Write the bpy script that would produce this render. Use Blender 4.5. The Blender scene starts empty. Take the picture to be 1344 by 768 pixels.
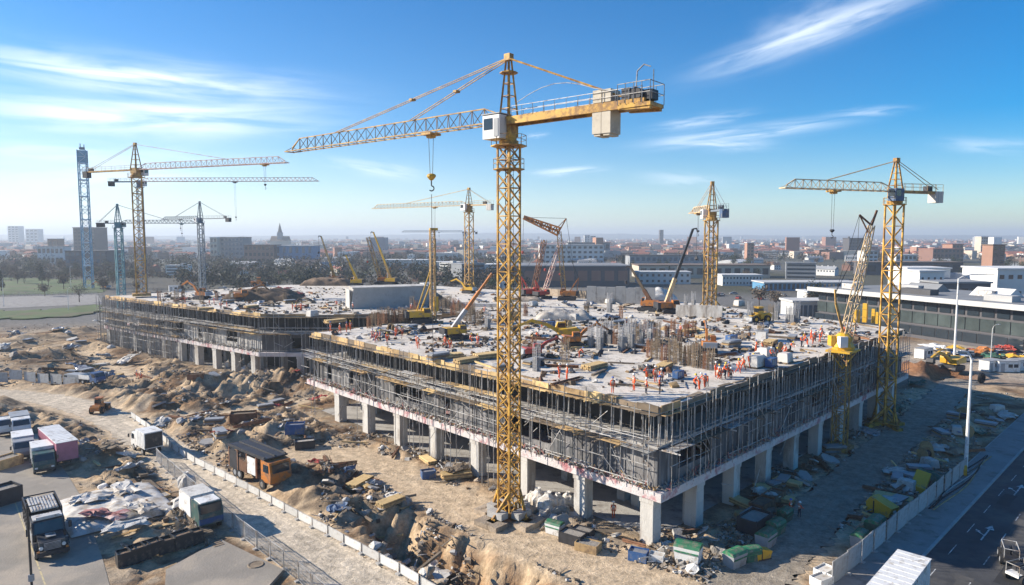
import bpy, math, random
import numpy as np
from mathutils import Vector, Matrix, Euler
random.seed(7); RNG = np.random.default_rng(7)
C = bpy.context.scene.collection
SC = bpy.context.scene
R = math.radians
# ------------------------------------------------------------------ camera
F = 896.0; CAMZ = 32.0; PITCH = math.atan(74 / F)
cd = bpy.data.cameras.new('camera'); cam = bpy.data.objects.new('camera', cd); C.objects.link(cam)
cd.lens = 24.0; cd.sensor_width = 36.0; cd.clip_end = 30000; cd.clip_start = 0.5
cam.location = (0, 0, CAMZ); cam.rotation_euler = (math.pi / 2 - PITCH, 0, 0); SC.camera = cam
FW = Vector((0, math.cos(PITCH), -math.sin(PITCH))); UP = Vector((0, math.sin(PITCH), math.cos(PITCH)))
def ray(px, py):
    return Vector(((px - 672) / F, 0, 0)) + UP * (-(py - 384) / F) + FW
def G(px, py, z=0.0):                      # where a pixel's ray meets height z
    d = ray(px, py); t = (z - CAMZ) / d.z
    return Vector((d.x * t, d.y * t, z))
def A(px, py, D):                          # point on a pixel's ray at distance y = D
    d = ray(px, py); t = D / d.y
    return Vector((d.x * t, D, CAMZ + d.z * t))
def PX(p):
    v = Vector(p) - Vector((0, 0, CAMZ)); k = v.dot(FW)
    if k < 1: return (9999, 9999)
    return (672 + F * v.x / k, 384 - F * v.dot(UP) / k)
DECK = 14.4
# ------------------------------------------------------------------ materials
def nn(nt, t, **kw):
    n = nt.nodes.new(t)
    for k, v in kw.items():
        if hasattr(n, k): setattr(n, k, v)
        else: n.inputs[k].default_value = v
    return n
def mat(name, col, rough=.8, metal=0, var=.25, scale=.8, dirt=None, dscale=.5, damt=.5, bump=0, bscale=6, rnd=0, stretch=None, coord='Object', spec=.4, trans=0, alpha=1):
    m = bpy.data.materials.new(name); m.use_nodes = True; nt = m.node_tree; L = nt.links
    b = nt.nodes['Principled BSDF']; b.inputs['Roughness'].default_value = rough; b.inputs['Metallic'].default_value = metal
    b.inputs['Specular IOR Level'].default_value = spec
    if trans: b.inputs['Transmission Weight'].default_value = trans
    tc = nn(nt, 'ShaderNodeTexCoord'); src = tc.outputs[coord]
    if stretch:
        mp = nn(nt, 'ShaderNodeMapping'); mp.inputs['Scale'].default_value = stretch; L.new(src, mp.inputs[0]); src = mp.outputs[0]
    no = nn(nt, 'ShaderNodeTexNoise'); no.inputs['Scale'].default_value = scale; no.inputs['Detail'].default_value = 6; no.inputs['Roughness'].default_value = .65
    L.new(src, no.inputs['Vector'])
    cr = nn(nt, 'ShaderNodeValToRGB'); cr.color_ramp.elements[0].position = .3; cr.color_ramp.elements[1].position = .7
    cr.color_ramp.elements[0].color = [c * (1 - var) for c in col] + [1]; cr.color_ramp.elements[1].color = [min(1, c * (1 + var)) for c in col] + [1]
    L.new(no.outputs['Fac'], cr.inputs[0]); out = cr.outputs[0]
    if dirt:
        n2 = nn(nt, 'ShaderNodeTexNoise'); n2.inputs['Scale'].default_value = dscale; n2.inputs['Detail'].default_value = 8; n2.inputs['Roughness'].default_value = .7
        L.new(src, n2.inputs['Vector'])
        r2 = nn(nt, 'ShaderNodeValToRGB'); r2.color_ramp.elements[0].position = .62 - .25 * damt; r2.color_ramp.elements[1].position = .72 - .2 * damt
        L.new(n2.outputs['Fac'], r2.inputs[0])
        mx = nn(nt, 'ShaderNodeMix', data_type='RGBA'); L.new(r2.outputs[0], mx.inputs[0]); L.new(out, mx.inputs[6]); mx.inputs[7].default_value = list(dirt) + [1]
        out = mx.outputs[2]
    if rnd:
        oi = nn(nt, 'ShaderNodeObjectInfo'); mr = nn(nt, 'ShaderNodeMapRange'); mr.inputs[3].default_value = 1 - rnd; mr.inputs[4].default_value = 1 + rnd
        L.new(oi.outputs['Random'], mr.inputs[0]); hs = nn(nt, 'ShaderNodeHueSaturation'); L.new(mr.outputs[0], hs.inputs['Value']); L.new(out, hs.inputs['Color']); out = hs.outputs[0]
    L.new(out, b.inputs['Base Color'])
    if bump:
        n3 = nn(nt, 'ShaderNodeTexNoise'); n3.inputs['Scale'].default_value = bscale; n3.inputs['Detail'].default_value = 5; L.new(src, n3.inputs['Vector'])
        bp = nn(nt, 'ShaderNodeBump'); bp.inputs['Strength'].default_value = bump; bp.inputs['Distance'].default_value = .2; L.new(n3.outputs['Fac'], bp.inputs['Height']); L.new(bp.outputs[0], b.inputs['Normal'])
    return m
M = {}
def mm(k, *a, **kw): M[k] = mat(k, *a, **kw)
mm('crane_yellow', (.62, .35, .055), .55, 0, .22, .35, dirt=(.27, .135, .035), dscale=.9, damt=.75, rnd=.06)
mm('crane_yellow_b', (.52, .31, .075), .6, 0, .25, .5, dirt=(.27, .15, .06), dscale=.8, damt=.75)
mm('crane_cream', (.62, .46, .26), .6, 0, .2, .5, dirt=(.42, .25, .14), dscale=.8, damt=.5)
mm('rock_cream', (.56, .50, .40), .9, 0, .12, .6, dirt=(.42, .36, .28), dscale=.7, damt=.4)
mm('crane_redwhite', (.68, .52, .44), .6, 0, .15, .3, dirt=(.5, .2, .14), dscale=.35, damt=.6)
mm('crane_white', (.72, .70, .68), .5, 0, .1, .6)
mm('crane_grey', (.16, .19, .22), .6, 0, .2, .5)
mm('crane_teal', (.10, .24, .28), .6, 0, .2, .5)
mm('tower_blue', (.16, .36, .48), .5, 0, .25, .3)
mm('tower_white', (.6, .68, .74), .5, 0, .15, .3)
mm('orange_paint', (.56, .19, .03), .5, 0, .2, 1, dirt=(.22, .12, .07), dscale=1, damt=.62)
mm('red_paint', (.42, .05, .035), .5, 0, .2, 1, dirt=(.2, .09, .07), dscale=1, damt=.5)
mm('yellow_paint', (.64, .37, .03), .45, 0, .12, 1, dirt=(.3, .2, .1), dscale=1, damt=.4)
mm('white_paint', (.74, .73, .70), .5, 0, .06, 1, dirt=(.42, .38, .33), dscale=.9, damt=.35)
mm('steel', (.36, .36, .37), .5, .5, .25, 1.5)
mm('galv', (.43, .42, .40), .55, .2, .25, 1.2, dirt=(.2, .13, .08), dscale=1.5, damt=.45, rnd=.35)
mm('rust', (.20, .10, .055), .9, 0, .4, 2, rnd=.3)
mm('dark_steel', (.045, .045, .05), .55, .3, .3, 1)
mm('rubber', (.025, .025, .026), .9, 0, .2, 2)
mm('glass_dark', (.02, .03, .04), .08, 0, .2, .3, spec=.8)
mm('glass_blue', (.05, .10, .15), .1, 0, .3, .1, spec=.8)
mm('concrete', (.40, .385, .36), .9, 0, .16, .4, dirt=(.24, .22, .2), dscale=.35, damt=.4, bump=.25)
mm('concrete_pale', (.54, .515, .47), .9, 0, .15, .3, dirt=(.33, .29, .25), dscale=.45, damt=.5, bump=.25, stretch=(1, 1, .3))
mm('panel', (.135, .13, .128), .85, 0, .25, .5, dirt=(.27, .26, .25), dscale=.5, damt=.4, rnd=.4, stretch=(1, 1, .25), bump=.2)
mm('netting', (.085, .088, .092), .95, 0, .35, .6, dirt=(.26, .25, .25), dscale=.7, damt=.5, rnd=.3, stretch=(1, 1, .2))
mm('interior_shade', (.045, .043, .042), .95, 0, .4, .3)  # near-black colour standing in for the shade inside the open storeys
mm('timber', (.46, .31, .15), .85, 0, .3, .8, dirt=(.24, .16, .09), dscale=.6, damt=.5, rnd=.3)
mm('timber_new', (.66, .47, .22), .8, 0, .2, .8, dirt=(.40, .27, .13), dscale=.6, damt=.4, rnd=.25)
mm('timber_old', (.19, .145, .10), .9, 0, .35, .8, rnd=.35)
mm('rock_tan', (.36, .29, .215), .95, 0, .25, .8, dirt=(.2, .15, .1), dscale=1, damt=.4, bump=.5, rnd=.3)
mm('rock_grey', (.34, .31, .27), .95, 0, .25, .8, dirt=(.22, .19, .16), dscale=1, damt=.4, bump=.5, rnd=.3)
mm('rock_brown', (.17, .115, .075), .95, 0, .3, .8, dirt=(.1, .075, .05), dscale=1, damt=.4, bump=.5, rnd=.3)
mm('rock_white', (.60, .58, .54), .95, 0, .15, .8, dirt=(.35, .31, .27), dscale=1, damt=.35, bump=.4, rnd=.2)
mm('tarp_white', (.60, .57, .52), .75, 0, .15, .5, dirt=(.40, .335, .26), dscale=.7, damt=.62, rnd=.15)
mm('tarp_red', (.34, .13, .12), .7, 0, .3, .6, dirt=(.5, .4, .37), dscale=.5, damt=.5)
mm('tarp_blue', (.08, .13, .22), .7, 0, .3, .8, dirt=(.2, .19, .17), dscale=.9, damt=.5, rnd=.3)
mm('tarp_green', (.03, .12, .075), .7, 0, .3, .8, dirt=(.15, .14, .11), dscale=.9, damt=.5, rnd=.25)
mm('green_lid', (.025, .17, .08), .55, 0, .25, .8, dirt=(.2, .19, .14), dscale=1.2, damt=.55, rnd=.2)
mm('fascia', (.60, .55, .53), .9, 0, .15, .5, dirt=(.42, .17, .18), dscale=.45, damt=.45, bump=.4)
mm('pink_paint', (.42, .16, .22), .5, 0, .15, 1)
mm('grey_paint', (.32, .33, .34), .5, 0, .15, 1, dirt=(.2, .17, .14), damt=.4)
mm('dark_green', (.05, .10, .09), .45, 0, .25, 1, dirt=(.2, .17, .13), dscale=1.2, damt=.4)
mm('black_paint', (.03, .032, .036), .4, 0, .3, 1, dirt=(.13, .11, .085), dscale=1.1, damt=.4)
mm('blue_paint', (.04, .11, .27), .5, 0, .2, 1, dirt=(.2, .19, .17), dscale=.9, damt=.45, rnd=.2)
mm('skin', (.45, .27, .19), .6, 0, .1, 3)
mm('hi_vis', (.85, .10, .012), .7, 0, .12, 3, rnd=.15)
mm('trousers', (.62, .09, .02), .8, 0, .25, 3, rnd=.25)
mm('trousers_dark', (.03, .035, .06), .85, 0, .25, 3)
mm('hat_white', (.78, .78, .76), .4, 0, .05, 3)
mm('hat_yellow', (.75, .50, .03), .4, 0, .05, 3)
mm('hat_blue', (.05, .12, .4), .4, 0, .05, 3)
mm('reflective', (.75, .75, .68), .4, 0, .05, 3)
mm('marking', (.58, .58, .55), .85, 0, .2, 1, dirt=(.12, .118, .115), dscale=1.8, damt=.62)
mm('marking_yellow', (.55, .45, .25), .8, 0, .15, 1, dirt=(.2, .2, .2), dscale=1.5, damt=.4)
mm('asphalt', (.052, .052, .054), .85, 0, .35, .3, dirt=(.10, .093, .084), dscale=.16, damt=.6, bump=.15, bscale=12, coord='Object')
mm('yard', (.27, .24, .20), .9, 0, .2, .18, dirt=(.38, .32, .25), dscale=.12, damt=.55, bump=.2, bscale=5)
mm('paving', (.27, .25, .23), .9, 0, .2, .3, dirt=(.17, .15, .13), dscale=.4, damt=.4, bump=.2)
mm('kerbstone', (.36, .35, .33), .9, 0, .2, .6)
mm('bark', (.075, .055, .042), .95, 0, .3, 3)
for k, c in dict(leaf_brown=(.115, .085, .06), leaf_olive=(.075, .075, .04), leaf_dark=(.03, .043, .026), leaf_green=(.04, .065, .02), leaf_red=(.11, .06, .045)).items():
    mm(k, c, .85, 0, .5, .35, rnd=.3, spec=.15)
for k, c in dict(wall_white=(.62, .61, .58), wall_cream=(.5, .43, .34), wall_brick=(.25, .135, .10), wall_grey=(.27, .28, .29), wall_dark=(.10, .095, .10), wall_orange=(.34, .19, .13), wall_blue=(.10, .26, .42)).items():
    mm(k, c, .85, 0, .12, .08, rnd=.15)
for k, c in dict(roof_grey=(.27, .275, .28), roof_pale=(.55, .54, .52), roof_red=(.24, .095, .065), roof_dark=(.085, .083, .085), roof_brown=(.17, .12, .09)).items():
    mm(k, c, .85, 0, .2, .1, rnd=.2)
# ------------------------------------------------------------------ mesh builder
def V3(p): return Vector((p[0], p[1], p[2] if len(p) > 2 else 0))
class MB:
    def __init__(s): s.v = []; s.f = []; s.m = []
    def add(s, vs, fs, mi=0):
        o = len(s.v); s.v += [tuple(v) for v in vs]; s.f += [tuple(i + o for i in f) for f in fs]; s.m += [mi] * len(fs); return s
    def box(s, c, sz, rz=0, mi=0, rot=None, taper=1.0, ty=None):
        x, y, z = sz[0] / 2, sz[1] / 2, sz[2] / 2; ty = taper if ty is None else ty
        vs = [Vector(p) for p in ((-x, -y, -z), (x, -y, -z), (x, y, -z), (-x, y, -z), (-x * taper, -y * ty, z), (x * taper, -y * ty, z), (x * taper, y * ty, z), (-x * taper, y * ty, z))]
        mt = rot.to_matrix() if rot is not None else Matrix.Rotation(rz, 3, 'Z')
        c = V3(c)
        return s.add([mt @ v + c for v in vs], [(3, 2, 1, 0), (4, 5, 6, 7), (0, 1, 5, 4), (1, 2, 6, 5), (2, 3, 7, 6), (3, 0, 4, 7)], mi)
    def bar(s, a, b, w, h=None, mi=0, up=(0, 0, 1)):
        a, b = V3(a), V3(b); d = b - a
        if d.length < 1e-6: return s
        d.normalize(); u = Vector(up)
        if abs(d.dot(u)) > .98: u = Vector((1, 0, 0))
        sx = d.cross(u).normalized(); sy = sx.cross(d).normalized(); h = w if h is None else h
        sx *= w / 2; sy *= h / 2
        vs = [a - sx - sy, a + sx - sy, a + sx + sy, a - sx + sy, b - sx - sy, b + sx - sy, b + sx + sy, b - sx + sy]
        return s.add(vs, [(3, 2, 1, 0), (4, 5, 6, 7), (0, 1, 5, 4), (1, 2, 6, 5), (2, 3, 7, 6), (3, 0, 4, 7)], mi)
    def tube(s, a, b, r, n=6, r2=None, mi=0):
        a, b = V3(a), V3(b); d = (b - a)
        if d.length < 1e-6: return s
        d.normalize(); u = Vector((0, 0, 1)) if abs(d.z) < .98 else Vector((1, 0, 0))
        x = d.cross(u).normalized(); y = x.cross(d); r2 = r if r2 is None else r2
        vs = []
        for c, q in ((a, r), (b, r2)):
            for i in range(n):
                t = 2 * math.pi * i / n; vs.append(c + x * (q * math.cos(t)) + y * (q * math.sin(t)))
        fs = [(i, (i + 1) % n, n + (i + 1) % n, n + i) for i in range(n)] + [tuple(range(n - 1, -1, -1)), tuple(range(n, 2 * n))]
        return s.add(vs, fs, mi)
    def path(s, pts, r, n=5, mi=0):
        for a, b in zip(pts, pts[1:]): s.tube(a, b, r, n, mi=mi)
        return s
    def prism(s, poly, z0, z1, mi=0, mtop=None):
        n = len(poly); a = sum(poly[i][0] * poly[(i + 1) % n][1] - poly[(i + 1) % n][0] * poly[i][1] for i in range(n))
        if a < 0: poly = poly[::-1]
        vs = [(p[0], p[1], z0) for p in poly] + [(p[0], p[1], z1) for p in poly]
        s.add(vs, [(i, (i + 1) % n, n + (i + 1) % n, n + i) for i in range(n)] + [tuple(range(n - 1, -1, -1))], mi)
        o = len(s.v) - 2 * n; s.f.append(tuple(o + n + i for i in range(n))); s.m.append(mi if mtop is None else mtop); return s
    def extr(s, prof, x0, x1, mi=0, T=None):          # profile in (y,z) extruded along x
        n = len(prof); a = sum(prof[i][0] * prof[(i + 1) % n][1] - prof[(i + 1) % n][0] * prof[i][1] for i in range(n))
        if a < 0: prof = prof[::-1]
        vs = [Vector((x0, p[0], p[1])) for p in prof] + [Vector((x1, p[0], p[1])) for p in prof]
        if T is not None: vs = [T @ v for v in vs]
        return s.add(vs, [(i, (i + 1) % n, n + (i + 1) % n, n + i) for i in range(n)] + [tuple(range(n - 1, -1, -1)), tuple(range(n, 2 * n))], mi)
    def lathe(s, c, prof, n=12, mi=0):
        c = V3(c); vs = []; k = len(prof)
        for i in range(n):
            t = 2 * math.pi * i / n
            for r, z in prof: vs.append((c.x + r * math.cos(t), c.y + r * math.sin(t), c.z + z))
        fs = []
        for i in range(n):
            j = (i + 1) % n
            for q in range(k - 1): fs.append((i * k + q, j * k + q, j * k + q + 1, i * k + q + 1))
        return s.add(vs, fs, mi)
    def rock(s, c, r, mi=0, flat=.7, rng=random):
        base = [(-1, -1, -1), (1, -1, -1), (1, 1, -1), (-1, 1, -1), (-1, -1, 1), (1, -1, 1), (1, 1, 1), (-1, 1, 1)]
        c = V3(c); e = Euler((rng.uniform(-.5, .5), rng.uniform(-.5, .5), rng.uniform(0, 6.3))).to_matrix()
        sx, sy, sz = r * rng.uniform(.7, 1.3), r * rng.uniform(.6, 1.1), r * flat * rng.uniform(.6, 1.2)
        vs = [e @ Vector((x * sx * rng.uniform(.4, 1), y * sy * rng.uniform(.4, 1), z * sz * rng.uniform(.5, 1))) + c for x, y, z in base]
        return s.add(vs, [(3, 2, 1, 0), (4, 5, 6, 7), (0, 1, 5, 4), (1, 2, 6, 5), (2, 3, 7, 6), (3, 0, 4, 7)], mi)
    def xf(s, T):
        s.v = [tuple(T @ Vector(v)) for v in s.v]; return s
    def build(s, name, mats, parent=None, smooth=False, base=None):
        if not isinstance(mats, (list, tuple)): mats = [mats]
        me = bpy.data.meshes.new(name); o = bpy.data.objects.new(name, me); C.objects.link(o)
        if parent is not None:
            org = Vector((0, 0, 0)); q = parent
            while q is not None: org += q.location; q = q.parent
            o.parent = parent
        else:
            if base is not None: org = V3(base)
            else:
                a = np.array(s.v); org = Vector((float(a[:, 0].mean()), float(a[:, 1].mean()), float(a[:, 2].min())))
            o.location = org
        a = np.array(s.v, dtype=float) - np.array(org)
        me.from_pydata(a.tolist(), [], s.f)
        for m_ in mats: me.materials.append(M[m_] if isinstance(m_, str) else m_)
        if len(mats) > 1: me.polygons.foreach_set('material_index', s.m)
        if smooth: me.polygons.foreach_set('use_smooth', [True] * len(s.f))
        me.update(); return o
TAGGED = []
def tag(o, label, cat, group=None, kind=None):
    o['label'] = label; o['category'] = cat
    if group: o['group'] = group
    if kind: o['kind'] = kind
    TAGGED.append(o); return o
def struct(o, kind='structure'): o['kind'] = kind; return o
def empty(name, loc=(0, 0, 0), rz=0):
    o = bpy.data.objects.new(name, None); C.objects.link(o); o.location = loc; o.rotation_euler = (0, 0, rz); o.empty_display_size = .3; return o
def kids(o): return list(KID.get(o.name, [])) if False else list(o.children)
def copy_tree(o, parent=None):
    c = o.copy(); C.objects.link(c)
    if parent is not None: c.parent = parent
    for ch in list(o.children): copy_tree(ch, c)
    return c
class Proto:                                # first use places the original, later uses copy it
    ALL = []
    def __init__(s, root): s.root = root; s.used = False; Proto.ALL.append(s); s.ch = [(c, list(c.children)) for c in root.children]
    def drop(s):
        if not s.used:
            for c, gs in s.ch:
                for g in gs: bpy.data.objects.remove(g)
                bpy.data.objects.remove(c)
            bpy.data.objects.remove(s.root)
    def put(s, loc, rz, label, cat, group=None, sc=1.0):
        if not s.used: r = s.root; s.used = True
        else:
            r = s.root.copy(); C.objects.link(r)
            for c, gs in s.ch:
                d = c.copy(); C.objects.link(d); d.parent = r
                for g in gs:
                    e = g.copy(); C.objects.link(e); e.parent = d
            for k in list(r.keys()):
                if k in ('label', 'group', 'category', 'kind'): del r[k]
        r.location = loc; r.rotation_euler = (0, 0, rz) if not isinstance(rz, (tuple, Euler)) else rz
        r.scale = (sc, sc, sc) if not isinstance(sc, (tuple, list)) else sc
        return tag(r, label, cat, group)
ORD = ['', 'first', 'second', 'third', 'fourth', 'fifth', 'sixth', 'seventh', 'eighth', 'ninth', 'tenth', 'eleventh', 'twelfth']
NUM = ['', 'one', 'two', 'three', 'four', 'five', 'six', 'seven', 'eight', 'nine', 'ten', 'eleven', 'twelve']
def ordn(k):
    if k <= 12: return ORD[k]
    return '%d%s' % (k, 'th' if 10 < k % 100 < 14 else {1: 'st', 2: 'nd', 3: 'rd'}.get(k % 10, 'th'))
def finish_labels():
    by = {}
    for o in TAGGED: by.setdefault(o['label'], []).append(o)
    bpy.context.view_layer.update()
    for lab, os_ in by.items():
        if len(os_) < 2: continue
        os_.sort(key=lambda o: PX(o.matrix_world.translation)[0]); n = len(os_)
        for k, o in enumerate(os_, 1):
            o['label'] = '%s, %s from left of %s' % (lab, ordn(k), NUM[n] if n <= 12 else str(n))
            if 'group' not in o: o['group'] = lab
# ------------------------------------------------------------------ noise and terrain height
_lat = RNG.random((256, 256))
def vnoise(x, y):
    x = np.asarray(x, float); y = np.asarray(y, float); xi = np.floor(x).astype(int); yi = np.floor(y).astype(int)
    fx = x - xi; fy = y - yi; fx = fx * fx * (3 - 2 * fx); fy = fy * fy * (3 - 2 * fy)
    g = lambda i, j: _lat[i % 256, j % 256]
    return (g(xi, yi) * (1 - fx) + g(xi + 1, yi) * fx) * (1 - fy) + (g(xi, yi + 1) * (1 - fx) + g(xi + 1, yi + 1) * fx) * fy
def fbm(x, y, o=4):
    t = 0; a = .5; s = 0
    for i in range(o):
        t = t + a * vnoise(np.asarray(x) * 2 ** i + 17.3 * i, np.asarray(y) * 2 ** i + 5.1 * i); s += a; a *= .55
    return t / s
def sstep(a, b, x): t = np.clip((np.asarray(x, float) - a) / (b - a), 0, 1); return t * t * (3 - 2 * t)
def dpoly(x, y, pts):                       # distance to a polyline
    d = np.full(np.shape(x), 1e9)
    for p, q in zip(pts, pts[1:]):
        ex, ey = q[0] - p[0], q[1] - p[1]; t = np.clip(((x - p[0]) * ex + (y - p[1]) * ey) / (ex * ex + ey * ey + 1e-9), 0, 1)
        d = np.minimum(d, np.hypot(x - p[0] - t * ex, y - p[1] - t * ey))
    return d
def inside(x, y, poly):
    x = np.asarray(x, float); y = np.asarray(y, float); r = np.zeros(np.shape(x), bool); n = len(poly)
    for i in range(n):
        x1, y1 = poly[i][:2]; x2, y2 = poly[(i + 1) % n][:2]
        if y1 == y2: continue
        r ^= ((y1 > y) != (y2 > y)) & (x < (x2 - x1) * (y - y1) / (y2 - y1) + x1)
    return r
def dsigned(x, y, poly):                    # negative inside
    d = dpoly(np.asarray(x, float), np.asarray(y, float), list(poly) + [poly[0]]); return np.where(inside(x, y, poly), -d, d)
W2 = lambda *pp: [tuple(G(*p)[:2]) for p in pp]
ROAD = W2((-260, 524), (-60, 516), (0, 517), (60, 523), (110, 535), (155, 553), (215, 592), (287, 645), (391, 713), (480, 768), (600, 840))
HAUL = W2((395, 596), (460, 598), (520, 622), (600, 664), (690, 708), (790, 748), (900, 785), (1100, 830))
SITE = W2((1262, 498), (1225, 535), (1150, 600), (1080, 668), (1010, 735), (960, 790))
TRACK = W2((190, 556), (250, 545), (330, 540), (420, 520))
TRACK2 = W2((110, 462), (140, 475), (165, 492), (190, 500))
YARD = W2((-300, 590), (0, 560), (48, 570), (88, 622), (108, 655), (135, 735), (160, 830), (-300, 830))
PAD = W2((214, 750), (290, 708), (376, 752), (340, 810), (205, 810))
HEAPC = tuple(G(150, 668)[:2])
PIT = W2((470, 668), (540, 676), (620, 712), (700, 748), (790, 800), (620, 810), (560, 752), (470, 705))
# building footprint
P1 = G(866, 537, DECK); P2 = G(410, 437, DECK); P3 = G(1187, 432, DECK)
dl = (P2 - P1); LLEN = dl.length; dl = dl.normalized(); dr = (P3 - P1); RLEN = dr.length; dr = dr.normalized()
WA = G(412, 417, DECK); WB = G(140, 389, DECK); dw = (WB - WA).normalized()
# wing line meets the main block's side
def xline(p, d, q, e):
    k = d.x * e.y - d.y * e.x; t = ((q.x - p.x) * e.y - (q.y - p.y) * e.x) / k; return p + d * t
KW = G(342, 413, DECK); PI_ = xline(P2, dr, KW, Vector((1, -.02, 0)))
PB = [P3 + Vector((-26, 50, 0)), P3 + Vector((-100, 112, 0)), WB + Vector((38, 48, 0))]
FOOT = [tuple(p[:2]) for p in (P1, P3, *PB, WB, KW, PI_, P2)]
KERB0 = G(1247, 693); kd = (G(1313, 622) - KERB0).normalized(); kn = Vector((kd.y, -kd.x, 0))   # kn points to the road side
MOUNDS = [(x, y, r, h) for (px, py, r, h) in [
    (30, 452, 12, 3.2), (95, 440, 10, 2.6), (75, 470, 8, 2.2), (130, 455, 8, 2.), (10, 480, 8, 2.2), (150, 505, 6, 1.8), (230, 505, 6, 2.4), (262, 517, 5, 2.6), (300, 508, 6, 2.8), (345, 512, 5, 2.6),
    (375, 505, 6, 2.2), (310, 560, 5, 1.4), (350, 575, 4, 1.4), (255, 560, 4, 1.), (300, 590, 3.5, 1.), (420, 632, 3, 1.), (205, 530, 4, 1.3), (130, 590, 3.5, 1.4), (160, 625, 3, 1.2), (120, 570, 3, 1.),
    (640, 610, 3, 1.6), (600, 650, 3, 1.2), (560, 610, 2.5, 1.), (610, 590, 2.5, 1.4), (730, 690, 2.5, 1.), (830, 735, 3, .9), (900, 755, 3, .8), (1060, 640, 3, 1.2), (1120, 560, 4, 1.3), (1000, 700, 2.5, .8),
    (1180, 640, 3, 1.3), (1235, 590, 4, 1.2), (1270, 560, 5, 1.2), (1320, 540, 5, 1.2), (1215, 492, 7, 3.6), (1238, 500, 5, 2.2), (1140, 690, 2.5, 1.1), (760, 440 + 0, 0.1, 0)] for (x, y, _) in [G(px, py)]]
def height(x, y):
    x = np.asarray(x, float); y = np.asarray(y, float)
    n = fbm(x * .14, y * .14, 5); n2 = fbm(x * .5 + 40, y * .5, 4)
    amp = sstep(296, 262, y) * sstep(130, 100, np.abs(x + 20))
    h = ((n - .44) * 3.0 + (n2 - .47) * 1.5) * amp
    rg = (1 - np.abs(2 * fbm(x * .09 + 31, y * .09 + 7, 4) - 1) * 2.2); h = h + np.clip(rg, 0, 1) ** 2 * .7 * amp * sstep(20, -10, x)
    n3 = fbm(x * 1.3 + 11, y * 1.3 + 3, 3); n4 = fbm(x * 2.6 + 3, y * 2.6 + 13, 2); h = h + ((n3 - .5) * 1.1 + (n4 - .5) * .45) * amp * sstep(.3, .55, n2)
    h = np.maximum(h, -.9)
    for mx, my, r, hh in MOUNDS:
        d2 = ((x - mx) ** 2 + (y - my) ** 2) / (r * r); h = h + hh * .75 * np.exp(-d2 ** .8 * 1.1) * (.35 + .8 * n2 + .5 * n3)
    flat = np.minimum(np.minimum(dpoly(x, y, ROAD) - 3.6, dpoly(x, y, HAUL) - 3.8), np.minimum(dpoly(x, y, SITE) - 4.2, dpoly(x, y, TRACK) - 1.6))
    flat = np.minimum(flat, dpoly(x, y, TRACK2) - 2)
    flat = np.minimum(flat, dsigned(x, y, PAD) - .2); flat = np.minimum(flat, np.hypot(x - HEAPC[0], y - HEAPC[1]) - 7.0); flat = np.minimum(flat, dsigned(x, y, YARD) - .2); flat = np.minimum(flat, dsigned(x, y, FOOT) - .8)
    s = (x - KERB0.x) * kn.x + (y - KERB0.y) * kn.y          # signed distance from the kerb, + on the road
    flat = np.minimum(flat, np.where(s > -6.2, -1., -6.2 - s))
    h = h * sstep(0, 3.2, flat)
    gu = (x - y) * .7; gv = (x + y) * .7
    pit = sstep(.6, -3.4, dsigned(x, y, PIT) + (fbm(gu * .9, gv * .22, 5) - .5) * 4.0)
    h = h * (1 - .6 * pit) - pit * 4.6 + pit * ((n2 - .4) * 1.8 + (n3 - .5) * 1.8 + (n4 - .5) * .9)
    return h
def hz(x, y): return float(height(np.array([x]), np.array([y]))[0])
def gp(px, py, dz=0.0):
    p = G(px, py); return Vector((p.x, p.y, hz(p.x, p.y) + dz))
HAZE = 0.00022; EXPO = 0.85
# ------------------------------------------------------------------ ground
def grid_axis(core, step, mid, mstep):
    pass
xs = np.r_[-11000, -7000, -4500, -3000, -2000, -1400, -1000, -700, -500, -380, -300, -250, -220, -200, np.arange(-180, -92, 1.6), np.arange(-92, 84, .45), np.arange(84, 180, 1.6), 200, 220, 250, 300, 380, 500, 700, 1000, 1400, 2000, 3000, 4500, 7000, 11000]
ys = np.r_[-300, -100, -30, 10, 30, 40, np.arange(46, 132, .45), np.arange(132, 262, 1.4), np.arange(262, 300, 4), 320, 350, 400, 470, 560, 680, 850, 1100, 1500, 2200, 3200, 4800, 7000, 11500]
X, Y = np.meshgrid(xs, ys); Z = height(X, Y)
nx, ny = len(xs), len(ys)
me = bpy.data.meshes.new('ground'); ground = bpy.data.objects.new('ground', me); C.objects.link(ground); struct(ground)
me.vertices.add(nx * ny); me.vertices.foreach_set('co', np.stack([X, Y, Z], -1).ravel())
ii, jj = np.meshgrid(np.arange(nx - 1), np.arange(ny - 1)); q = (jj * nx + ii).ravel()
quads = np.stack([q, q + 1, q + 1 + nx, q + nx], -1).astype(np.int32)
me.loops.add(quads.size); me.loops.foreach_set('vertex_index', quads.ravel()); me.polygons.add(len(quads))
me.polygons.foreach_set('loop_start', np.arange(0, quads.size, 4)); me.polygons.foreach_set('loop_total', np.full(len(quads), 4)); me.polygons.foreach_set('use_smooth', np.ones(len(quads), bool))
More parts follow.
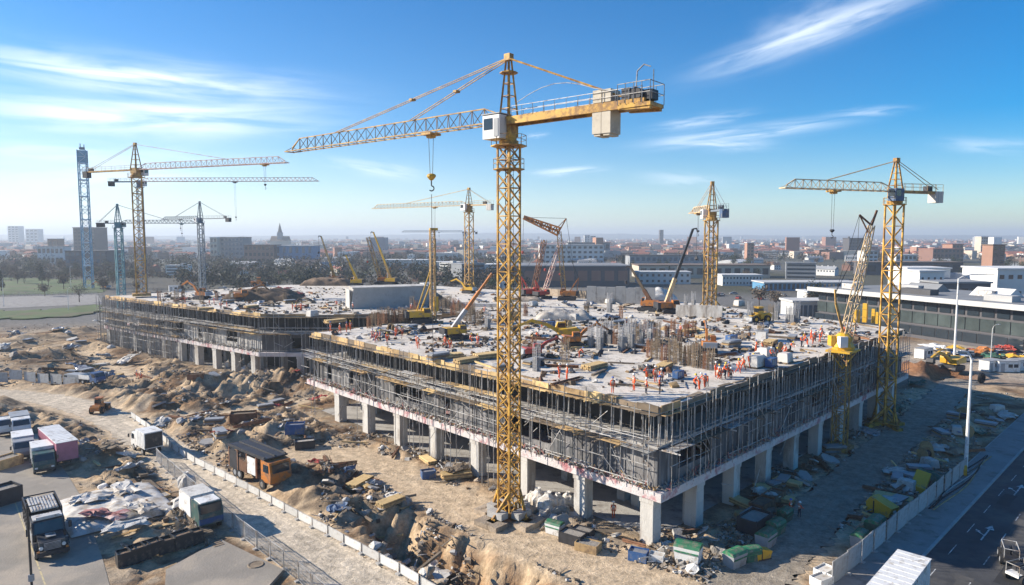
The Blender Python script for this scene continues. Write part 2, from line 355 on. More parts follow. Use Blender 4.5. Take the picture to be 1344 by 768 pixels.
# soil kinds by place (what the ground is made of, not how it is lit)
tan = np.array([.51, .375, .235]); brown = np.array([.235, .145, .08]); grey = np.array([.33, .27, .20]); dark = np.array([.075, .058, .045]); far = np.array([.115, .105, .085]); grn = np.array([.075, .075, .045]); pale = np.array([.61, .475, .32])
a1 = fbm(X * .11 + 9, Y * .11, 5)[..., None]; a2 = fbm(X * .35, Y * .35 + 50, 4)[..., None]; a3 = fbm(X * .8, Y * .8 + 8, 3)[..., None]
col = brown * (1 - sstep(.38, .58, a1)) + tan * sstep(.38, .58, a1)
k = sstep(.55, .68, a2) * .8; col = col * (1 - k) + grey * k
k = sstep(.42, .30, a2) * .75; col = col * (1 - k) + dark * k
dtr = np.minimum(np.minimum(dpoly(X, Y, HAUL) - 3.4, dpoly(X, Y, TRACK) - 1.2), np.minimum(dpoly(X, Y, TRACK2) - 1.6, dpoly(X, Y, SITE) - 3.4))[..., None]
k = sstep(2.2, -.8, dtr + (a3 - .5) * 3); col = col * (1 - k) + (pale * (.82 + .36 * a3)) * k
k = sstep(1.5, -.6, (dpoly(X, Y, ROAD) - 3.6)[..., None] + (a3 - .5) * 3); col = col * (1 - k) + pale * k
kp = sstep(1., -1., dsigned(X, Y, PIT))[..., None]; ct = tan * .95 * (1 - sstep(.5, .62, a2)) + brown * 1.3 * sstep(.5, .62, a2); col = col * (1 - kp) + ct * kp
sR = ((X - KERB0.x) * kn.x + (Y - KERB0.y) * kn.y)[..., None]; 
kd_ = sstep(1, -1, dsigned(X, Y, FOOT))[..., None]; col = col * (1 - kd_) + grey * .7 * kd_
k = (sstep(60, 85, X) * sstep(140, 152, Y) * sstep(215, 195, Y))[..., None] * .85; col = col * (1 - k) + np.array([.42, .36, .29]) * k
sp = G(1215, 492); k = np.exp(-(((X - sp.x) / 11) ** 2 + ((Y - sp.y) / 9) ** 2))[..., None]; k = np.clip(k * 1.6, 0, 1); col = col * (1 - k) + np.array([.30, .15, .075]) * k
dh = dpoly(X, Y, HAUL)[..., None] + (fbm(X * .15, Y * .15 + 30, 3)[..., None] - .5) * 1.6
for c_, w_ in ((.7, .28), (1.9, .3), (2.7, .25)):
    k = np.exp(-((dh - c_) / w_) ** 2) * .3 * (.4 + a3); col = col * (1 - k) + brown * 1.2 * k
kf = sstep(205, 260, Y)[..., None]; b1 = fbm(X * .02, Y * .02, 5)[..., None]; b2 = fbm(X * .006 + 3, Y * .006, 4)[..., None]
cf = far * (1 - sstep(.45, .6, b1)) + grn * sstep(.45, .6, b1); k = sstep(.52, .62, b2) * .6; cf = cf * (1 - k) + np.array([.22, .21, .2]) * k
col = col * (1 - kf) + cf * kf
ca = me.color_attributes.new('soil', 'FLOAT_COLOR', 'POINT'); ca.data.foreach_set('color', np.concatenate([col, np.ones((ny, nx, 1))], -1).ravel())
me.update(); me.validate()
def soil_mat(name, attr=True, base=(.4, .3, .2), bump=.6):
    m = bpy.data.materials.new(name); m.use_nodes = True; nt = m.node_tree; L = nt.links; b = nt.nodes['Principled BSDF']; b.inputs['Roughness'].default_value = .97; b.inputs['Specular IOR Level'].default_value = .15
    tc = nn(nt, 'ShaderNodeTexCoord')
    n1 = nn(nt, 'ShaderNodeTexNoise'); n1.inputs['Scale'].default_value = .7; n1.inputs['Detail'].default_value = 9; n1.inputs['Roughness'].default_value = .72; L.new(tc.outputs['Object'], n1.inputs['Vector'])
    n2 = nn(nt, 'ShaderNodeTexNoise'); n2.inputs['Scale'].default_value = 3.2; n2.inputs['Detail'].default_value = 6; n2.inputs['Roughness'].default_value = .7; L.new(tc.outputs['Object'], n2.inputs['Vector'])
    mr = nn(nt, 'ShaderNodeMapRange'); mr.inputs[1].default_value = .3; mr.inputs[2].default_value = .7; mr.inputs[3].default_value = .55; mr.inputs[4].default_value = 1.4; L.new(n1.outputs['Fac'], mr.inputs[0])
    m2 = nn(nt, 'ShaderNodeMapRange'); m2.inputs[1].default_value = .3; m2.inputs[2].default_value = .7; m2.inputs[3].default_value = .75; m2.inputs[4].default_value = 1.25; L.new(n2.outputs['Fac'], m2.inputs[0])
    mu = nn(nt, 'ShaderNodeMath', operation='MULTIPLY'); L.new(mr.outputs[0], mu.inputs[0]); L.new(m2.outputs[0], mu.inputs[1])
    vm = nn(nt, 'ShaderNodeVectorMath', operation='SCALE'); L.new(mu.outputs[0], vm.inputs['Scale'])
    if attr:
        at = nn(nt, 'ShaderNodeVertexColor'); at.layer_name = 'soil'; L.new(at.outputs[0], vm.inputs[0])
    else: vm.inputs[0].default_value = base
    L.new(vm.outputs[0], b.inputs['Base Color'])
    ad = nn(nt, 'ShaderNodeMath', operation='MULTIPLY_ADD'); ad.inputs[1].default_value = .4; L.new(n2.outputs['Fac'], ad.inputs[0]); L.new(n1.outputs['Fac'], ad.inputs[2])
    bp = nn(nt, 'ShaderNodeBump'); bp.inputs['Strength'].default_value = bump; bp.inputs['Distance'].default_value = .5; L.new(ad.outputs[0], bp.inputs['Height']); L.new(bp.outputs[0], b.inputs['Normal'])
    return m
M['soil'] = soil_mat('soil'); me.materials.append(M['soil'])
def track_mat(name, base):
    m = soil_mat(name, False, base, .25); return m
M['dirt_road'] = track_mat('dirt_road', (.54, .445, .325)); M['site_road'] = track_mat('site_road', (.30, .26, .21))
def smooth_line(pts, n=6):
    out = []; P = [Vector((p[0], p[1], 0)) for p in pts]
    for i in range(len(P) - 1):
        p0, p1, p2, p3 = P[max(i - 1, 0)], P[i], P[i + 1], P[min(i + 2, len(P) - 1)]
        for k in range(n):
            t = k / n; out.append(.5 * ((2 * p1) + (p2 - p0) * t + (2 * p0 - 5 * p1 + 4 * p2 - p3) * t * t + (3 * p1 - p0 - 3 * p2 + p3) * t ** 3))
    out.append(P[-1]); return out
def ribbon(name, pts, hw, z, m, jitter=.4, n=30, base=(.5, .4, .3)):
    QS = [-1 + i / 12 for i in range(25)]; nq = 25; L_ = smooth_line(pts, n); mb = MB(); vs = []
    for i, p in enumerate(L_):
        d = (L_[min(i + 1, len(L_) - 1)] - L_[max(i - 1, 0)]).normalized(); s = Vector((d.y, -d.x, 0))
        for k, q in enumerate(QS):
            w = hw * q + (random.uniform(-jitter, jitter) if abs(q) == 1 else 0); r = p + s * w; vs.append((r.x, r.y, z))
    fs = [(i * nq + k, i * nq + k + 1, i * nq + nq + 1 + k, i * nq + nq + k) for i in range(len(L_) - 1) for k in range(nq - 1)]
    fs = [f[::-1] for f in fs]
    mb.add(vs, fs); o = mb.build(name, m, smooth=True); a = np.array(vs); f1 = fbm(a[:, 0] * .2, a[:, 1] * .2, 4); f2 = fbm(a[:, 0] * .7 + 5, a[:, 1] * .7, 3)
    qq = np.tile(np.array(QS), len(L_)) * hw + (fbm(a[:, 0] * .08, a[:, 1] * .08, 2) - .5) * 2.4; c = np.array(base)[None] * (.8 + .4 * f1)[:, None]
    for t_ in (-2.3, -1.5, -.5, .4, 1.3, 2.2): k = (np.exp(-((qq - t_) / .2) ** 2) * .45 * f2)[:, None]; c = c * (1 - k) + np.array([.24, .18, .12]) * k
    k = (sstep(.8, 1.0, np.abs(np.tile(np.array(QS), len(L_)))) * .5 * f2)[:, None]; c = c * (1 - k) + np.array([.28, .2, .13]) * k
    at = o.data.color_attributes.new('soil', 'FLOAT_COLOR', 'POINT'); at.data.foreach_set('color', np.concatenate([c, np.ones((len(c), 1))], 1).ravel()); return struct(o)
ribbon('dirt_road', ROAD, 3.3, .03, 'soil', base=(.62, .525, .40))
ribbon('site_road', SITE[0:], 3.4, .03, 'soil', .7, base=(.33, .285, .225))
mb = MB(); mb.add([(p[0], p[1], .03) for p in YARD], [tuple(range(len(YARD)))[::1]])
yo = mb.build('yard_pavement', 'yard'); struct(yo)
# asphalt road at lower right: carriageway, kerb, footpath, painted marks
def kp_(s, t, z): p = KERB0 + kd * s + kn * t; return (p.x, p.y, z)
def strip(name, t0, t1, z, m, s0=-60, s1=150):
    mb = MB(); mb.add([kp_(s0, t0, z), kp_(s0, t1, z), kp_(s1, t1, z), kp_(s1, t0, z)], [(0, 1, 2, 3)]); return struct(mb.build(name, m))
strip('asphalt_road', .15, 26, .02, 'asphalt')
mb = MB()
for i in range(-40, 100, 1):
    a, b = KERB0 + kd * (i * 1.5 + .02) , KERB0 + kd * (i * 1.5 + 1.48); mb.bar((a.x, a.y, .06), (b.x, b.y, .06), .3, .16)
struct(mb.build('kerb', 'kerbstone'))
mm('asphalt_patch', (.085, .08, .075), .9, 0, .3, .5, dirt=(.05, .05, .05), dscale=.8, damt=.5); mm('asphalt_new', (.032, .032, .034), .85, 0, .3, .5)
_r = random.Random(3)
for q_, (s, t, l, w, m_) in enumerate(((2, 5.6, 9, 1.6, 'asphalt_patch'), (14, 2.6, 5, 1.3, 'asphalt_new'), (24, 6.2, 14, 1.2, 'asphalt_patch'), (-8, 7.2, 6, 2.2, 'asphalt_new'), (33, 3.4, 6, 1.8, 'asphalt_patch'), (8, 10, 12, 1.4, 'asphalt_patch'), (-14, 4.2, 5, 1.0, 'asphalt_patch'))):
    mb = MB(); mb.add([kp_(s + dx * l / 2 + _r.uniform(-.3, .3), t + dy * w / 2 + _r.uniform(-.12, .12), .022) for dx, dy in ((-1, -1), (0, -1), (1, -1), (1, 1), (0, 1), (-1, 1))], [(0, 1, 2, 3, 4, 5)]); struct(mb.build('road_patch', m_))
strip('sidewalk', -4.0, -.16, .11, 'paving')
mb = MB(); mb.box(kp_(45, -4.08, .05), (.12, 210, .12), math.atan2(kd.y, kd.x) - math.pi / 2); struct(mb.build('kerb_edging', 'kerbstone'))
def mark(mb, s0, t0, s1, t1, w=.14):
    p, q = Vector(kp_(s0, t0, .027)), Vector(kp_(s1, t1, .024)); d = (q - p).normalized(); n = Vector((d.y, -d.x, 0)) * (w / 2)
    mb.add([p + n, q + n, q - n, p - n], [(0, 1, 2, 3)])
mb = MB(); 
for i in range(-30, 60):
    mark(mb, i * 7.5, 1.6, i * 7.5 + 3.2, 1.6, .08); mark(mb, i * 7.5, 4.6, i * 7.5 + 2.6, 4.6, .1); mark(mb, i * 7.5 + 3, 8.2, i * 7.5 + 5.8, 8.2, .1)
mark(mb, -60, 12.2, 150, 12.2, .14)
for s, t in ((1.2, 3.1), (19, 2.9)):       # arrow and letter-like lane marks
    mark(mb, s - 2.4, t, s + 1.4, t, .16); P3_ = [Vector(kp_(s + 1.4, t - .45, .027)), Vector(kp_(s + 1.4, t + .45, .027)), Vector(kp_(s + 2.8, t, .024))]; mb.add(P3_, [(0, 1, 2)]); mark(mb, s - .8, t - .05, s - .1, t - .7, .15); P3_ = [Vector(kp_(s - .35, t - .95, .027)), Vector(kp_(s + .15, t - .5, .027)), Vector(kp_(s + .5, t - 1.05, .024))]; mb.add(P3_, [(0, 1, 2)])
struct(mb.build('road_markings', 'marking'))
mb = MB(); y0, y1 = G(18, 655), G(62, 775)
d = (y1 - y0).normalized(); n = Vector((d.y, -d.x, 0)) * .07
mb.add([(y0 + n).to_tuple()[:2] + (.036,), (y1 + n).to_tuple()[:2] + (.036,), (y1 - n).to_tuple()[:2] + (.036,), (y0 - n).to_tuple()[:2] + (.036,)], [(0, 1, 2, 3)])
struct(mb.build('yard_markings', 'marking_yellow'))
# grass strips at the far left
mm('grass', (.07, .11, .022), .95, 0, .4, .12, dirt=(.10, .085, .04), dscale=.06, damt=.5)
for nme, pp in (('grass_field', ((-160, 366), (-60, 363), (140, 368), (138, 384), (60, 386), (-160, 392))), ('grass_verge', ((-80, 410), (60, 408), (128, 401), (140, 409), (90, 417), (-80, 422)))):
    poly = W2(*pp); mb = MB(); cx, cy = np.mean([p[0] for p in poly]), np.mean([p[1] for p in poly])
    zz = .12 if nme == 'grass_field' else .5; q_ = []
    for p, q in zip(poly, poly[1:] + poly[:1]):
        for k in range(12): t = k / 12; q_.append((p[0] + (q[0] - p[0]) * t + random.uniform(-2, 2), p[1] + (q[1] - p[1]) * t + random.uniform(-3.5, 3.5)))
    poly = q_
    mb.prism([(p[0], p[1]) for p in poly], -.5, zz); struct(mb.build(nme, 'grass'))
mb = MB(); mb.add([(p[0], p[1], .06) for p in W2((-80, 392), (60, 388), (128, 386), (135, 399), (20, 404), (-80, 408))], [(0, 1, 2, 3, 4, 5)]); struct(mb.build('far_road', 'paving'))
# hills on the horizon
mb = MB(); NN = 240
vs = []
for i in range(NN + 1):
    t = R(-55) + R(110) * i / NN; h = 20 + 55 * float(fbm(i * .06, 3.3, 4)) + 10 * float(fbm(i * .5, 8, 2)); h *= 1 + .25 * math.cos(i * .05)
    for r_, hh in ((7600, -5), (8200, h * .7), (8800, h * 1.0), (9600, -5)): vs.append((r_ * math.sin(t), r_ * math.cos(t), hh))
fs = [(i * 4 + k, i * 4 + k + 1, i * 4 + 5 + k, i * 4 + 4 + k) for i in range(NN) for k in range(3)]
mm('hill_woods', (.05, .055, .04), .95, 0, .4, .004)
mb.add(vs, [f[::-1] for f in fs]); struct(mb.build('hills', 'hill_woods', smooth=True))
# ------------------------------------------------------------------ the building under construction
bld = empty('unfinished_building', (P1.x, P1.y, 0)); tag(bld, 'huge unfinished concrete building with scaffolded edges and open columned ground floor', 'building')
def inset(d):                               # move the footprint's edges inwards
    n = len(FOOT); ps = [Vector((p[0], p[1], 0)) for p in FOOT]; out = []
    for i in range(n):
        a, b, c = ps[i - 1], ps[i], ps[(i + 1) % n]; e, f = (b - a).normalized(), (c - b).normalized()
        ne, nf = Vector((-e.y, e.x, 0)), Vector((-f.y, f.x, 0)); k = ne + nf; k = k / max(.3, k.dot(ne)); out.append((b + k * d))
    return [(p.x, p.y) for p in out]
def deck_mat():
    m = bpy.data.materials.new('deck_screed'); m.use_nodes = True; nt = m.node_tree; L = nt.links; b = nt.nodes['Principled BSDF']; b.inputs['Roughness'].default_value = .92
    tc = nn(nt, 'ShaderNodeTexCoord'); mp = nn(nt, 'ShaderNodeMapping'); mp.inputs['Rotation'].default_value = (0, 0, R(45)); mp.inputs['Scale'].default_value = (1, .4, 1); L.new(tc.outputs['Object'], mp.inputs[0])
    def noise(s, d, src): n = nn(nt, 'ShaderNodeTexNoise'); n.inputs['Scale'].default_value = s; n.inputs['Detail'].default_value = d; n.inputs['Roughness'].default_value = .7; L.new(src, n.inputs['Vector']); return n.outputs['Fac']
    def mixr(prev, fac, lo, hi, c):
        r = nn(nt, 'ShaderNodeMapRange'); r.inputs[1].default_value = lo; r.inputs[2].default_value = hi; L.new(fac, r.inputs[0]); x = nn(nt, 'ShaderNodeMix', data_type='RGBA'); L.new(r.outputs[0], x.inputs[0])
        if prev is None: x.inputs[6].default_value = (.66, .60, .515, 1)
        else: L.new(prev, x.inputs[6])
        x.inputs[7].default_value = (*c, 1); return x.outputs[2]
    o = mixr(None, noise(.09, 8, tc.outputs['Object']), .52, .68, (.42, .365, .29)); o = mixr(o, noise(.22, 8, mp.outputs[0]), .56, .68, (.27, .235, .195))
    o = mixr(o, noise(.6, 6, tc.outputs['Object']), .56, .68, (.2, .16, .12)); o = mixr(o, noise(2.2, 5, mp.outputs[0]), .55, .75, (.34, .30, .26)); L.new(o, b.inputs['Base Color'])
    bp = nn(nt, 'ShaderNodeBump'); bp.inputs['Strength'].default_value = .4; bp.inputs['Distance'].default_value = .2; L.new(noise(1.2, 6, tc.outputs['Object']), bp.inputs['Height']); L.new(bp.outputs[0], b.inputs['Normal'])
    return m
M['deck_screed'] = deck_mat()
MB().prism(FOOT, 13.85, DECK, 0, 1).build('deck_slab', ['concrete', 'deck_screed'], bld)
MB().prism(inset(.4), 9.95, 10.2).build('floor_slab', 'concrete', bld)
MB().prism(inset(-.9), 5.0, 5.9, 0, 0).build('transfer_slab', 'fascia', bld)
MB().prism(inset(1.), -.3, .06).build('ground_slab', 'concrete', bld)
MB().prism(inset(9.5), .06, 5.0).prism(inset(7), 5.9, 9.95).prism(inset(4.5), 10.2, 13.85).build('shade_core', 'interior_shade', bld)  # dark blocks set in to put the storeys' inner shade into colour
def outn(a, b):                             # outward normal of an edge
    d = (b - a).normalized(); n = Vector((d.y, -d.x, 0)); m_ = (a + b) / 2 + n * 1.0
    return -n if bool(inside(np.array([m_.x]), np.array([m_.y]), FOOT)[0]) else n
ncol = 0
def at_edge(a, d, n, s, t, z): p = a + d * s + n * t; return Vector((p.x, p.y, z))
def columns(a, b, sp, first, w=1.6):
    d = (b - a); L_ = d.length; d.normalize(); n = outn(a, b); s = first
    rz = math.atan2(d.y, d.x)
    while s < L_ - .5:
        p = at_edge(a, d, n, s, -.05, 2.5); mb = MB(); mb.box(p, (w - .05, w * .9 - .05, 5.1), rz); [mb.box((p.x, p.y, zc), (w, w * .9, hh), rz) for zc, hh in ((.6, 1.2), (1.93, 1.36), (3.32, 1.32), (4.24, .42))]; mb.box((p.x, p.y, 4.7), (w + .18, w * .9 + .18, .5), rz); mb.build('column', 'concrete_pale', bld)
        p = at_edge(a, d, n, s, -7.5, 2.5); MB().box(p, (w * .7, w * .7, 5.0), rz).build('column', 'concrete', bld)
        s += sp
columns(P1, P2, 9.25, .95); columns(P1, P3, 8.7, 7.4); columns(P2, PI_, 8.5, 6); columns(PI_, KW, 8.5, 5); columns(KW, WB, 8.2, 2.5)
# wall panels of the first floor, one bay each, with gaps
def panels(a, b, bay, kinds, seed, openp=.14):
    rr = random.Random(seed); d = (b - a); L_ = d.length; d.normalize(); n = outn(a, b); rz = math.atan2(d.y, d.x); k = int(L_ / bay); bay = L_ / k
    for i in range(k):
        q = rr.random(); s = (i + .5) * bay; m_ = kinds[0] if q < .6 else kinds[1]
        mb = MB()
        if q < openp and 0 < i < k - 1:                                       # open bay with a low wall
            mb.box(at_edge(a, d, n, s, -.35, 6.5), (bay - .1, .25, 1.2), rz); mb.box(at_edge(a, d, n, s - bay * .45, -.35, 7.9), (.35, .3, 4.0), rz)
        elif q < openp + .16 and 0 < i < k - 1:                                     # bay with an opening
            mb.box(at_edge(a, d, n, s - bay * .34, -.35, 7.92), (bay * .3, .25, 4.04), rz); mb.box(at_edge(a, d, n, s + bay * .34, -.35, 7.92), (bay * .3, .25, 4.04), rz); mb.box(at_edge(a, d, n, s, -.352, 9.5), (bay * .38, .24, .9), rz); mb.box(at_edge(a, d, n, s, -.352, 6.3), (bay * .38, .24, .8), rz)
        else:
            mb.box(at_edge(a, d, n, s, -.35 + rr.uniform(-.06, .06), 7.92), (bay - .06, .25, 4.04), rz)
            for t in range(3): mb.box(at_edge(a, d, n, s + (t - 1) * bay * .31, -.2, 7.9), (.07, .1, 3.9), rz)
        mb.build('wall_panel', m_, bld)
panels(P1, P2, 3.6, ('panel', 'netting'), 1); panels(P1, P3, 3.6, ('panel', 'netting'), 2); panels(P2, PI_, 4, ('panel', 'panel'), 3); panels(PI_, KW, 5, ('panel', 'panel'), 14, .6); panels(KW, WB, 4.6, ('concrete', 'panel'), 4, .22)
def infill(a, b, s0, s1, seed):
    rr = random.Random(seed); d = (b - a).normalized(); n = outn(a, b); rz = math.atan2(d.y, d.x); s = s0
    while s < s1:
        w = rr.uniform(2.5, 4.5)
        if rr.random() < .8: MB().box(at_edge(a, d, n, s + w / 2, -.9, 2.3), (w - .08, .25, rr.uniform(3.4, 5.0) if rr.random() < .6 else 4.6), rz).build('infill_wall', rr.choice(('concrete', 'panel', 'concrete')), bld)
        s += w
infill(KW, WB, (WB - KW).length * .38, (WB - KW).length - 1, 61)
# props of the open upper storey
pr = []
def props(a, b, sp, seed):
    rr = random.Random(seed); d = (b - a); L_ = d.length; d.normalize(); n = outn(a, b); s = .4
    while s < L_:
        for t in (-.5, -2.2):
            p = at_edge(a, d, n, s + rr.uniform(-.2, .2), t, 10.2); pr.append((p, Vector((p.x + rr.uniform(-.1, .1), p.y, 13.85))))
        s += sp * rr.uniform(.8, 1.2)
props(P1, P2, 1.7, 1); props(P1, P3, 1.3, 2); props(P2, PI_, 2.2, 3); props(PI_, KW, 2.6, 14); props(KW, WB, 1.6, 4)
pr.sort(key=lambda q: q[0].y)
for a, b in pr[:90]: MB().tube(a, b, .06, 5).tube(a, a + Vector((0, 0, .06)), .16, 5).build('prop', 'galv', bld)
mb = MB()
for a, b in pr[90:]: mb.tube(a, b, .07, 5)
struct(mb.build('prop', 'galv', bld), 'stuff')
# timber edge formwork: every board or box along the deck's edge
def edge_form(a, b, seed, mats, ln=(1.4, 3.4)):
    rr = random.Random(seed); d = (b - a); L_ = d.length; d.normalize(); n = outn(a, b); s = 0; rz = math.atan2(d.y, d.x)
    while s < L_ - .2:
        w = min(rr.uniform(*ln), L_ - s); mb = MB(); hh = rr.uniform(.35, .8); o = rr.uniform(.05, .3); k = rr.uniform(-.05, .05)
        mb.box(at_edge(a, d, n, s + w / 2, o, DECK - .12 + hh / 2 - .25), (w - .05, .12, hh), rz + k)
        wd = rr.uniform(.5, 1.3); mb.box(at_edge(a, d, n, s + w / 2, o + .07 - wd / 2 + .5, DECK - .62), (w - .02, wd, .1), rz + k)
        for q in range(2): mb.bar(at_edge(a, d, n, s + w * (.25 + .5 * q), -.1, DECK - .72), at_edge(a, d, n, s + w * (.25 + .5 * q), o + rr.uniform(.3, .9), DECK - .72), .1, .14)
        if rr.random() < .5: mb.box(at_edge(a, d, n, s + w / 2, rr.uniform(-1.2, -.3), DECK + .06), (w * rr.uniform(.6, 1.2), rr.uniform(.2, .7), .08), rz + rr.uniform(-.3, .3))
        mb.build('edge_formwork', rr.choice(mats), bld); s += w
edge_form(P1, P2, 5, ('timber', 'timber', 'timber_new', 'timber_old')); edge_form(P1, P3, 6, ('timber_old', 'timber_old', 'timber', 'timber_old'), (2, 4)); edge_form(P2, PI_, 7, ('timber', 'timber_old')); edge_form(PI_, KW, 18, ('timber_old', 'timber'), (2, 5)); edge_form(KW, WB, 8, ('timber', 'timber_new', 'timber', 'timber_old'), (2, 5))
# loose debris lying on the projecting ledge, and a jagged crust under the deck edge
def ledge(a, b, seed, mats, n_):
    rr = random.Random(seed); d = (b - a); L_ = d.length; d.normalize(); n = outn(a, b); mb = MB()
    for i in range(n_):
        s = rr.uniform(0, L_); p = at_edge(a, d, n, s, rr.uniform(.0, .85), 5.92)
        if rr.random() < .35: q = p + d * rr.uniform(-1.2, 1.2) + Vector((0, 0, rr.uniform(.05, .9))); mb.bar(p, q, .05, .14, rr.randrange(len(mats)))
        else: mb.rock(p + Vector((0, 0, .1)), rr.uniform(.08, .3), rr.randrange(len(mats)), .6, rr)
    return struct(mb.build('rubble', mats, bld), 'stuff')
ledge(P1, P2, 11, ['rock_white', 'tarp_red', 'rock_grey', 'timber'], 900); ledge(P1, P3, 12, ['rock_grey', 'tarp_red', 'rock_grey'], 500); ledge(KW, WB, 13, ['rock_grey', 'rock_white', 'timber_old'], 900)
# ------------------------------------------------------------------ scaffolds
def scaffold(label, a, b, s0, s1, seed, z0f, z1, sp, rows=((1.3, 1), (2.1, .4)), planks=(10.1,), rails=(10.9, 11.6), low=(7.0, 8.6), pm=('timber', 'timber_old', 'timber', 'timber_new', 'galv'), messy=.3, grp='scaffolds on the unfinished building'):
    rr = random.Random(seed); d = (b - a).normalized(); n = outn(a, b); rz = math.atan2(d.y, d.x)
    o0 = at_edge(a, d, n, (s0 + s1) / 2, 1.6, 0); root = empty('scaffold', o0); tag(root, label, 'scaffold', grp)
    cnt = 0; extra = MB()
    for t, pr_ in rows:
        s = s0 + .2
        while s < s1:
            if rr.random() < pr_:
                k = z0f(rr); zt = z1 + rr.uniform(-.6, 1.3); p = at_edge(a, d, n, s, t + rr.uniform(-.1, .1), k); q = at_edge(a, d, n, s + rr.uniform(-.3, .3) * messy, t + rr.uniform(-.15, .15), zt)
                if cnt < 95: MB().tube(p, q, .045, 5).build('pole', 'galv', root)
                else: extra.tube(p, q, .055, 5)
                cnt += 1
            s += sp * rr.uniform(.75, 1.25)
    if cnt > 95: struct(extra.build('pole', 'galv', root), 'stuff')
    for t, _ in rows:
        for z in rails + low:
            s = s0
            while s < s1 - .3:
                w = min(rr.uniform(3.5, 6.5), s1 - s)
                if z in rails or rr.random() < .55: MB().tube(at_edge(a, d, n, s, t - .07, z + rr.uniform(-.08, .08)), at_edge(a, d, n, s + w, t - .07, z + rr.uniform(-.08, .08)), .045, 5).build('ledger', 'galv', root)
                s += w
    for z in planks:
        s = s0
        while s < s1 - .3:
            w = min(rr.uniform(2.4, 4.2), s1 - s)
            if rr.random() < .9:
                mb = MB()
                for q in range(3): mb.box(at_edge(a, d, n, s + w / 2 + rr.uniform(-.15, .15), .55 + q * .42, z + rr.uniform(-.03, .05)), (w * rr.uniform(.9, 1.1), .36, .06), rz + rr.uniform(-.02, .02) * (1 + 3 * messy))
                mb.bar(at_edge(a, d, n, s + .2, 0, z - .12), at_edge(a, d, n, s + .2, 2.2, z - .12), .08, .14); mb.build('plank_walkway', rr.choice(pm), root)
            s += w
    for i in range(int((s1 - s0) * (.35 + messy * 1.2))):
        s = rr.uniform(s0, s1 - 2); z = rr.uniform(5.5, 9.5) if rr.random() < .6 else rr.uniform(1, 12); t = rr.uniform(.3, 2.2)
        MB().tube(at_edge(a, d, n, s, t, z), at_edge(a, d, n, s + rr.uniform(-2.6, 2.6), t + rr.uniform(-.4, .5), z + rr.uniform(.6, 3.2)), .04, 5).build('brace', 'galv', root)
    return root
W_ = 0
ground0 = lambda rr: 0.0 if rr.random() < .25 else 5.9
scaffold('dense steel scaffold between the corner and the main yellow crane mast', P1, P2, .2, 22, 21, lambda rr: 5.9, 14.3, 1.7, messy=.35)
scaffold('cluttered steel scaffold with loose braces behind the main yellow crane mast', P1, P2, 22, 45, 22, lambda rr: 0 if rr.random() < .55 else 5.9, 14.3, 1.25, messy=.9, planks=(10.1, 11.9))
scaffold('plank-decked scaffold along the block end beside the recess', P1, P2, 45, LLEN + .5, 23, lambda rr: 0 if rr.random() < .2 else 5.9, 14.2, 1.5, messy=.4, planks=(10.1, 11.4))
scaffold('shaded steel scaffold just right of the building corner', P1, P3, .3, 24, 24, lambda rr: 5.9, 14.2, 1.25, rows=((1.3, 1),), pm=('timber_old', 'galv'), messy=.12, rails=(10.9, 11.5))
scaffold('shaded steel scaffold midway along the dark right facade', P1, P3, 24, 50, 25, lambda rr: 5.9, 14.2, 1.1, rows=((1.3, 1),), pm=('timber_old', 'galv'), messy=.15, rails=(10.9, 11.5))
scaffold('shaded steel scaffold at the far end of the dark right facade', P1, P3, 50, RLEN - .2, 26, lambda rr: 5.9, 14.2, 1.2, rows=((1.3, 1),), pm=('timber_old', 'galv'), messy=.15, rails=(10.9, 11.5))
WL = (WB - KW).length
scaffold('tall open scaffold in the recess between wing and main block', PI_, KW, 8, (KW - PI_).length, 27, lambda rr: 0, 14.2, 3.2, rows=((1.2, 1), (2.6, .4)), messy=.25, low=(6.6,), planks=(10.1,))
scaffold('grey scaffold over the columned end of the left wing', KW, WB, .5, WL * .45, 28, lambda rr: 0 if rr.random() < .3 else 5.9, 14.2, 2.3, messy=.55, low=(8.6,), planks=(10.1, 10.9))
scaffold('dense sagging thicket of scaffold tubes at the far end of the wing', KW, WB, WL * .45, WL, 29, lambda rr: 0, 13.8, .8, rows=((1.2, 1), (2.1, .9), (3.2, .7)), messy=1.6, low=(2.4, 4.4, 6.8, 8.6), planks=(6.4, 8.2, 10.1))
# ------------------------------------------------------------------ lattices and tower cranes
def perp(d, ang=0):
    d = d.normalized(); u = Vector((0, 0, 1)) if abs(d.z) < .9 else Vector((math.cos(ang), math.sin(ang), 0))
    x = (u - d * u.dot(d)).normalized(); return x, d.cross(x)
def truss(mb, A_, B_, w, panel, rc, rd, ang=0, h=None, mi=0, w2=None, cross=False, md=None):
    """square lattice between two points: four chords and zigzag bracing on four faces"""
    A_, B_ = V3(A_), V3(B_); d = B_ - A_; L_ = d.length; x, y = perp(d, ang); d.normalize(); h = h or w; w2 = w2 or w; md = mi if md is None else md
    n = max(2, round(L_ / panel)); cs = [(-1, -1), (1, -1), (1, 1), (-1, 1)]
    def P_(i, c): f = (w + (w2 - w) * i / n) / w; return A_ + d * (L_ * i / n) + x * (c[0] * h / 2 * f) + y * (c[1] * w / 2 * f)
    for c in cs: mb.bar(P_(0, c), P_(n, c), rc, rc, mi, up=x)
    for k in range(4):
        a, b = cs[k], cs[(k + 1) % 4]
        for i in range(n):
            p, q = (a, b) if (i + k) % 2 else (b, a)
            mb.bar(P_(i, p), P_(i + 1, q), rd, rd, md)
            if cross: mb.bar(P_(i, q), P_(i + 1, p), rd, rd, md)
            if i % 2 == 0: mb.bar(P_(i, a), P_(i, b), rd, rd, md)
    return mb
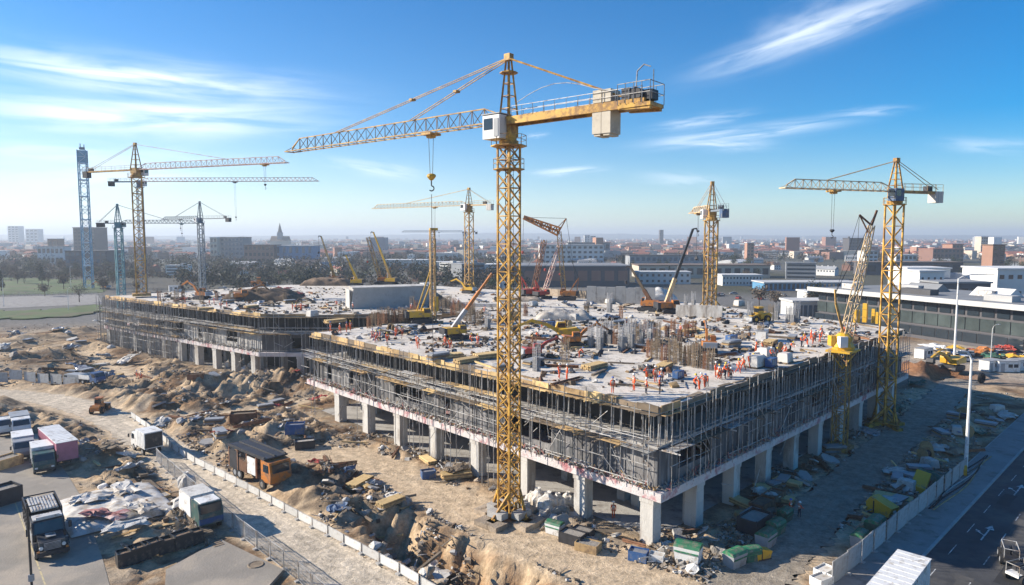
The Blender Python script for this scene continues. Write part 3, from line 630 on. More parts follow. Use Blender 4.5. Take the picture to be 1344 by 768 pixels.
def tri_truss(mb, A_, B_, w, h, panel, rc, rd, mi=0, md=None, end=.35):
    A_, B_ = V3(A_), V3(B_); d = B_ - A_; L_ = d.length; x, y = perp(d); d.normalize(); n = max(4, round(L_ / panel)); md = mi if md is None else md
    def lo(i, s): return A_ + d * (L_ * i / n) + y * (s * w / 2)
    def top(i): f = 1 if .5 < i < n - 1.2 else (end if i > n / 2 else .6); return A_ + d * (L_ * i / n) + x * (h * f)
    for s in (-1, 1): mb.bar(lo(0, s), lo(n, s), rc, rc, mi)
    ms = [i + .5 for i in range(n)]
    for a, b in zip(ms, ms[1:]): mb.bar(top(a), top(b), rc, rc, mi)
    for i in range(n):
        for s in (-1, 1): mb.bar(lo(i, s), top(i + .5), rd, rd, md); mb.bar(top(i + .5), lo(i + 1, s), rd, rd, md)
        mb.bar(lo(i, -1), lo(i, 1), rd, rd, md); mb.bar(lo(i, -1), lo(i + 1, 1), rd * .8, rd * .8, md)
    mb.bar(lo(n, -1), lo(n, 1), rc, rc, mi); mb.bar(lo(0, 0), top(.5), rd, rd, md)
    return mb, (lambda t: A_ + d * (L_ * t) + x * h), (lambda t: A_ + d * (L_ * t))
def crane(label, base, zs, mw, jd, jl, cjl, ap, mast='crane_yellow', jib='crane_yellow', cj='crane_yellow', tilt=0.0, panel=None, mang=R(45), trol=.35, drop=6, cab='crane_white', big=False, legs='feet', jw=1.3, jh=1.4, cw='concrete_pale', cwn=3, apex=True, grp='tower cranes of the building site', thick=1.0, cabside=1, md=None):
    base = V3(base); root = empty('tower_crane', base); tag(root, label, 'tower crane', grp)
    B = lambda mb, n, m_, par=None: mb.build(n, m_, par or root)
    jd = Vector((jd[0], jd[1], 0)).normalized(); jn = Vector((-jd.y, jd.x, 0)); rz = math.atan2(jd.y, jd.x); top = base + Vector((0, 0, zs)); panel = panel or mw * .95
    Z = lambda z: Vector((0, 0, z))
    B(truss(MB(), base + Z(.6), top, mw, panel, .11 * mw * thick, .06 * mw * thick, mang, cross=big), 'mast', mast)
    if big:
        mb = MB(); e = Vector((math.cos(mang), math.sin(mang), 0)) * mw * .3; s_ = Vector((-math.sin(mang), math.cos(mang), 0)) * .22
        for q in (-1, 1): mb.bar(base + e + s_ * q + Z(.6), top + e + s_ * q, .05)
        for k in range(int((zs - 1) / .6)): mb.bar(base + e - s_ + Z(.8 + k * .6), base + e + s_ + Z(.8 + k * .6), .035)
        B(mb, 'ladder', 'dark_steel'); B(MB().tube(base - e + Z(.6), top - e, .05, 5), 'power_cable', 'rubber')
    mb = MB(); x, y = Vector((math.cos(mang), math.sin(mang), 0)), Vector((-math.sin(mang), math.cos(mang), 0))
    if legs == 'feet':
        for a in (x, y):
            mb.bar(base - a * mw * 1.55 + Z(.35), base + a * mw * 1.55 + Z(.35), .55, .6)
        for s, t in ((1, 1), (1, -1), (-1, 1), (-1, -1)):
            c = base + x * s * mw / 2 + y * t * mw / 2; mb.bar(c + Z(3.2), base + (x * s if s == t else y * t) * mw * 1.5 + Z(.6), .28)
            mb.box(base + (x * s if s == t else y * t) * mw * 1.55 + Z(.2), (1.1, 1.1, .5), mang)
    else: mb.box(base + Z(.35), (mw * 1.9, mw * 1.9, .7), mang)
    if big:
        for a, b in ((x, y), (y, x)):
            for s in (-1, 1): MB().box(base + a * s * mw * 1.75 + Z(.1), (1.9, 3.4, .7) if a is x else (3.4, 1.9, .7), mang).build('footing', 'rock_tan', root); MB().box(base + a * s * mw * 1.1 + Z(.95), (1.1, 2.2, .7) if a is x else (2.2, 1.1, .7), mang).build('ballast', 'concrete', root)
    B(mb, 'base_frame', 'rock_brown' if False else mast)
    # climbing collar, platform with railings, slewing ring
    def platform(z, r, nm):
        mb = MB(); mb.lathe(top + Z(z), [(mw * .4, 0), (r, .0), (r, .12), (mw * .4, .12)], 8); p = B(mb, nm, mast)
        mb = MB()
        for i in range(8):
            t = 2 * math.pi * i / 8; u = 2 * math.pi * (i + 1) / 8; a = top + Vector((r * .96 * math.cos(t), r * .96 * math.sin(t), z + .1)); b = top + Vector((r * .96 * math.cos(u), r * .96 * math.sin(u), z + .1))
            mb.bar(a, a + Z(1.1), .06); mb.bar(a + Z(1.1), b + Z(1.1), .05); mb.bar(a + Z(.6), b + Z(.6), .04)
        B(mb, 'railing', mast, p)
    if big: platform(-2.6, mw * 1.0, 'platform'); platform(-.1, mw * 1.15, 'platform')
    else: platform(-.2, mw * .95, 'platform')
    B(MB().lathe(top, [(mw * .2, 0), (mw * .62, 0), (mw * .62, .5), (mw * .5, .55), (mw * .5, 1.0), (mw * .2, 1.0)], 14), 'slewing_ring', mast)
    jz = 2.6 if big else 2.0; J = top + Z(jz)
    mb = MB(); mb.box(top + Z(1.0 + (jz - .6) / 2), (mw * .9, mw * .8, jz - .4), rz); B(mb, 'turntable', mast)
    # cab
    cs = mw * .5; cc = top + jd * mw * .55 + jn * cabside * (mw * .55) + Z(1.9 if big else 1.4); s = 1.25 if big else 1.0
    c = B(MB().box(cc, (1.9 * s, 1.5 * s, 2.0 * s), rz), 'cab', cab)
    mb = MB()
    mb.box(cc + jd * (.955 * s) + Z(.3 * s), (.05, 1.2 * s, 1.1 * s), rz); mb.box(cc + jn * cabside * (.755 * s) + Z(.25 * s) + jd * .3 * s, (1.0 * s, .05, .95 * s), rz); mb.box(cc - jn * cabside * (.755 * s) + Z(.25 * s) + jd * .2 * s, (.9 * s, .05, .8 * s), rz)
    B(mb, 'window', 'glass_dark', c)
    if big:
        B(MB().box(cc - jn * cabside * (.775 * s) - jd * .62 * s - Z(.1), (.62, .05, 1.9), rz), 'door', 'grey_paint', c); B(MB().box(cc + jd * (.97 * s) - Z(.78 * s), (.05, 1.3, .4), rz), 'vent', 'grey_paint', c); B(MB().box(cc + jn * cabside * (.775 * s) - jd * .6 * s - Z(.1), (.6, .05, 1.9), rz), 'side_panel', 'grey_paint', c); B(MB().box(cc + Z(1.05 * s + .06), (1.9 * s + .2, 1.5 * s + .2, .1), rz), 'roof', 'grey_paint', c)
    # jib
    tipz = jl * tilt; J0 = J + jd * mw * .4; J1 = J + jd * jl + Z(tipz)
    tm, tp, lo = tri_truss(MB(), J0, J1, jw, jh, jw * 1.25, .13 * thick, .07 * thick, 0, 0)
    B(tm, 'jib', jib)
    # apex frame and stays
    cjb = J - jd * cjl
    if apex:
        mb = MB(); T = J + Z(ap); f = mw * .42
        for s1 in (-1, 1):
            for s2 in (-1, 1): mb.bar(J + jd * s1 * f + jn * s2 * f, T + jd * s1 * .18 + jn * s2 * .18, .17 * thick * (1.2 if big else 1))
        for k in range(1, 5):
            q = k / 5; g = f * (1 - q) + .18 * q; c0 = J + Z(ap * q)
            for s1 in (-1, 1): mb.bar(c0 + jd * g + jn * s1 * g, c0 - jd * g + jn * s1 * g, .08 * thick); mb.bar(c0 + jn * g + jd * s1 * g, c0 - jn * g + jd * s1 * g, .08 * thick)
        mb.box(T + Z(.1), (.8, .7, .7), rz)
        if big: mb.lathe(T + Z(-1.6), [(.3, 0), (1.0, 0), (1.0, .1), (.3, .1)], 8)
        B(mb, 'tower_head', mast)
        for t in ((.36, .72) if big else (.62,)):
            for s1 in (-.22, .22): B(MB().tube(T + jn * s1, tp(t) + jn * s1, .05 * thick if not big else .06, 5), 'stay_rod', jib)
            if big: MB().box((T + tp(t)) / 2, (.5, .7, .25), rz).build('stay_joint', jib, root)
        for s1 in (-.5, .5): B(MB().tube(T + jn * s1 * .5, cjb + jd * cjl * .12 + jn * s1 + Z(.5), .05 * thick if not big else .09, 5), 'stay_rod', cj)
    # counter-jib
    mb = MB()
    if big:
        for s1 in (-.85, .85): mb.bar(J - jd * mw * .3 + jn * s1 - Z(.1), cjb + jn * s1 - Z(.1), .32, .75)
        for k in range(9): p = J - jd * (cjl * (k + .7) / 9); mb.bar(p + jn * .85, p - jn * .85, .2)
        mb.box((J + cjb) / 2 + Z(.3), (cjl - .6, 1.9, .08), rz)
    else:
        for s1 in (-.5, .5): mb.bar(J + jn * s1, cjb + jn * s1, .22, .42)
        for k in range(6): p = J - jd * (cjl * (k + .6) / 6); mb.bar(p + jn * .5, p - jn * .5, .12)
    g = B(mb, 'counter_jib', cj)
    mb = MB()
    for s1 in (-1.0, 1.0) if big else (-.6, .6):
        m_ = 12 if big else 6
        for k in range(m_): p = J - jd * (1.2 + (cjl - 1.4) * k / (m_ - 1)) + jn * s1; mb.bar(p + Z(.2), p + Z(1.35), .05)
        mb.bar(J - jd * 1.2 + jn * s1 + Z(1.35), cjb + jd * .2 + jn * s1 + Z(1.35), .05); mb.bar(J - jd * 1.2 + jn * s1 + Z(.8), cjb + jd * .2 + jn * s1 + Z(.8), .04)
    B(mb, 'railing', 'galv' if big else cj, g)
    if big:
        for k in range(2): c0 = cjb + jd * (4.1 + k * 1.05); B(MB().box(c0 - Z(1.35), (1.0, 1.9, 2.4), rz).box(c0 + Z(1.0), (.95, 1.8, 1.2), rz).box(c0 - Z(2.65), (.7, 1.7, .2), rz), 'counterweight', cw)
        mb = MB(); mb.box(cjb + jd * .9 + Z(-.35), (3.4, 2.6, .35), rz); mb.bar(cjb + jd * 2.6 + jn - Z(.3), cjb - jd * .7 + jn * 1 - Z(.5), .4, .6); mb.bar(cjb + jd * 2.6 - jn - Z(.3), cjb - jd * .7 - jn - Z(.5), .4, .6)
        B(mb, 'machinery_deck', cj)
        mb = MB(); mb.tube(cjb + jd * 1.0 + jn * .9 + Z(.75), cjb + jd * 1.0 - jn * .9 + Z(.75), .6, 12); mb.box(cjb + jd * 2.1 + Z(.8), (.9, 1.5, 1.2), rz); mb.box(cjb - jd * .2 + Z(.6), (.8, 1.2, .9), rz); B(mb, 'winch', 'dark_steel')
        mb = MB()
        for s1 in (-1.35, 1.35):
            for k in range(5): p = cjb + jd * (2.6 - .85 * k) + jn * s1 - Z(.2); mb.bar(p, p + Z(1.9), .06)
            for zz in (.9, 1.9): mb.bar(cjb + jd * 2.6 + jn * s1 + Z(zz - .2), cjb - jd * .8 + jn * s1 + Z(zz - .2), .06)
        for zz in (.9, 1.9): mb.bar(cjb - jd * .8 + jn * 1.35 + Z(zz - .2), cjb - jd * .8 - jn * 1.35 + Z(zz - .2), .06)
        mb.path([cjb + jd * 1.4 + Z(1.5), cjb + jd * 1.3 + Z(3.0), cjb + jd * .6 + Z(3.5), cjb - jd * .1 + Z(3.2)], .06); mb.bar(cjb - jd * .4 + Z(1), cjb - jd * .4 + Z(2.9), .08)
        B(mb, 'deck_railing', 'galv')
        mb = MB()                                                            # hoop-topped cage rails along the walkway
        pts = [J - jd * (2 + 1.6 * k) + jn * 1.0 + Z(1.4 + 1.5 * math.sin(math.pi * min(1, (k + .4) / 7))) for k in range(8)]; mb.path(pts, .035)
        B(mb, 'cage_rail', 'galv')
    else:
        for k in range(cwn): B(MB().box(cjb + jd * (.5 + k * .62) - Z(.75), (.55, 1.5, 1.9), rz), 'counterweight', cw)
        B(MB().box(cjb + jd * (1.2 + cwn * .62) + Z(.6), (1.1, .9, .9), rz), 'winch', 'dark_steel')
    # trolley, ropes and hook
    p = lo(trol) - Z(.25); tr = B(MB().box(p, (1.6, jw + .3, .25), rz).box(p - Z(.25), (.9, .7, .35), rz), 'trolley', mast)
    for s1 in (-.35, .35): B(MB().tube(p + jd * s1 * (1.2 if big else .8) - Z(.2), p + jd * s1 * .6 - Z(drop), .03 * thick if big else .025 * thick, 4), 'hoist_rope', 'dark_steel')
    k = .9 if big else .6; hp = p - Z(drop)
    mb = MB(); mb.lathe(hp - Z(.9 * k), [(.0, 0), (.25 * k, .1), (.62 * k, .55 * k), (.6 * k, .8 * k), (.35 * k, .95 * k), (0, .95 * k)], 10); h = B(mb, 'hook_block', 'yellow_paint' if big else 'dark_steel')
    pts = [hp - Z(.9 * k), hp - Z(1.5 * k)] + [hp - Z(1.9 * k) + Vector((.35 * k * math.sin(t), 0, .35 * k * math.cos(t))) for t in (0, .8, 1.6, 2.4, 3.2, 4.)]
    B(MB().path(pts, .09 * k, 6), 'hook', 'dark_steel', h)
    return root, p, hp
mainb = gp(668, 680); mainb.z = .1
mroot, mtp, mhp = crane('tall yellow tower crane in front, its splayed base standing beside the facade', mainb, 41.7, 1.72, (-.77, .64), 42.5, 17.0, 6.7, big=True, jib='crane_yellow_b', trol=.275, drop=4.7, jw=1.5, jh=1.75, panel=1.5, mang=R(48), cw='rock_cream', cabside=1, thick=1.0)
MB().tube(mhp - Vector((0, 0, 2.4)), mhp - Vector((0, 0, 26)), .035, 5).build('tag_line', 'dark_steel', mroot)
crane('yellow tower crane on the left wing, long pinkish lattice jib reaching right', A(186, 388, 197), 34.0, 2.5, (.93, -.36), 53, 21, 7.2, jib='crane_redwhite', mast='crane_yellow_b', cj='crane_yellow_b', legs='box', trol=.86, drop=5, jw=1.5, jh=1.7, thick=1.25, cab='crane_white', cw='dark_steel', mang=R(30))
p = G(192, 418); p = Vector((A(190, 400, 262).x, 262, 0))
crane('thin grey crane behind the left yellow crane, jib hanging a hook over the skyline', p, 50.6, 1.8, (1, -.04), 69, 12, 5, mast='crane_grey', jib='crane_redwhite', cj='crane_grey', trol=.53, drop=13, apex=False, cw='dark_steel', thick=1.2)
p = Vector((A(160, 400, 300).x, 300, 0))
crane('dark teal tower crane at far left with blocky counterweights', p, 35.6, 2.6, (.995, .1), 33, 9, 8.0, mast='crane_teal', jib='crane_grey', cj='crane_grey', cab='crane_teal', cw='dark_steel', cwn=5, thick=1.5, trol=.8, drop=4)
p = Vector((A(267, 400, 330).x, 330, 0))
crane('dark grey tower crane with its counter-jib towards the hanging hook', p, 38.3, 2.2, (-.86, .5), 30, 22, 8.0, mast='crane_grey', jib='crane_grey', cj='crane_grey', cw='dark_steel', cwn=4, thick=1.5, trol=.5, drop=4, cab='crane_white')
crane('slender yellow-masted crane left of the main mast, pale jib pointing left', A(616, 381, 214), 24.5, 1.9, (-.8, .6), 44, 9.5, 5.0, mast='crane_yellow_b', jib='crane_cream', cj='crane_cream', trol=.32, drop=7, thick=1.15, cab='crane_white')
p = Vector((A(611, 400, 600).x, 600, 0))
crane('tiny distant crane on the skyline with a low dark counterweight', p, 33.5, 2.4, (-1, .05), 56, 11, 3, mast='crane_grey', jib='crane_grey', cj='crane_grey', apex=False, thick=1.6, cw='dark_steel', trol=.4, drop=3)
crane('yellow tower crane seen end-on with blue and white boxes under its short arm', A(931, 408, 155), 20.6, 2.1, (-.05, 1.0), 15, 9.0, 6.2, mast='crane_yellow_b', jib='crane_cream', cj='crane_grey', cw='tarp_blue', thick=1.2, cab='crane_white', mang=R(10), trol=.6, drop=4)
p = G(1153, 556); p.z = .1
crane('yellow tower crane at right end, pale jib pointing left over the deck', Vector((63.0, 113.2, 0.1)), 37.2, 1.9, (-.93, -.36), 23.5, 10.5, 5.0, mast='crane_yellow', jib='crane_cream', cj='crane_yellow_b', trol=.55, drop=6, thick=1.1, cab='tarp_blue', mang=R(12))
# blue lattice tower beyond the left crane
p = Vector((A(118, 400, 420).x, 420, 0)); tw = empty('lattice_tower', p); tag(tw, 'tall blue-white lattice tower without jib at far left', 'lattice tower')
mb = MB(); truss(mb, p, p + Vector((0, 0, 84)), 4.4, 4.0, .55, .26, R(20), md=1); mb.build('tower_frame', ['tower_blue', 'tower_white'], tw)
mb = MB()
for z in (14, 28, 42, 56, 66, 76): mb.box(p + Vector((0, 0, z)), (4.9, 4.9, .7), R(20))
mb.build('landing', 'tower_white', tw); MB().box(p + Vector((0, 0, 80)), (4.0, 4.0, 7.5), R(20)).build('hoist_cage', 'tower_blue', tw); MB().box(p + Vector((0, 0, 85)), (2.6, 2.6, 1.4), R(20)).bar(p + Vector((-1, 0, 85)), p + Vector((-1, 0, 88)), .35).bar(p + Vector((1.3, 0, 85)), p + Vector((1.3, 0, 87.4)), .35).build('tower_cap', 'crane_grey', tw)
# luffing crane on a lattice tower against the right facade
lb = Vector((49.2, 100.4, .1)); lf = empty('luffing_crane', lb); tag(lf, 'yellow luffing crane whose lattice boom leans right from the dark facade', 'luffing crane', 'tower cranes of the building site')
truss(MB(), lb, lb + Vector((0, 0, 14.8)), 1.7, 1.5, .17, .1, R(45)).build('mast', 'crane_yellow_b', lf)
MB().box(lb + Vector((0, 0, .3)), (3.2, 3.2, .6), R(45)).build('base_frame', 'crane_yellow_b', lf)
t = lb + Vector((0, 0, 14.8)); MB().box(t + Vector((0, 0, .2)), (4.6, 3.4, .3), R(45)).bar(t + Vector((-2, 0, 0)), t + Vector((0, 0, -2.6)), .16).bar(t + Vector((2, 0, 0)), t + Vector((0, 0, -2.6)), .16).build('platform', 'yellow_paint', lf)
MB().lathe(t + Vector((0, 0, .3)), [(.4, 0), (1.5, 0), (1.6, .5), (1.2, 1.2), (1.3, 1.9), (.7, 2.5), (0, 2.5)], 10).box(t + Vector((-1.2, .4, 1.6)), (1.4, 1.2, 1.5)).build('slewing_house', 'yellow_paint', lf)
MB().box(t + Vector((-.6, -1.0, 1.6)), (1.1, 1.0, 1.6)).build('cab', 'crane_white', lf)
b0 = t + Vector((.3, 0, 1.6)); b1 = A(1144, 296, 101.5)
truss(MB(), b0, b1, 1.5, 1.5, .13, .07, 0, h=1.3, w2=.7).build('boom', 'crane_cream', lf)
q = A(1126, 300, 101); q2 = A(1136, 284, 101.5)
MB().bar(b0, A(1097, 398, 100.6), .3).bar(A(1097, 398, 100.6), A(1096, 380, 100.6), .22).build('mast_strut', 'crane_yellow_b', lf)
MB().bar(b1, A(1151, 276, 101.5), .25).bar(b1, A(1128, 282, 101.5), .22).bar(A(1128, 282, 101.5), A(1140, 306, 101.5), .16).build('boom_head', 'rust', lf)
MB().tube(A(1151, 276, 101.5), A(1097, 384, 100.6), .05, 4).tube(A(1128, 282, 101.5), A(1097, 384, 100.6), .04, 4).build('luffing_rope', 'dark_steel', lf)
MB().tube(A(1128, 282, 101.5), A(1124, 352, 101.5), .035, 4).build('hoist_rope', 'dark_steel', lf)
# ------------------------------------------------------------------ site machines (built at the origin facing +x)
def excavator(col, boom=(40, -60), arm=None, sc=1.0, house_col=None):
    r = empty('excavator')
    for s in (-1.15, 1.15): MB().extr([(-2.0, .35), (-1.7, .0), (1.7, 0), (2.0, .35), (1.9, .75), (1.6, .9), (-1.6, .9), (-1.9, .75)], -.3, .3, 0, Matrix.Translation((0, s, 0)) @ Matrix.Rotation(R(-90), 4, 'Z')).build('track', 'dark_steel', r)
    MB().box((0, 0, .75), (2.2, 1.8, .5)).lathe((0, 0, 1.0), [(0, 0), (.8, 0), (.8, .25), (0, .25)], 12).build('undercarriage', 'dark_steel', r)
    h = MB().extr([(-2.3, 1.2), (1.2, 1.2), (1.2, 2.0), (-1.9, 2.35), (-2.4, 2.0)], -1.3, 1.3, 0, Matrix.Rotation(R(-90), 4, 'Z')).build('house', col, r)
    MB().extr([(-2.75, 1.15), (-2.0, 1.15), (-2.0, 2.2), (-2.6, 2.1)], -1.28, 1.28, 0, Matrix.Rotation(R(-90), 4, 'Z')).build('counterweight', house_col or 'grey_paint', r)
    c = MB().extr([(-.3, 1.3), (1.35, 1.3), (1.45, 2.2), (1.1, 3.1), (-.3, 3.1)], .3, 1.28, 0, Matrix.Rotation(R(-90), 4, 'Z') @ Matrix.Diagonal((-1, 1, 1, 1)) if False else Matrix.Rotation(R(-90), 4, 'Z')).build('cab', col, r)
    MB().box((.45, -.8, 2.55), (1.3, 1.02, .7)).build('window', 'glass_dark', c)
    a0 = Vector((.9, .25, 1.6)); t1, t2 = R(boom[0]), R(boom[0] + boom[1]); k = a0 + Vector((math.cos(t1) * 2.6, 0, math.sin(t1) * 2.6)); a1 = k + Vector((math.cos(t1 * .55) * 2.6, 0, math.sin(t1 * .55) * 2.6))
    MB().bar(a0, k, .42, .6, up=(0, 0, 1)).bar(k, a1, .4, .5).build('boom', col, r)
    a2 = a1 + Vector((math.cos(t2) * 2.6, 0, math.sin(t2) * 2.6)); MB().bar(a1 - (a2 - a1) * .15, a2, .32, .4).build('stick', col, r)
    MB().tube(a0 + Vector((.4, 0, -.2)), k, .1, 6).tube(k + Vector((0, 0, .4)), a1 + (a1 - a2) * .12, .08, 6).build('hydraulic_cylinder', 'steel', r)
    MB().extr([(-.1, .2), (.6, .1), (.75, -.5), (.35, -.9), (-.3, -.75)], -.55, .55, 0, Matrix.Translation(a2 + Vector((0, 0, -.1))) @ Matrix.Rotation(R(-90), 4, 'Z')).build('bucket', 'dark_steel', r)
    return r
def crawler(r, col, L_=4.6):
    for s in (-1.7, 1.7): MB().extr([(-L_ / 2, .45), (-L_ / 2 + .4, 0), (L_ / 2 - .4, 0), (L_ / 2, .45), (L_ / 2 - .2, .95), (-L_ / 2 + .2, .95)], -.4, .4, 0, Matrix.Translation((0, s, 0)) @ Matrix.Rotation(R(-90), 4, 'Z')).build('track', 'dark_steel', r)
    MB().box((0, 0, .8), (2.4, 2.8, .5)).lathe((0, 0, 1.0), [(0, 0), (1, 0), (1, .3), (0, .3)], 12).build('undercarriage', 'dark_steel', r)
    MB().extr([(-3.0, 1.3), (1.6, 1.3), (1.6, 2.0), (.6, 2.6), (-2.6, 2.6), (-3.1, 2.1)], -1.35, 1.35, 0, Matrix.Rotation(R(-90), 4, 'Z')).build('house', col, r)
    MB().box((-2.9, 0, 1.9), (.7, 2.9, 1.3)).build('counterweight', 'dark_steel', r)
    c = MB().extr([(.3, 1.35), (1.9, 1.35), (2.0, 2.3), (1.6, 3.1), (.3, 3.1)], -.5, .5, 0, Matrix.Translation((0, -1.05, 0)) @ Matrix.Rotation(R(-90), 4, 'Z')).build('cab', col, r)
    MB().box((1.1, -1.05, 2.55), (1.3, 1.04, .75)).build('window', 'glass_dark', c)
def telescopic(col, ang, length, boomcol=None, secs=(1, .75, .55), tipcol=None):
    r = empty('mobile_crane'); crawler(r, col); d = Vector((math.cos(R(ang)), 0, math.sin(R(ang)))); p = Vector((-.6, .3, 2.3)); bc = boomcol or col
    for i, w in enumerate(secs):
        q = p + d * (length / len(secs)); MB().bar(p - d * (.4 if i else 0), q, .75 * w, .85 * w).build('boom_section', (tipcol if tipcol and i else bc), r); p = q
    MB().bar(p, p + Vector((.9, 0, .15)), .3).bar(p + Vector((.9, 0, .15)), p + Vector((1.0, 0, -.35)), .2).build('boom_head', 'dark_steel', r)
    MB().tube(Vector((.8, .3, 1.8)), Vector((-.6, .3, 2.3)) + d * length * .22, .16, 6).build('luffing_cylinder', 'steel', r)
    MB().tube(p + Vector((1.0, 0, -.3)), p + Vector((1.0, 0, -length * .35)), .04, 4).build('hoist_rope', 'dark_steel', r); MB().rock(p + Vector((1.0, 0, -length * .35 - .4)), .4, 0, 1.2).build('hook_block', 'dark_steel', r)
    return r
def lattice_crane(col, ang, length, boomcol, jiblen=0, jibang=0, jibcol=None):
    r = empty('lattice_boom_crane'); crawler(r, col, 5.2); d = Vector((math.cos(R(ang)), 0, math.sin(R(ang)))); p = Vector((.8, 0, 1.9)); q = p + d * length
    truss(MB(), p, q, 1.1, 1.2, .14, .08).build('boom', boomcol, r)
    m_ = Vector((-3.2, 0, 6.2)); MB().bar((-.8, .6, 2.4), m_, .2).bar((-.8, -.6, 2.4), m_, .2).bar((-2.8, 0, 2.4), m_, .14).build('gantry', col, r)
    MB().tube(m_, q, .05, 4).build('pendant_line', 'dark_steel', r); h = q
    if jiblen:
        j = Vector((math.cos(R(jibang)), 0, math.sin(R(jibang)))); h = q + j * jiblen; truss(MB(), q, h, 2.6, 1.3, .42, .26, h=2.2, w2=.9).bar(q, h, .5).build('fly_jib', jibcol or boomcol, r)
        s = q + Vector((-j.x * 1.6 - .5, 0, 3.6)); MB().bar(q, s, .3).bar(q + j * 1.2, s, .18).build('jib_strut', jibcol or boomcol, r); MB().tube(s, h, .05, 4).tube(s, (-2.8, 0, 2.6), .05, 4).build('jib_line', 'dark_steel', r)
    e = h + Vector((.3, 0, -length * .55)); MB().tube(h, e, .05, 4).build('hoist_rope', 'dark_steel', r); MB().lathe(e - Vector((0, 0, .8)), [(0, 0), (.35, .3), (.35, .8), (0, 1)], 8).build('hook_block', 'red_paint', r)
    return r
def rig(col, h):
    r = empty('piling_rig'); crawler(r, col); truss(MB(), (2.6, 0, .6), (2.6, 0, h), .9, 1.1, .2, .1).build('leader', 'timber', r)
    MB().bar((0, 0, 2.4), (2.4, 0, h * .45), .25).bar((-.8, 0, 2.4), (2.4, 0, h * .6), .2).build('backstay', col, r); MB().box((3.2, 0, h * .2), (.9, .9, 3.0)).build('drill_drive', col, r); MB().tube((3.2, 0, .3), (3.2, 0, h * .9), .18, 8).build('drill_rod', 'dark_steel', r)
    MB().box((2.9, 0, h), (1.6, .7, .5)).build('leader_head', col, r); return r
def loader(col):
    r = empty('wheel_loader')
    for x in (-1.4, 1.5):
        for y in (-1.05, 1.05): w = MB().tube((x, y - .25, .75), (x, y + .25, .75), .75, 14).build('wheel', 'rubber', r); MB().tube((x, y - .27, .75), (x, y + .27, .75), .35, 10).build('rim', col, w)
    MB().extr([(-2.6, .8), (0, .8), (0, 1.7), (-2.2, 2.0), (-2.7, 1.6)], -.9, .9, 0, Matrix.Rotation(R(-90), 4, 'Z')).box((1.1, 0, 1.1), (1.8, 1.1, .7)).build('body', col, r)
    c = MB().box((-.1, 0, 2.4), (1.4, 1.4, 1.5), taper=.85).build('cab', col, r); MB().box((-.1, 0, 2.5), (1.42, 1.32, .8), taper=.95).build('window', 'glass_dark', c); MB().box((-.1, 0, 3.2), (1.5, 1.5, .12)).build('roof', col, c)
    for y in (-.6, .6): MB().bar((.6, y, 1.7), (2.6, y, 1.0), .18, .3).build('arm', col, r)
    MB().extr([(2.4, .2), (3.5, .1), (3.4, .3), (2.7, .5), (2.6, 1.1), (2.9, 1.5), (2.5, 1.4)], -1.25, 1.25, 0, Matrix.Rotation(R(-90), 4, 'Z')).build('bucket', 'grey_paint', r)
    return r
def put(root, loc, rz, label, cat, group=None, sc=1):
    root.location = loc; root.rotation_euler = (0, 0, R(rz)); root.scale = (sc, sc, sc); return tag(root, label, cat, group)
gd = lambda px, py: G(px, py, DECK)
GM = 'site machines working on the deck'
put(lattice_crane('red_paint', 76, 15, 'rust'), gd(697, 391), 30, 'red crawler crane with a rusty lattice boom right of the main mast', 'crawler crane', GM)
put(lattice_crane('orange_paint', 85, 17, 'crane_yellow_b', 10.5, 22, 'orange_paint'), gd(744, 394), 172, 'orange crawler crane with a crooked bright orange fly jib on top', 'crawler crane', GM)
put(lattice_crane('red_paint', 66, 17, 'crane_redwhite'), gd(712, 392), 40, 'pale lattice boom crane leaning beside the red crawler crane', 'crawler crane', GM, .85)
put(telescopic('yellow_paint', 66, 9.5), gd(467, 376), 178, 'short yellow telescopic crane at the left end of the concrete ramp wall', 'mobile crane', GM)
put(telescopic('yellow_paint', 68, 18, 'crane_yellow_b', tipcol='yellow_paint'), gd(512, 374), 165, 'yellow telescopic crane with a long yellow boom over the ramp wall', 'mobile crane', GM)
put(lattice_crane('orange_paint', 74, 16, 'crane_yellow_b'), gd(502, 373), 175, 'yellow lattice boom crane behind the concrete ramp wall', 'crawler crane', GM)
put(telescopic('orange_paint', 72, 16, 'crane_yellow_b', tipcol='timber'), gd(438, 372), 175, 'tan-yellow telescopic crane left of the ramp wall', 'mobile crane', GM)
put(rig('yellow_paint', 19), gd(552, 424), 20, 'tall brown piling rig with a yellow body before the ramp wall', 'piling rig', GM)
put(telescopic('orange_paint', 58, 9.5, 'rust', tipcol='timber_old'), gd(851, 408), 155, 'orange crane on the left of the twin pair, boom leaning left', 'mobile crane', GM, 1.0)
put(telescopic('orange_paint', 70, 18, 'crane_cream', tipcol='black_paint'), gd(878, 411), 10, 'orange crane on the right of the twin pair, black boom tip up', 'mobile crane', GM, 1.0)
put(telescopic('yellow_paint', 50, 15, 'steel', tipcol='orange_paint'), gd(598, 445), 30, 'yellow crawler crane with a silver boom tipped orange behind the main mast', 'mobile crane', GM, .8)
put(excavator('yellow_paint', (28, -50)), gd(741, 447), 185, 'yellow excavator on the deck right of the main mast', 'excavator', GM)
put(excavator('orange_paint', (45, -75)), gd(752, 455), 8, 'orange excavator with blue bits parked next to the yellow excavator', 'excavator', GM, .8)
put(loader('yellow_paint'), gd(995, 423), 200, 'big yellow loader beside the tall grey starter columns', 'wheel loader', GM, 1.0)
put(excavator('orange_paint', (62, -70)), gd(930, 462), 80, 'rust-orange excavator with a raised arm left of the front workers', 'excavator', GM, .8)
put(excavator('yellow_paint', (50, -70)), gd(615, 385), 150, 'small yellow excavator at the foot of the slender left crane', 'excavator', GM, .9)
put(excavator('orange_paint', (40, -80)), gd(318, 395), 30, 'orange excavator on the left wing deck near the dark heap', 'excavator', GM)
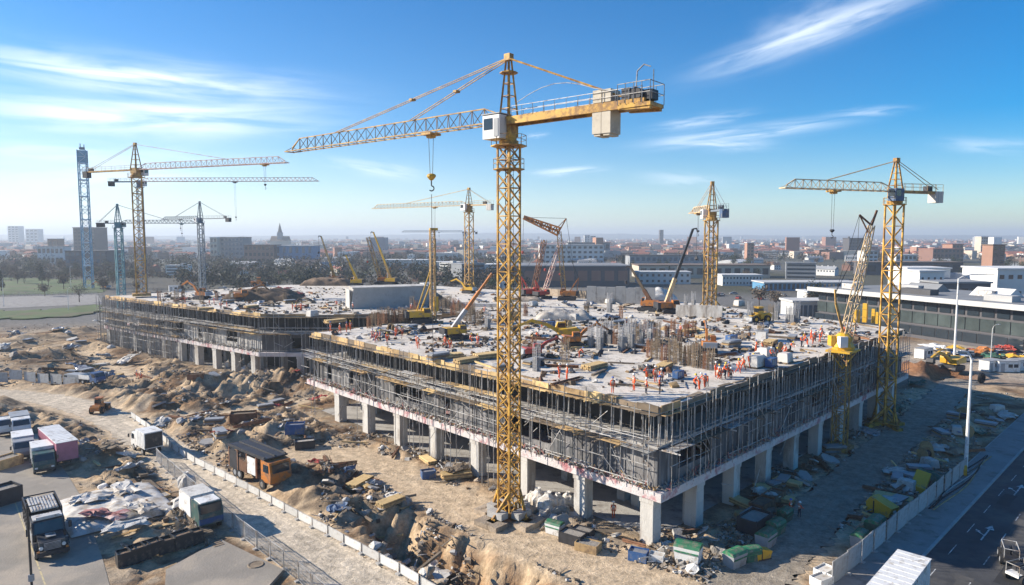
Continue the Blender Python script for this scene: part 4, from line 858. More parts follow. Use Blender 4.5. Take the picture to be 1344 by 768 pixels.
put(excavator('orange_paint', (55, -85)), gd(265, 393), 160, 'rusty excavator on the left wing deck by the edge', 'excavator', GM)
put(loader('orange_paint'), gd(340, 376), 20, 'orange loader at the back of the left wing deck', 'wheel loader', GM)
put(excavator('red_paint', (35, -70)), gd(700, 470), 20, 'red machine with a rounded hood right against the main mast', 'excavator', GM, .7)
put(excavator('yellow_paint', (30, -45), house_col='yellow_paint'), gp(1248, 490), 215, 'yellow-and-cream excavator on the lit ground beside the orange spoil heap', 'excavator', 'machines on the ground', 1.35)
put(excavator('orange_paint', (35, -60)), gp(138, 380), 160, 'orange excavator beyond the far end of the left wing', 'excavator', 'machines on the ground', 1.2)
put(loader('orange_paint'), gp(131, 541), 100, 'small orange loader with a black cab standing on the pale dirt road', 'wheel loader', 'machines on the ground', .85)
# ------------------------------------------------------------------ road vehicles (built facing +x, ground at z=0)
RX = Matrix.Rotation(R(-90), 4, 'Z')
def side(prof, y0, y1):                      # side profile (x,z) extruded across y
    T = Matrix(((0, 1, 0, 0), (1, 0, 0, 0), (0, 0, 1, 0), (0, 0, 0, 1))); mb = MB(); mb.extr(prof, y0, y1, 0, T); mb.f = [f[::-1] for f in mb.f]; return mb
def wheels(r, xs_, w, rad=.5):
    for x in xs_:
        for s in (-1, 1):
            y = s * w; o = MB().tube((x, y - .14, rad), (x, y + .14, rad), rad, 16).build('wheel', 'rubber', r); MB().tube((x, y + s * .1, rad), (x, y + s * .16, rad), rad * .55, 10).build('rim', 'grey_paint', o)
def truck(name, L_, cab, body, bodycol, w=1.22, h=3.4, roofcol=None, chassis='dark_steel', open_bed=False):
    r = empty(name); x1 = L_ / 2
    MB().box((-.2, 0, .85), (L_ - .9, .9, .3)).box((-.2, .55, .7), (1.2, .35, .5)).build('chassis', chassis, r)
    wheels(r, [x1 - 1.15, -x1 + 1.3, -x1 + 2.45] if L_ > 6.5 else [x1 - 1.1, -x1 + 1.2], w - .12)
    c = side([(x1 - 2.1, .6), (x1 - .05, .6), (x1, 1.3), (x1 - .15, 1.75), (x1 - .5, 2.75), (x1 - 2.1, 2.85)], -w, w).build('cab', cab, r)
    mb = MB(); a, b = Vector((x1 - .13, 0, 1.82)), Vector((x1 - .46, 0, 2.62)); n = Vector((.92, 0, .38)) * .02
    mb.add([a + n + Vector((0, -w + .12, 0)), a + n + Vector((0, w - .12, 0)), b + n + Vector((0, w - .2, 0)), b + n + Vector((0, -w + .2, 0))], [(0, 1, 2, 3)]); mb.build('windscreen', 'glass_dark', c)
    for s in (-1, 1): MB().box((x1 - 1.0, s * (w + .01), 2.15), (.95, .03, .75)).build('window', 'glass_dark', c); MB().box((x1 - .02, s * (w - .3), .95), (.08, .34, .22)).build('headlight', 'white_paint', c); MB().bar((x1 - .3, s * w, 2.4), (x1 - .05, s * (w + .28), 2.3), .05).box((x1 - .03, s * (w + .3), 2.1), (.1, .2, .5)).build('mirror', 'black_paint', c)
    MB().box((x1 + .03, 0, .62), (.2, 2 * w, .3)).build('bumper', 'dark_steel', c)
    bx0, bx1 = -x1, x1 - 2.25
    if body == 'box':
        o = MB().box(((bx0 + bx1) / 2, 0, (1.05 + h) / 2), (bx1 - bx0, 2 * w + .1, h - 1.05)).build('cargo_box', bodycol, r)
        mb = MB()
        for k in range(int((bx1 - bx0) / .6)): x = bx0 + .3 + k * .6; mb.bar((x, -w - .06, 1.1), (x, -w - .06, h - .1), .04); mb.bar((x, w + .06, 1.1), (x, w + .06, h - .1), .04)
        mb.build('rib', bodycol, o); MB().box(((bx0 + bx1) / 2, 0, h + .03), (bx1 - bx0 + .06, 2 * w + .16, .06)).build('roof', roofcol or bodycol, o); MB().box((bx0 - .03, 0, (1.1 + h) / 2), (.05, 2 * w - .1, h - 1.3)).build('rear_door', 'black_paint', o)
    elif body == 'rack':                       # open rack body with a ribbed canopy
        o = MB().box(((bx0 + bx1) / 2, 0, 1.15), (bx1 - bx0, 2 * w, .14)).build('load_bed', 'timber_old', r)
        mb = MB()
        for s in (-1, 1):
            for z in (1.5, 1.9): mb.bar((bx0, s * w, z), (bx1, s * w, z), .08, .12)
            for k in range(5): x = bx0 + (bx1 - bx0) * k / 4; mb.bar((x, s * w, 1.1), (x, s * w, h), .1)
            mb.bar((bx0, s * w, h), (bx1, s * w, h), .1)
        mb.build('rack', 'black_paint', o); mb = MB(); mb.box(((bx0 + bx1) / 2 + .5, 0, h + .05), (bx1 - bx0 - 1.2, 1.7, .12))
        for k in range(7): mb.bar((bx0 + 1.1, -.72 + .24 * k, h + .14), (bx1 - .1, -.72 + .24 * k, h + .14), .1, .06)
        mb.build('canopy', 'galv', o)
    else:
        o = MB().box(((bx0 + bx1) / 2, 0, 1.2), (bx1 - bx0, 2 * w, .2)).build('load_bed', bodycol, r)
        for s in (-1, 1): MB().box(((bx0 + bx1) / 2, s * w, 1.7), (bx1 - bx0, .08, .9)).build('side_board', bodycol, o)
        MB().box((bx0, 0, 1.7), (.08, 2 * w, .9)).build('tail_board', bodycol, o)
    return r
def trailer(name, L_, col, roofcol, h=3.9, w=1.28, skirt='dark_steel'):
    r = empty(name)
    o = MB().box((0, 0, (1.2 + h) / 2), (L_, 2 * w, h - 1.2)).build('cargo_box', col, r); mb = MB()
    for k in range(int(L_ / .7)): x = -L_ / 2 + .35 + k * .7; mb.bar((x, -w - .02, 1.25), (x, -w - .02, h - .08), .05); mb.bar((x, w + .02, 1.25), (x, w + .02, h - .08), .05)
    mb.build('rib', col, o); mb = MB(); mb.box((0, 0, h + .04), (L_ + .08, 2 * w + .1, .08))
    for k in range(int(L_ / .9)): mb.bar((-L_ / 2 + .5 + k * .9, -w, h + .09), (-L_ / 2 + .5 + k * .9, w, h + .09), .07, .03)
    mb.build('roof', roofcol, o)
    for s in (-.66, .66): MB().box((-L_ / 2 - .03, s, (1.3 + h) / 2), (.05, 1.2, h - 1.5)).bar((-L_ / 2 - .07, s, 1.4), (-L_ / 2 - .07, s, h - .3), .05).build('rear_door', col, o)
    MB().box((0, 0, 1.0), (L_ - .6, 1.1, .3)).bar((L_ / 2 - 2.4, .8, .1), (L_ / 2 - 2.4, .8, 1.1), .14).bar((L_ / 2 - 2.4, -.8, .1), (L_ / 2 - 2.4, -.8, 1.1), .14).build('chassis', skirt, r)
    wheels(r, [-L_ / 2 + 1.2, -L_ / 2 + 2.4], w - .2); return r
def at_px(px, py, dz=.04): p = gp(px, py); return Vector((p.x, p.y, max(p.z, 0) + dz))
def aim(a, b):                               # heading in degrees from one ground pixel to another
    p, q = G(*a), G(*b); return math.degrees(math.atan2(q.y - p.y, q.x - p.x))
VG = 'trucks and trailers on the ground'
def bonnet_truck():
    r = empty('rack_truck'); wheels(r, [3.3, -1.7, -2.9], 1.05, .55)
    MB().box((0, 0, .9), (8.2, .9, .3)).box((-.1, 1.0, .8), (1.3, .45, .6)).box((-.1, -1.0, .8), (1.3, .45, .6)).build('chassis', 'dark_steel', r)
    c = side([(.7, .8), (2.6, .8), (2.6, 1.75), (2.15, 2.75), (.7, 2.85)], -1.18, 1.18).build('cab', 'black_paint', r)
    mb = MB(); a, b = Vector((2.62, 0, 1.84)), Vector((2.22, 0, 2.66)); mb.add([a + Vector((0, -1.05, 0)), a + Vector((0, 1.05, 0)), b + Vector((0, .98, 0)), b + Vector((0, -.98, 0))], [(0, 1, 2, 3)]); mb.build('windscreen', 'glass_teal', c)
    MB().box((1.45, 0, 2.88), (1.3, 2.1, .1)).box((1.95, 0, 3.0), (.25, 1.7, .16)).build('roof', 'galv', c)
    for s in (-1, 1):
        MB().box((1.6, s * 1.19, 2.25), (1.1, .03, .7)).build('window', 'glass_dark', c); MB().box((1.55, s * 1.2, 1.3), (1.35, .03, .9)).bar((1.05, s * 1.23, 1.65), (1.3, s * 1.23, 1.65), .05).build('door', 'grey_paint', c)
        MB().bar((2.4, s * 1.18, 2.5), (2.6, s * 1.5, 2.4), .06).box((2.62, s * 1.52, 2.15), (.12, .24, .6)).build('mirror', 'dark_steel', c)
        MB().extr([(-.62, 0), (.62, 0), (.5, .32), (.2, .45), (-.2, .45), (-.5, .32)], -.25, .25, 0, Matrix.Translation((3.3, s * 1.02, .95)) @ Matrix.Rotation(R(-90), 4, 'Z')).build('mudguard', 'black_paint', r)
    h = side([(2.6, .85), (4.3, .85), (4.4, 1.2), (4.3, 1.6), (2.6, 1.85)], -.92, .92).build('bonnet', 'black_paint', r); MB().box((3.3, 0, 1.82), (.9, .7, .06)).build('bonnet_vent', 'galv', h)
    mb = MB()
    for k in range(6): mb.box((4.38, 0, .98 + k * .11), (.06, 1.2, .05))
    mb.build('grille', 'steel', h); MB().box((4.5, 0, .7), (.25, 2.35, .32)).build('bumper', 'dark_steel', h)
    for s in (-1, 1): MB().tube((4.36, s * .8, 1.2), (4.44, s * .8, 1.2), .15, 12).build('headlight', 'white_paint', h); MB().box((4.5, s * 1.02, .95), (.12, .2, .14)).build('indicator', 'orange_paint', h)
    o = MB().box((-1.9, 0, 1.2), (4.8, 2.4, .14)).build('load_bed', 'timber_old', r); mb = MB()
    for s in (-1, 1):
        for z in (1.5, 1.85, 2.2): mb.bar((-4.3, s * 1.22, z), (.5, s * 1.22, z), .06, .14)
        for k in range(6): mb.bar((-4.3 + .96 * k, s * 1.22, 1.1), (-4.3 + .96 * k, s * 1.22, 3.1), .1)
        mb.bar((-4.3, s * 1.22, 3.1), (.5, s * 1.22, 3.1), .1)
    mb.box((-4.3, 0, 2.0), (.1, 2.4, 1.7)); mb.bar((-4.3, -1.22, 3.1), (-4.3, 1.22, 3.1), .1); mb.build('rack', 'dark_steel', o)
    mb = MB(); mb.box((-1.5, 0, 3.12), (3.8, 2.0, .1))
    for k in range(9): mb.bar((-3.4, -.9 + .225 * k, 3.2), (.4, -.9 + .225 * k, 3.2), .09, .06)
    mb.build('canopy', 'galv', o); return r
mm('glass_teal', (.03, .07, .075), .1, 0, .3, .4, spec=.8)
put(bonnet_truck(), at_px(61, 712), aim((44, 660), (78, 745)), 'black truck with open rack body and grey ribbed canopy, parked on asphalt', 'truck', VG, 1.18)
put(trailer('box_trailer', 11, 'pink_paint', 'white_paint', 3.7), at_px(77, 603), aim((52, 572), (96, 612)), 'pink-sided box trailer with a long white roof', 'trailer', VG)
put(truck('delivery_truck', 6.0, 'dark_green', 'box', 'white_paint', h=3.2, roofcol='white_paint'), at_px(57, 615), aim((50, 590), (60, 625)), 'white-topped truck with dark green cab beside the pink trailer', 'truck', VG)
put(truck('delivery_truck', 6.2, 'grey_paint', 'box', 'white_paint', h=3.0, roofcol='white_paint'), at_px(31, 598), aim((24, 570), (33, 612)), 'narrow white box truck left of the pink trailer', 'truck', VG)
put(truck('delivery_truck', 6.2, 'white_paint', 'box', 'grey_paint', h=2.9, roofcol='grey_paint'), at_px(27, 568), aim((20, 556), (28, 575)), 'grey-roofed truck behind the narrow white box truck', 'truck', VG)
put(truck('flatbed_truck', 6.0, 'white_paint', 'flat', 'grey_paint'), at_px(8, 568), aim((0, 556), (10, 575)), 'white cab flatbed truck at the far left edge of the yard', 'truck', VG)
put(truck('delivery_truck', 5.8, 'white_paint', 'box', 'white_paint', h=3.4, roofcol='white_paint'), at_px(193, 592), aim((206, 596), (178, 580)), 'white box truck with a black rear door driving on the dirt road', 'truck', VG)
put(truck('flatbed_truck', 5.6, 'blue_paint', 'flat', 'white_paint'), at_px(122, 512), aim((112, 512), (130, 514)), 'blue and white flatbed truck by the dirt road bend', 'truck', VG, .9)
put(truck('flatbed_truck', 5.6, 'grey_paint', 'box', 'grey_paint', h=2.8), at_px(100, 506), aim((108, 506), (92, 504)), 'small grey box truck next to the blue flatbed truck', 'truck', VG, .9)
put(trailer('box_trailer', 11, 'white_paint', 'white_paint', 4.0), Vector(kp_(-24.9, 1.9, .03)), math.degrees(math.atan2(kd.y, kd.x)) + 2, 'white box trailer parked at the edge of the asphalt road', 'trailer', VG)
# wrecked lorry beside the road fence: orange cab, roofed frame
def wreck():
    r = empty('wrecked_lorry')
    MB().box((0, 0, .8), (8, 1.2, .4)).build('chassis', 'rust', r); wheels(r, [2.6, -2.2, -3.2], 1.1, .55)
    c = side([(2.4, .9), (4.2, .9), (4.3, 1.8), (4.1, 3.1), (2.4, 3.2)], -1.2, 1.2).build('cab', 'orange_paint', r); MB().box((4.26, 0, 2.4), (.08, 1.9, .9)).build('windscreen', 'glass_dark', c); MB().box((3.4, -1.22, 2.4), (1.0, .04, .8)).build('window', 'glass_dark', c)
    MB().box((-.6, 0, 3.35), (8.0, 2.7, .16)).bar((-4.4, -1.2, 3.48), (3.2, -1.2, 3.48), .14).bar((-4.4, 0, 3.48), (3.2, 0, 3.48), .14).bar((-4.4, 1.2, 3.48), (3.2, 1.2, 3.48), .14).build('roof', 'dark_steel', r)
    for s in (-1.25, 1.25):
        mb = MB()
        for x in (-4.3, -2.4, -.4, 1.6): mb.bar((x, s, 1), (x, s, 3.3), .16)
        mb.build('frame', 'rust', r)
    MB().box((-3.2, -1.28, 2.0), (1.9, .1, 2.0)).build('side_panel', 'dark_steel', r); MB().box((.6, -1.28, 2.1), (1.7, .1, 1.8)).build('side_panel', 'white_paint', r); MB().box((-1.2, -1.3, 1.7), (1.6, .1, 1.2)).build('side_panel', 'rust', r)
    MB().lathe((-1.4, 0, 1.0), [(0, 0), (1.0, .1), (1.1, .9), (.7, 1.7), (0, 1.8)], 12).build('tank', 'timber_old', r)
    return r
put(wreck(), at_px(342, 634), aim((310, 612), (376, 642)), 'wrecked lorry with an orange cab under a long dark roof', 'lorry', VG, 1.2)
def skip_lorry():
    r = empty('refuse_truck'); wheels(r, [1.9, -1.6], 1.0)
    MB().box((0, 0, .8), (5.4, 1.0, .3)).build('chassis', 'dark_steel', r); side([(-2.7, 1), (.6, 1), (.6, 2.9), (-2.4, 2.9)], -1.15, 1.15).build('body', 'white_paint', r); side([(-2.5, 2.93), (.5, 2.93), (.5, 3.0), (-2.4, 3.0)], -1.1, 1.1).build('roof', 'rock_white', r)
    c = side([(.75, .7), (2.8, .7), (2.8, 1.8), (2.5, 2.8), (.75, 2.8)], -1.1, 1.1).build('cab', 'dark_green', r); MB().box((2.68, 0, 2.25), (.3, 1.9, .8)).build('windscreen', 'glass_dark', c); MB().box((2.75, 0, 1.1), (.2, 2.2, .5)).build('bumper', 'blue_paint', c); MB().box((1.8, 0, 2.85), (1.7, 1.8, .1)).build('roof', 'white_paint', c); return r
put(skip_lorry(), at_px(264, 686), aim((248, 664), (280, 690)), 'white lorry with dark green and blue front wedged beside the mesh fence', 'lorry', VG, 1.15)
def cage_cart(dark):
    r = empty('engine_trolley'); wheels(r, [.9, -.8], .75, .45)
    MB().box((0, 0, .75), (2.6, 1.2, .25)).build('frame', 'dark_steel' if dark else 'white_paint', r); MB().tube((-.7, -.4, 1.1), (.9, -.4, 1.1), .33, 10).box((.1, .3, 1.1), (1.1, .5, .6)).build('engine', 'dark_steel', r)
    mb = MB()
    for x in (-1.2, 1.2):
        for y in (-.6, .6): mb.bar((x, y, .8), (x, y, 1.7), .06)
    mb.path([(-1.2, -.6, 1.7), (1.2, -.6, 1.7), (1.2, .6, 1.7), (-1.2, .6, 1.7), (-1.2, -.6, 1.7)], .04); mb.build('guard_rail', 'galv', r); return r
put(cage_cart(True), at_px(1325, 738), 60, 'dark wheeled engine trolley with a guard rail on the asphalt road', 'trolley')
put(cage_cart(False), at_px(1340, 762), 20, 'white wheeled engine trolley at the bottom right corner', 'trolley')
def car(col):
    r = empty('parked_car'); wheels(r, [1.35, -1.3], .78, .33)
    side([(-2.1, .35), (2.1, .35), (2.15, .75), (1.2, .95), (-1.9, 1.0), (-2.15, .8)], -.88, .88).build('body', col, r); side([(-1.7, .97), (1.0, .95), (.45, 1.45), (-1.2, 1.48)], -.76, .76).build('window', 'glass_dark', r); MB().box((-.4, 0, 1.49), (1.6, 1.35, .05)).build('roof', col, r)
    return r
cars = [Proto(car(c)) for c in ('white_paint', 'grey_paint', 'black_paint', 'red_paint', 'blue_paint')]
CN = ['white', 'silver-grey', 'black', 'red', 'blue']
rr = random.Random(5)
for k in range(46):
    if k < 20: px, py = rr.uniform(0, 130), rr.uniform(352, 361); where = 'parked beyond the far-left grass field'
    elif k < 34: px, py = rr.uniform(1195, 1344), rr.uniform(462, 476); where = 'parked in front of the long glazed office'
    else: px, py = rr.uniform(940, 1110), rr.uniform(383, 394); where = 'parked behind the deck near the end-on crane'
    i = rr.randrange(5); p = gp(px, py); cars[i].put(p + Vector((0, 0, .02)), R(rr.choice((0, 90, 45, 180)) + rr.uniform(-8, 8)), '%s car %s' % (CN[i], where), 'car', 'parked cars')
# ------------------------------------------------------------------ people
def person_mesh(pose):
    """joints of a 1.76 m adult; returns a skinned body with hi-vis work clothes as material regions"""
    J = {}; lean = pose.get('lean', 0); pel = Vector((0, 0, .95 - pose.get('squat', 0)))
    sp = lambda h, f=0: pel + Vector((math.sin(lean) * h + f, 0, math.cos(lean) * h))
    pts = [pel, sp(.2), sp(.42), sp(.53), sp(.60, .01), sp(.72, .03), sp(.82, .03)]; rad = [.155, .14, .165, .075, .06, .098, .075]; ed = [(i, i + 1) for i in range(6)]
    for s, a in ((-1, pose['l']), (1, pose['r'])):
        sh = sp(.47) + Vector((0, s * .2, 0)); el = sh + Vector((math.sin(a[0]) * .29, s * .06, -math.cos(a[0]) * .29)); w = el + Vector((math.sin(a[1]) * .25, -s * .02, -math.cos(a[1]) * .25)); dv = (w - el).normalized()
        i = len(pts); pts += [sh, el, w, w + dv * .08]; rad += [.078, .055, .04, .042]; ed += [(2, i), (i, i + 1), (i + 1, i + 2), (i + 2, i + 3)]
        for q in range(4): k = len(pts); b = w + dv * .09 + Vector((0, (q - 1.5) * .022, 0)); pts += [b + dv * (.045 - .006 * abs(q - 1.4)), b + dv * (.075 - .01 * abs(q - 1.4)) + Vector((.018, 0, 0))]; rad += [.011, .009]; ed += [(i + 3, k), (k, k + 1)]
        k = len(pts); pts += [w + dv * .05 + Vector((.035, -s * .035, 0)), w + dv * .09 + Vector((.05, -s * .04, 0))]; rad += [.014, .011]; ed += [(i + 2, k), (k, k + 1)]
    for s, a in ((-1, pose['ll']), (1, pose['rl'])):
        hp = pel + Vector((0, s * .1, -.05)); kn_ = hp + Vector((math.sin(a[0]) * .44, 0, -math.cos(a[0]) * .44)); an = kn_ + Vector((math.sin(a[1]) * .42, 0, -math.cos(a[1]) * .42)); i = len(pts)
        pts += [hp, kn_, an, an + Vector((.14, 0, -.035))]; rad += [.1, .068, .05, .045]; ed += [(0, i), (i, i + 1), (i + 1, i + 2), (i + 2, i + 3)]
    mz = min(p.z for p in pts) - .045; pts = [p - Vector((0, 0, mz)) for p in pts]
    me = bpy.data.meshes.new('p'); me.from_pydata([tuple(p) for p in pts], ed, []); o = bpy.data.objects.new('p', me); C.objects.link(o)
    o.modifiers.new('s', 'SKIN'); sv = me.skin_vertices[0].data
    for i, r_ in enumerate(rad): sv[i].radius = (r_, r_ * (1.0))
    sv[0].use_root = True; sd = o.modifiers.new('d', 'SUBSURF'); sd.levels = 1; sd.render_levels = 1
    bpy.context.view_layer.update(); dg = bpy.context.evaluated_depsgraph_get(); m2 = bpy.data.meshes.new_from_object(o.evaluated_get(dg)); bpy.data.objects.remove(o)
    m2.name = 'person'; co = np.zeros(len(m2.polygons) * 3); m2.polygons.foreach_get('center', co); co = co.reshape(-1, 3)
    P_ = np.array([tuple(p) for p in pts]); near = np.argmin(((co[:, None, :] - P_[None]) ** 2).sum(-1), 1)
    mi = np.ones(len(co), int); mi[np.isin(near, [4, 5, 6])] = 0
    for i in range(len(pts)):
        pass
    handset = set(range(9, 22)) | set(range(23, 36)); leg0 = 7 + 2 * 14
    for n_, v in enumerate(near):
        if v in (4, 5, 6): mi[n_] = 0
        elif v >= leg0: mi[n_] = 3 if (v - leg0) % 4 == 3 or ((v - leg0) % 4 == 2 and co[n_, 2] < .1) else 2
        elif (v - 7) % 14 >= 3: mi[n_] = 0
    m2.polygons.foreach_set('material_index', mi.tolist()); m2.polygons.foreach_set('use_smooth', [True] * len(mi))
    return m2, pts
POSES = [dict(l=(.05, .2), r=(-.05, .25), ll=(.05, 0), rl=(-.05, -.05)), dict(l=(.5, 1.2), r=(.3, 1.4), ll=(.1, 0), rl=(-.12, -.15)), dict(lean=.75, l=(.9, .5), r=(.6, .4), ll=(.25, -.2), rl=(.05, -.25)), dict(l=(.5, .7), r=(-.45, -.1), ll=(.4, .1), rl=(-.3, -.6)), dict(lean=.35, squat=.42, l=(1.0, 1.0), r=(.9, 1.2), ll=(1.35, -.35), rl=(1.2, -.7))]
PN = ['standing', 'arms forward', 'bending', 'striding', 'crouching']
HATS = ['hat_white', 'hat_yellow', 'hat_blue']
pproto = {}
for pi, ps in enumerate(POSES):
    me_, pts = person_mesh(ps); mi_ = [0] * len(me_.polygons); me_.polygons.foreach_get('material_index', mi_)
    for hi in range(3):
        for ti in range(2):
            m3 = me_.copy() if (hi or ti) else me_
            m3.materials.clear()
            for k in ('skin', 'hi_vis', 'trousers' if ti == 0 else 'trousers_dark', 'black_paint'): m3.materials.append(M[k])
            m3.polygons.foreach_set('material_index', mi_); m3.update()
            o = bpy.data.objects.new('person', m3); C.objects.link(o); hd = pts[6]
            MB().lathe(hd + Vector((0, 0, -.02)), [(.175, .0), (.13, .015), (.128, .07), (.09, .125), (0, .145)], 12).build('hard_hat', HATS[hi], o, smooth=True)
            a, b = pts[1], pts[2]; d = (b - a).normalized(); x = d.cross(Vector((0, 1, 0))).normalized(); y = Vector((0, 1, 0)); mb = MB(); vs = []
            for q in (.25, .5):
                for i in range(12): t = 2 * math.pi * i / 12; vs.append(a + d * (q * .4) + x * .172 * math.cos(t) + y * .185 * math.sin(t))
            mb.add(vs, [(i, (i + 1) % 12, 12 + (i + 1) % 12, 12 + i) for i in range(12)]); mb.build('reflective_band', 'reflective', o)
            pproto[pi, hi, ti] = Proto(o)
HN = ['white', 'yellow', 'blue']; TN = ['orange-suited', 'dark-trousered orange']
rr = random.Random(31)
def people(pxs, where, deck=True, pose=None):
    for q in pxs:
        px, py = q[0], q[1]; z = DECK if deck else 0; p = gd(px, py) if deck else gp(px, py, .02)
        pi = pose if pose is not None else rr.choice((0, 0, 1, 2, 3, 3, 4)); hi = rr.choice((0, 0, 1, 2)); ti = rr.choice((0, 0, 1))
        pproto[pi, hi, ti].put(p, rr.uniform(0, 6.28), '%s worker, %s hat, %s %s' % (TN[ti], HN[hi], PN[pi], where), 'person', 'construction workers in orange', rr.uniform(.97, 1.1))
people([(804, 516), (832, 513), (848, 517), (866, 517), (860, 502), (849, 499), (868, 505)], 'near the deck corner')
people([(734, 497), (744, 499)], 'beside the main mast')
people([(911, 510), (918, 512), (925, 509), (928, 508)], 'behind the corner group')
people([(939, 495), (944, 497), (948, 494), (952, 497), (956, 495), (959, 497), (946, 498), (941, 498)], 'in the crowded group')
people([(969, 490), (975, 486), (984, 483), (983, 480)], 'by the shaded deck edge')
people([(992, 462), (1000, 464), (1020, 470), (1030, 468), (1037, 462), (1012, 474)], 'among the tarped stacks')
people([(1052, 455), (1056, 450), (1060, 454), (1067, 452), (1070, 448), (1076, 450), (1082, 447), (1078, 443), (1064, 446)], 'left of the luffing crane')
people([(434, 436), (446, 438), (455, 436), (460, 434)], 'at the recess edge')
people([(489, 446), (494, 449), (499, 447), (508, 449), (519, 442), (521, 440), (528, 442), (547, 454), (549, 458)], 'along the timber front edge')
people([(584, 455), (591, 458), (627, 453), (617, 449)], 'by the silver-boomed crane')
people([(597, 405), (602, 402), (611, 408), (616, 405), (636, 412), (620, 404)], 'behind dense starter bars')
people([(384, 408), (389, 409), (395, 408)], 'on the wing edge')
people([(442, 401), (461, 404), (463, 408), (510, 383), (540, 408), (433, 412)], 'near the concrete ramp wall')
people([(275, 402), (281, 399), (290, 406), (356, 386), (243, 398), (298, 404)], 'on the left wing deck')
people([(703, 447), (711, 430), (790, 437), (822, 428), (760, 470), (893, 438), (905, 436), (1110, 440), (1122, 436)], 'on the middle deck')
people([(1049, 679), (1037, 677)], 'behind the green containers', False)
people([(805, 681)], 'under the slab by the corner column', False, 0)
people([(180, 497), (185, 499)], 'on the far dirt track', False)
# ------------------------------------------------------------------ starter bars, columns and other things standing on the deck
def cage(h, n, w, m_, cap=False):
    r = MB(); rnd = random.Random(h * 77 + n)
    for i in range(n):
        for j in range(n):
            if 0 < i < n - 1 and 0 < j < n - 1: continue
            x, y = (i / (n - 1) - .5) * w, (j / (n - 1) - .5) * w; r.bar((x, y, 0), (x + rnd.uniform(-.08, .08), y + rnd.uniform(-.08, .08), h * rnd.uniform(.85, 1.05)), .055)
    o = r.build('starter_column', m_, None, base=(0, 0, 0)); mb = MB(); z = .3
    while z < h * .85:
        q = w / 2 + .03; mb.path([(-q, -q, z), (q, -q, z), (q, q, z), (-q, q, z), (-q, -q, z)], .022, 4); z += .45
    mb.build('tie', m_, o)
    if cap: MB().box((0, 0, h * .25), (w * .85, w * .85, h * .5)).build('concrete_core', 'concrete', o)
    return Proto(o)
cages = [(cage(3.0, 4, .7, 'rust'), 'rusty'), (cage(3.8, 4, .9, 'timber_old'), 'brown'), (cage(2.2, 4, .6, 'rust', True), 'half-cast rusty'), (cage(4.6, 4, .9, 'steel', True), 'tall grey half-cast')]
rr = random.Random(12)
def starters(rows, kinds, where):
    for px, py in rows:
        k = rr.choice(kinds); pr_, nm = cages[k]
        pr_.put(gd(px, py), rr.uniform(-.1, .1) + R(45), '%s starter bars %s' % (nm, where), 'starter bars', 'starter bars on the deck', rr.uniform(.75, 1.0))
starters([(484 + 7 * i, 431 - 1.2 * i + rr.uniform(-2, 2)) for i in range(10)] + [(490 + 9 * i, 424) for i in range(6)], (0, 1), 'before the ramp wall')
starters([(566 + 4.5 * i, 404 + i * 1.7 + rr.uniform(-2, 2)) for i in range(15)] + [(572 + 6 * i, 400 + i * 1.6) for i in range(9)], (1, 1, 0), 'in the dense palisade')
starters([(778 + 7.5 * i + rr.uniform(-3, 3), 456 + rr.uniform(-6, 4)) for i in range(12)] + [(742, 478), (704, 487), (700, 466)], (0, 1, 3), 'on the middle deck')
starters([(852 + 6.2 * i, 470 + i * 1.2 + rr.uniform(-1, 1)) for i in range(14)], (0, 1), 'behind the corner workers')
starters([(984, 423), (992, 421), (1012, 422), (1019, 420), (1034, 424), (1040, 425), (1046, 424), (900, 405), (910, 404)], (3, 3, 1), 'on the far right deck')
starters([(541, 407), (546, 408), (640, 432), (655, 420), (690, 415), (770, 415), (800, 410), (815, 418), (1004, 470), (998, 448)], (1, 3, 0), 'standing alone mid-deck')
starters([(210 + 18 * i + rr.uniform(-6, 6), 392 + rr.uniform(-3, 6)) for i in range(10)], (0, 1), 'on the left wing')
starters([(830 + 9 * i + rr.uniform(-3, 3), 442 + rr.uniform(-6, 6)) for i in range(10)], (0, 1, 2), 'below the twin orange cranes')
# concrete ramp wall on the deck
a, b, c_ = gd(460, 406), gd(562, 402), gd(585, 396); n = Vector((-(b - a).normalized().y, (b - a).normalized().x, 0)); rw = empty('ramp_wall', a); tag(rw, 'long grey concrete ramp wall on the deck, its sunlit end coloured pale', 'wall')
d = (b - a).normalized(); T = Matrix(((d.x, n.x, 0, a.x), (d.y, n.y, 0, a.y), (0, 0, 1, DECK), (0, 0, 0, 1))); L_ = (b - a).length
mb = MB(); prof = [(0, 0), (L_ + 6, 0), (L_ + 6, .8), (L_, 5.0), (.8, 5.0)]
vs = [T @ Vector((p[0], y, p[1])) for y in (0, 6.5) for p in prof]; mb.add(vs, [(4, 3, 2, 1, 0), (5, 6, 7, 8, 9), (0, 1, 6, 5), (1, 2, 7, 6), (2, 3, 8, 7), (3, 4, 9, 8), (4, 0, 5, 9)][0:]); mb.f = [f[::-1] for f in mb.f]; mb.build('wall_block', 'concrete', rw)
mb = MB(); vs = [T @ Vector(p) for p in ((.5, -.15, 5.0), (L_ + .1, -.15, 5.0), (L_ + .1, 6.65, 5.0), (.5, 6.65, 5.0))]; mb.add(vs + [v + Vector((0, 0, .22)) for v in vs], [(3, 2, 1, 0), (4, 5, 6, 7), (0, 1, 5, 4), (1, 2, 6, 5), (2, 3, 7, 6), (3, 0, 4, 7)]); mb.build('coping', 'concrete_pale', rw)
mb = MB(); 
for k in range(3): q = T @ Vector((-.12, 1 + 2.2 * k, 2.4)); mb.box(q, (.2, 2.0, 4.6), math.atan2(d.y, d.x))
mb.build('sunlit_end_panel', 'concrete_pale', rw)  # paler concrete puts the sunlight on the left end face into colour
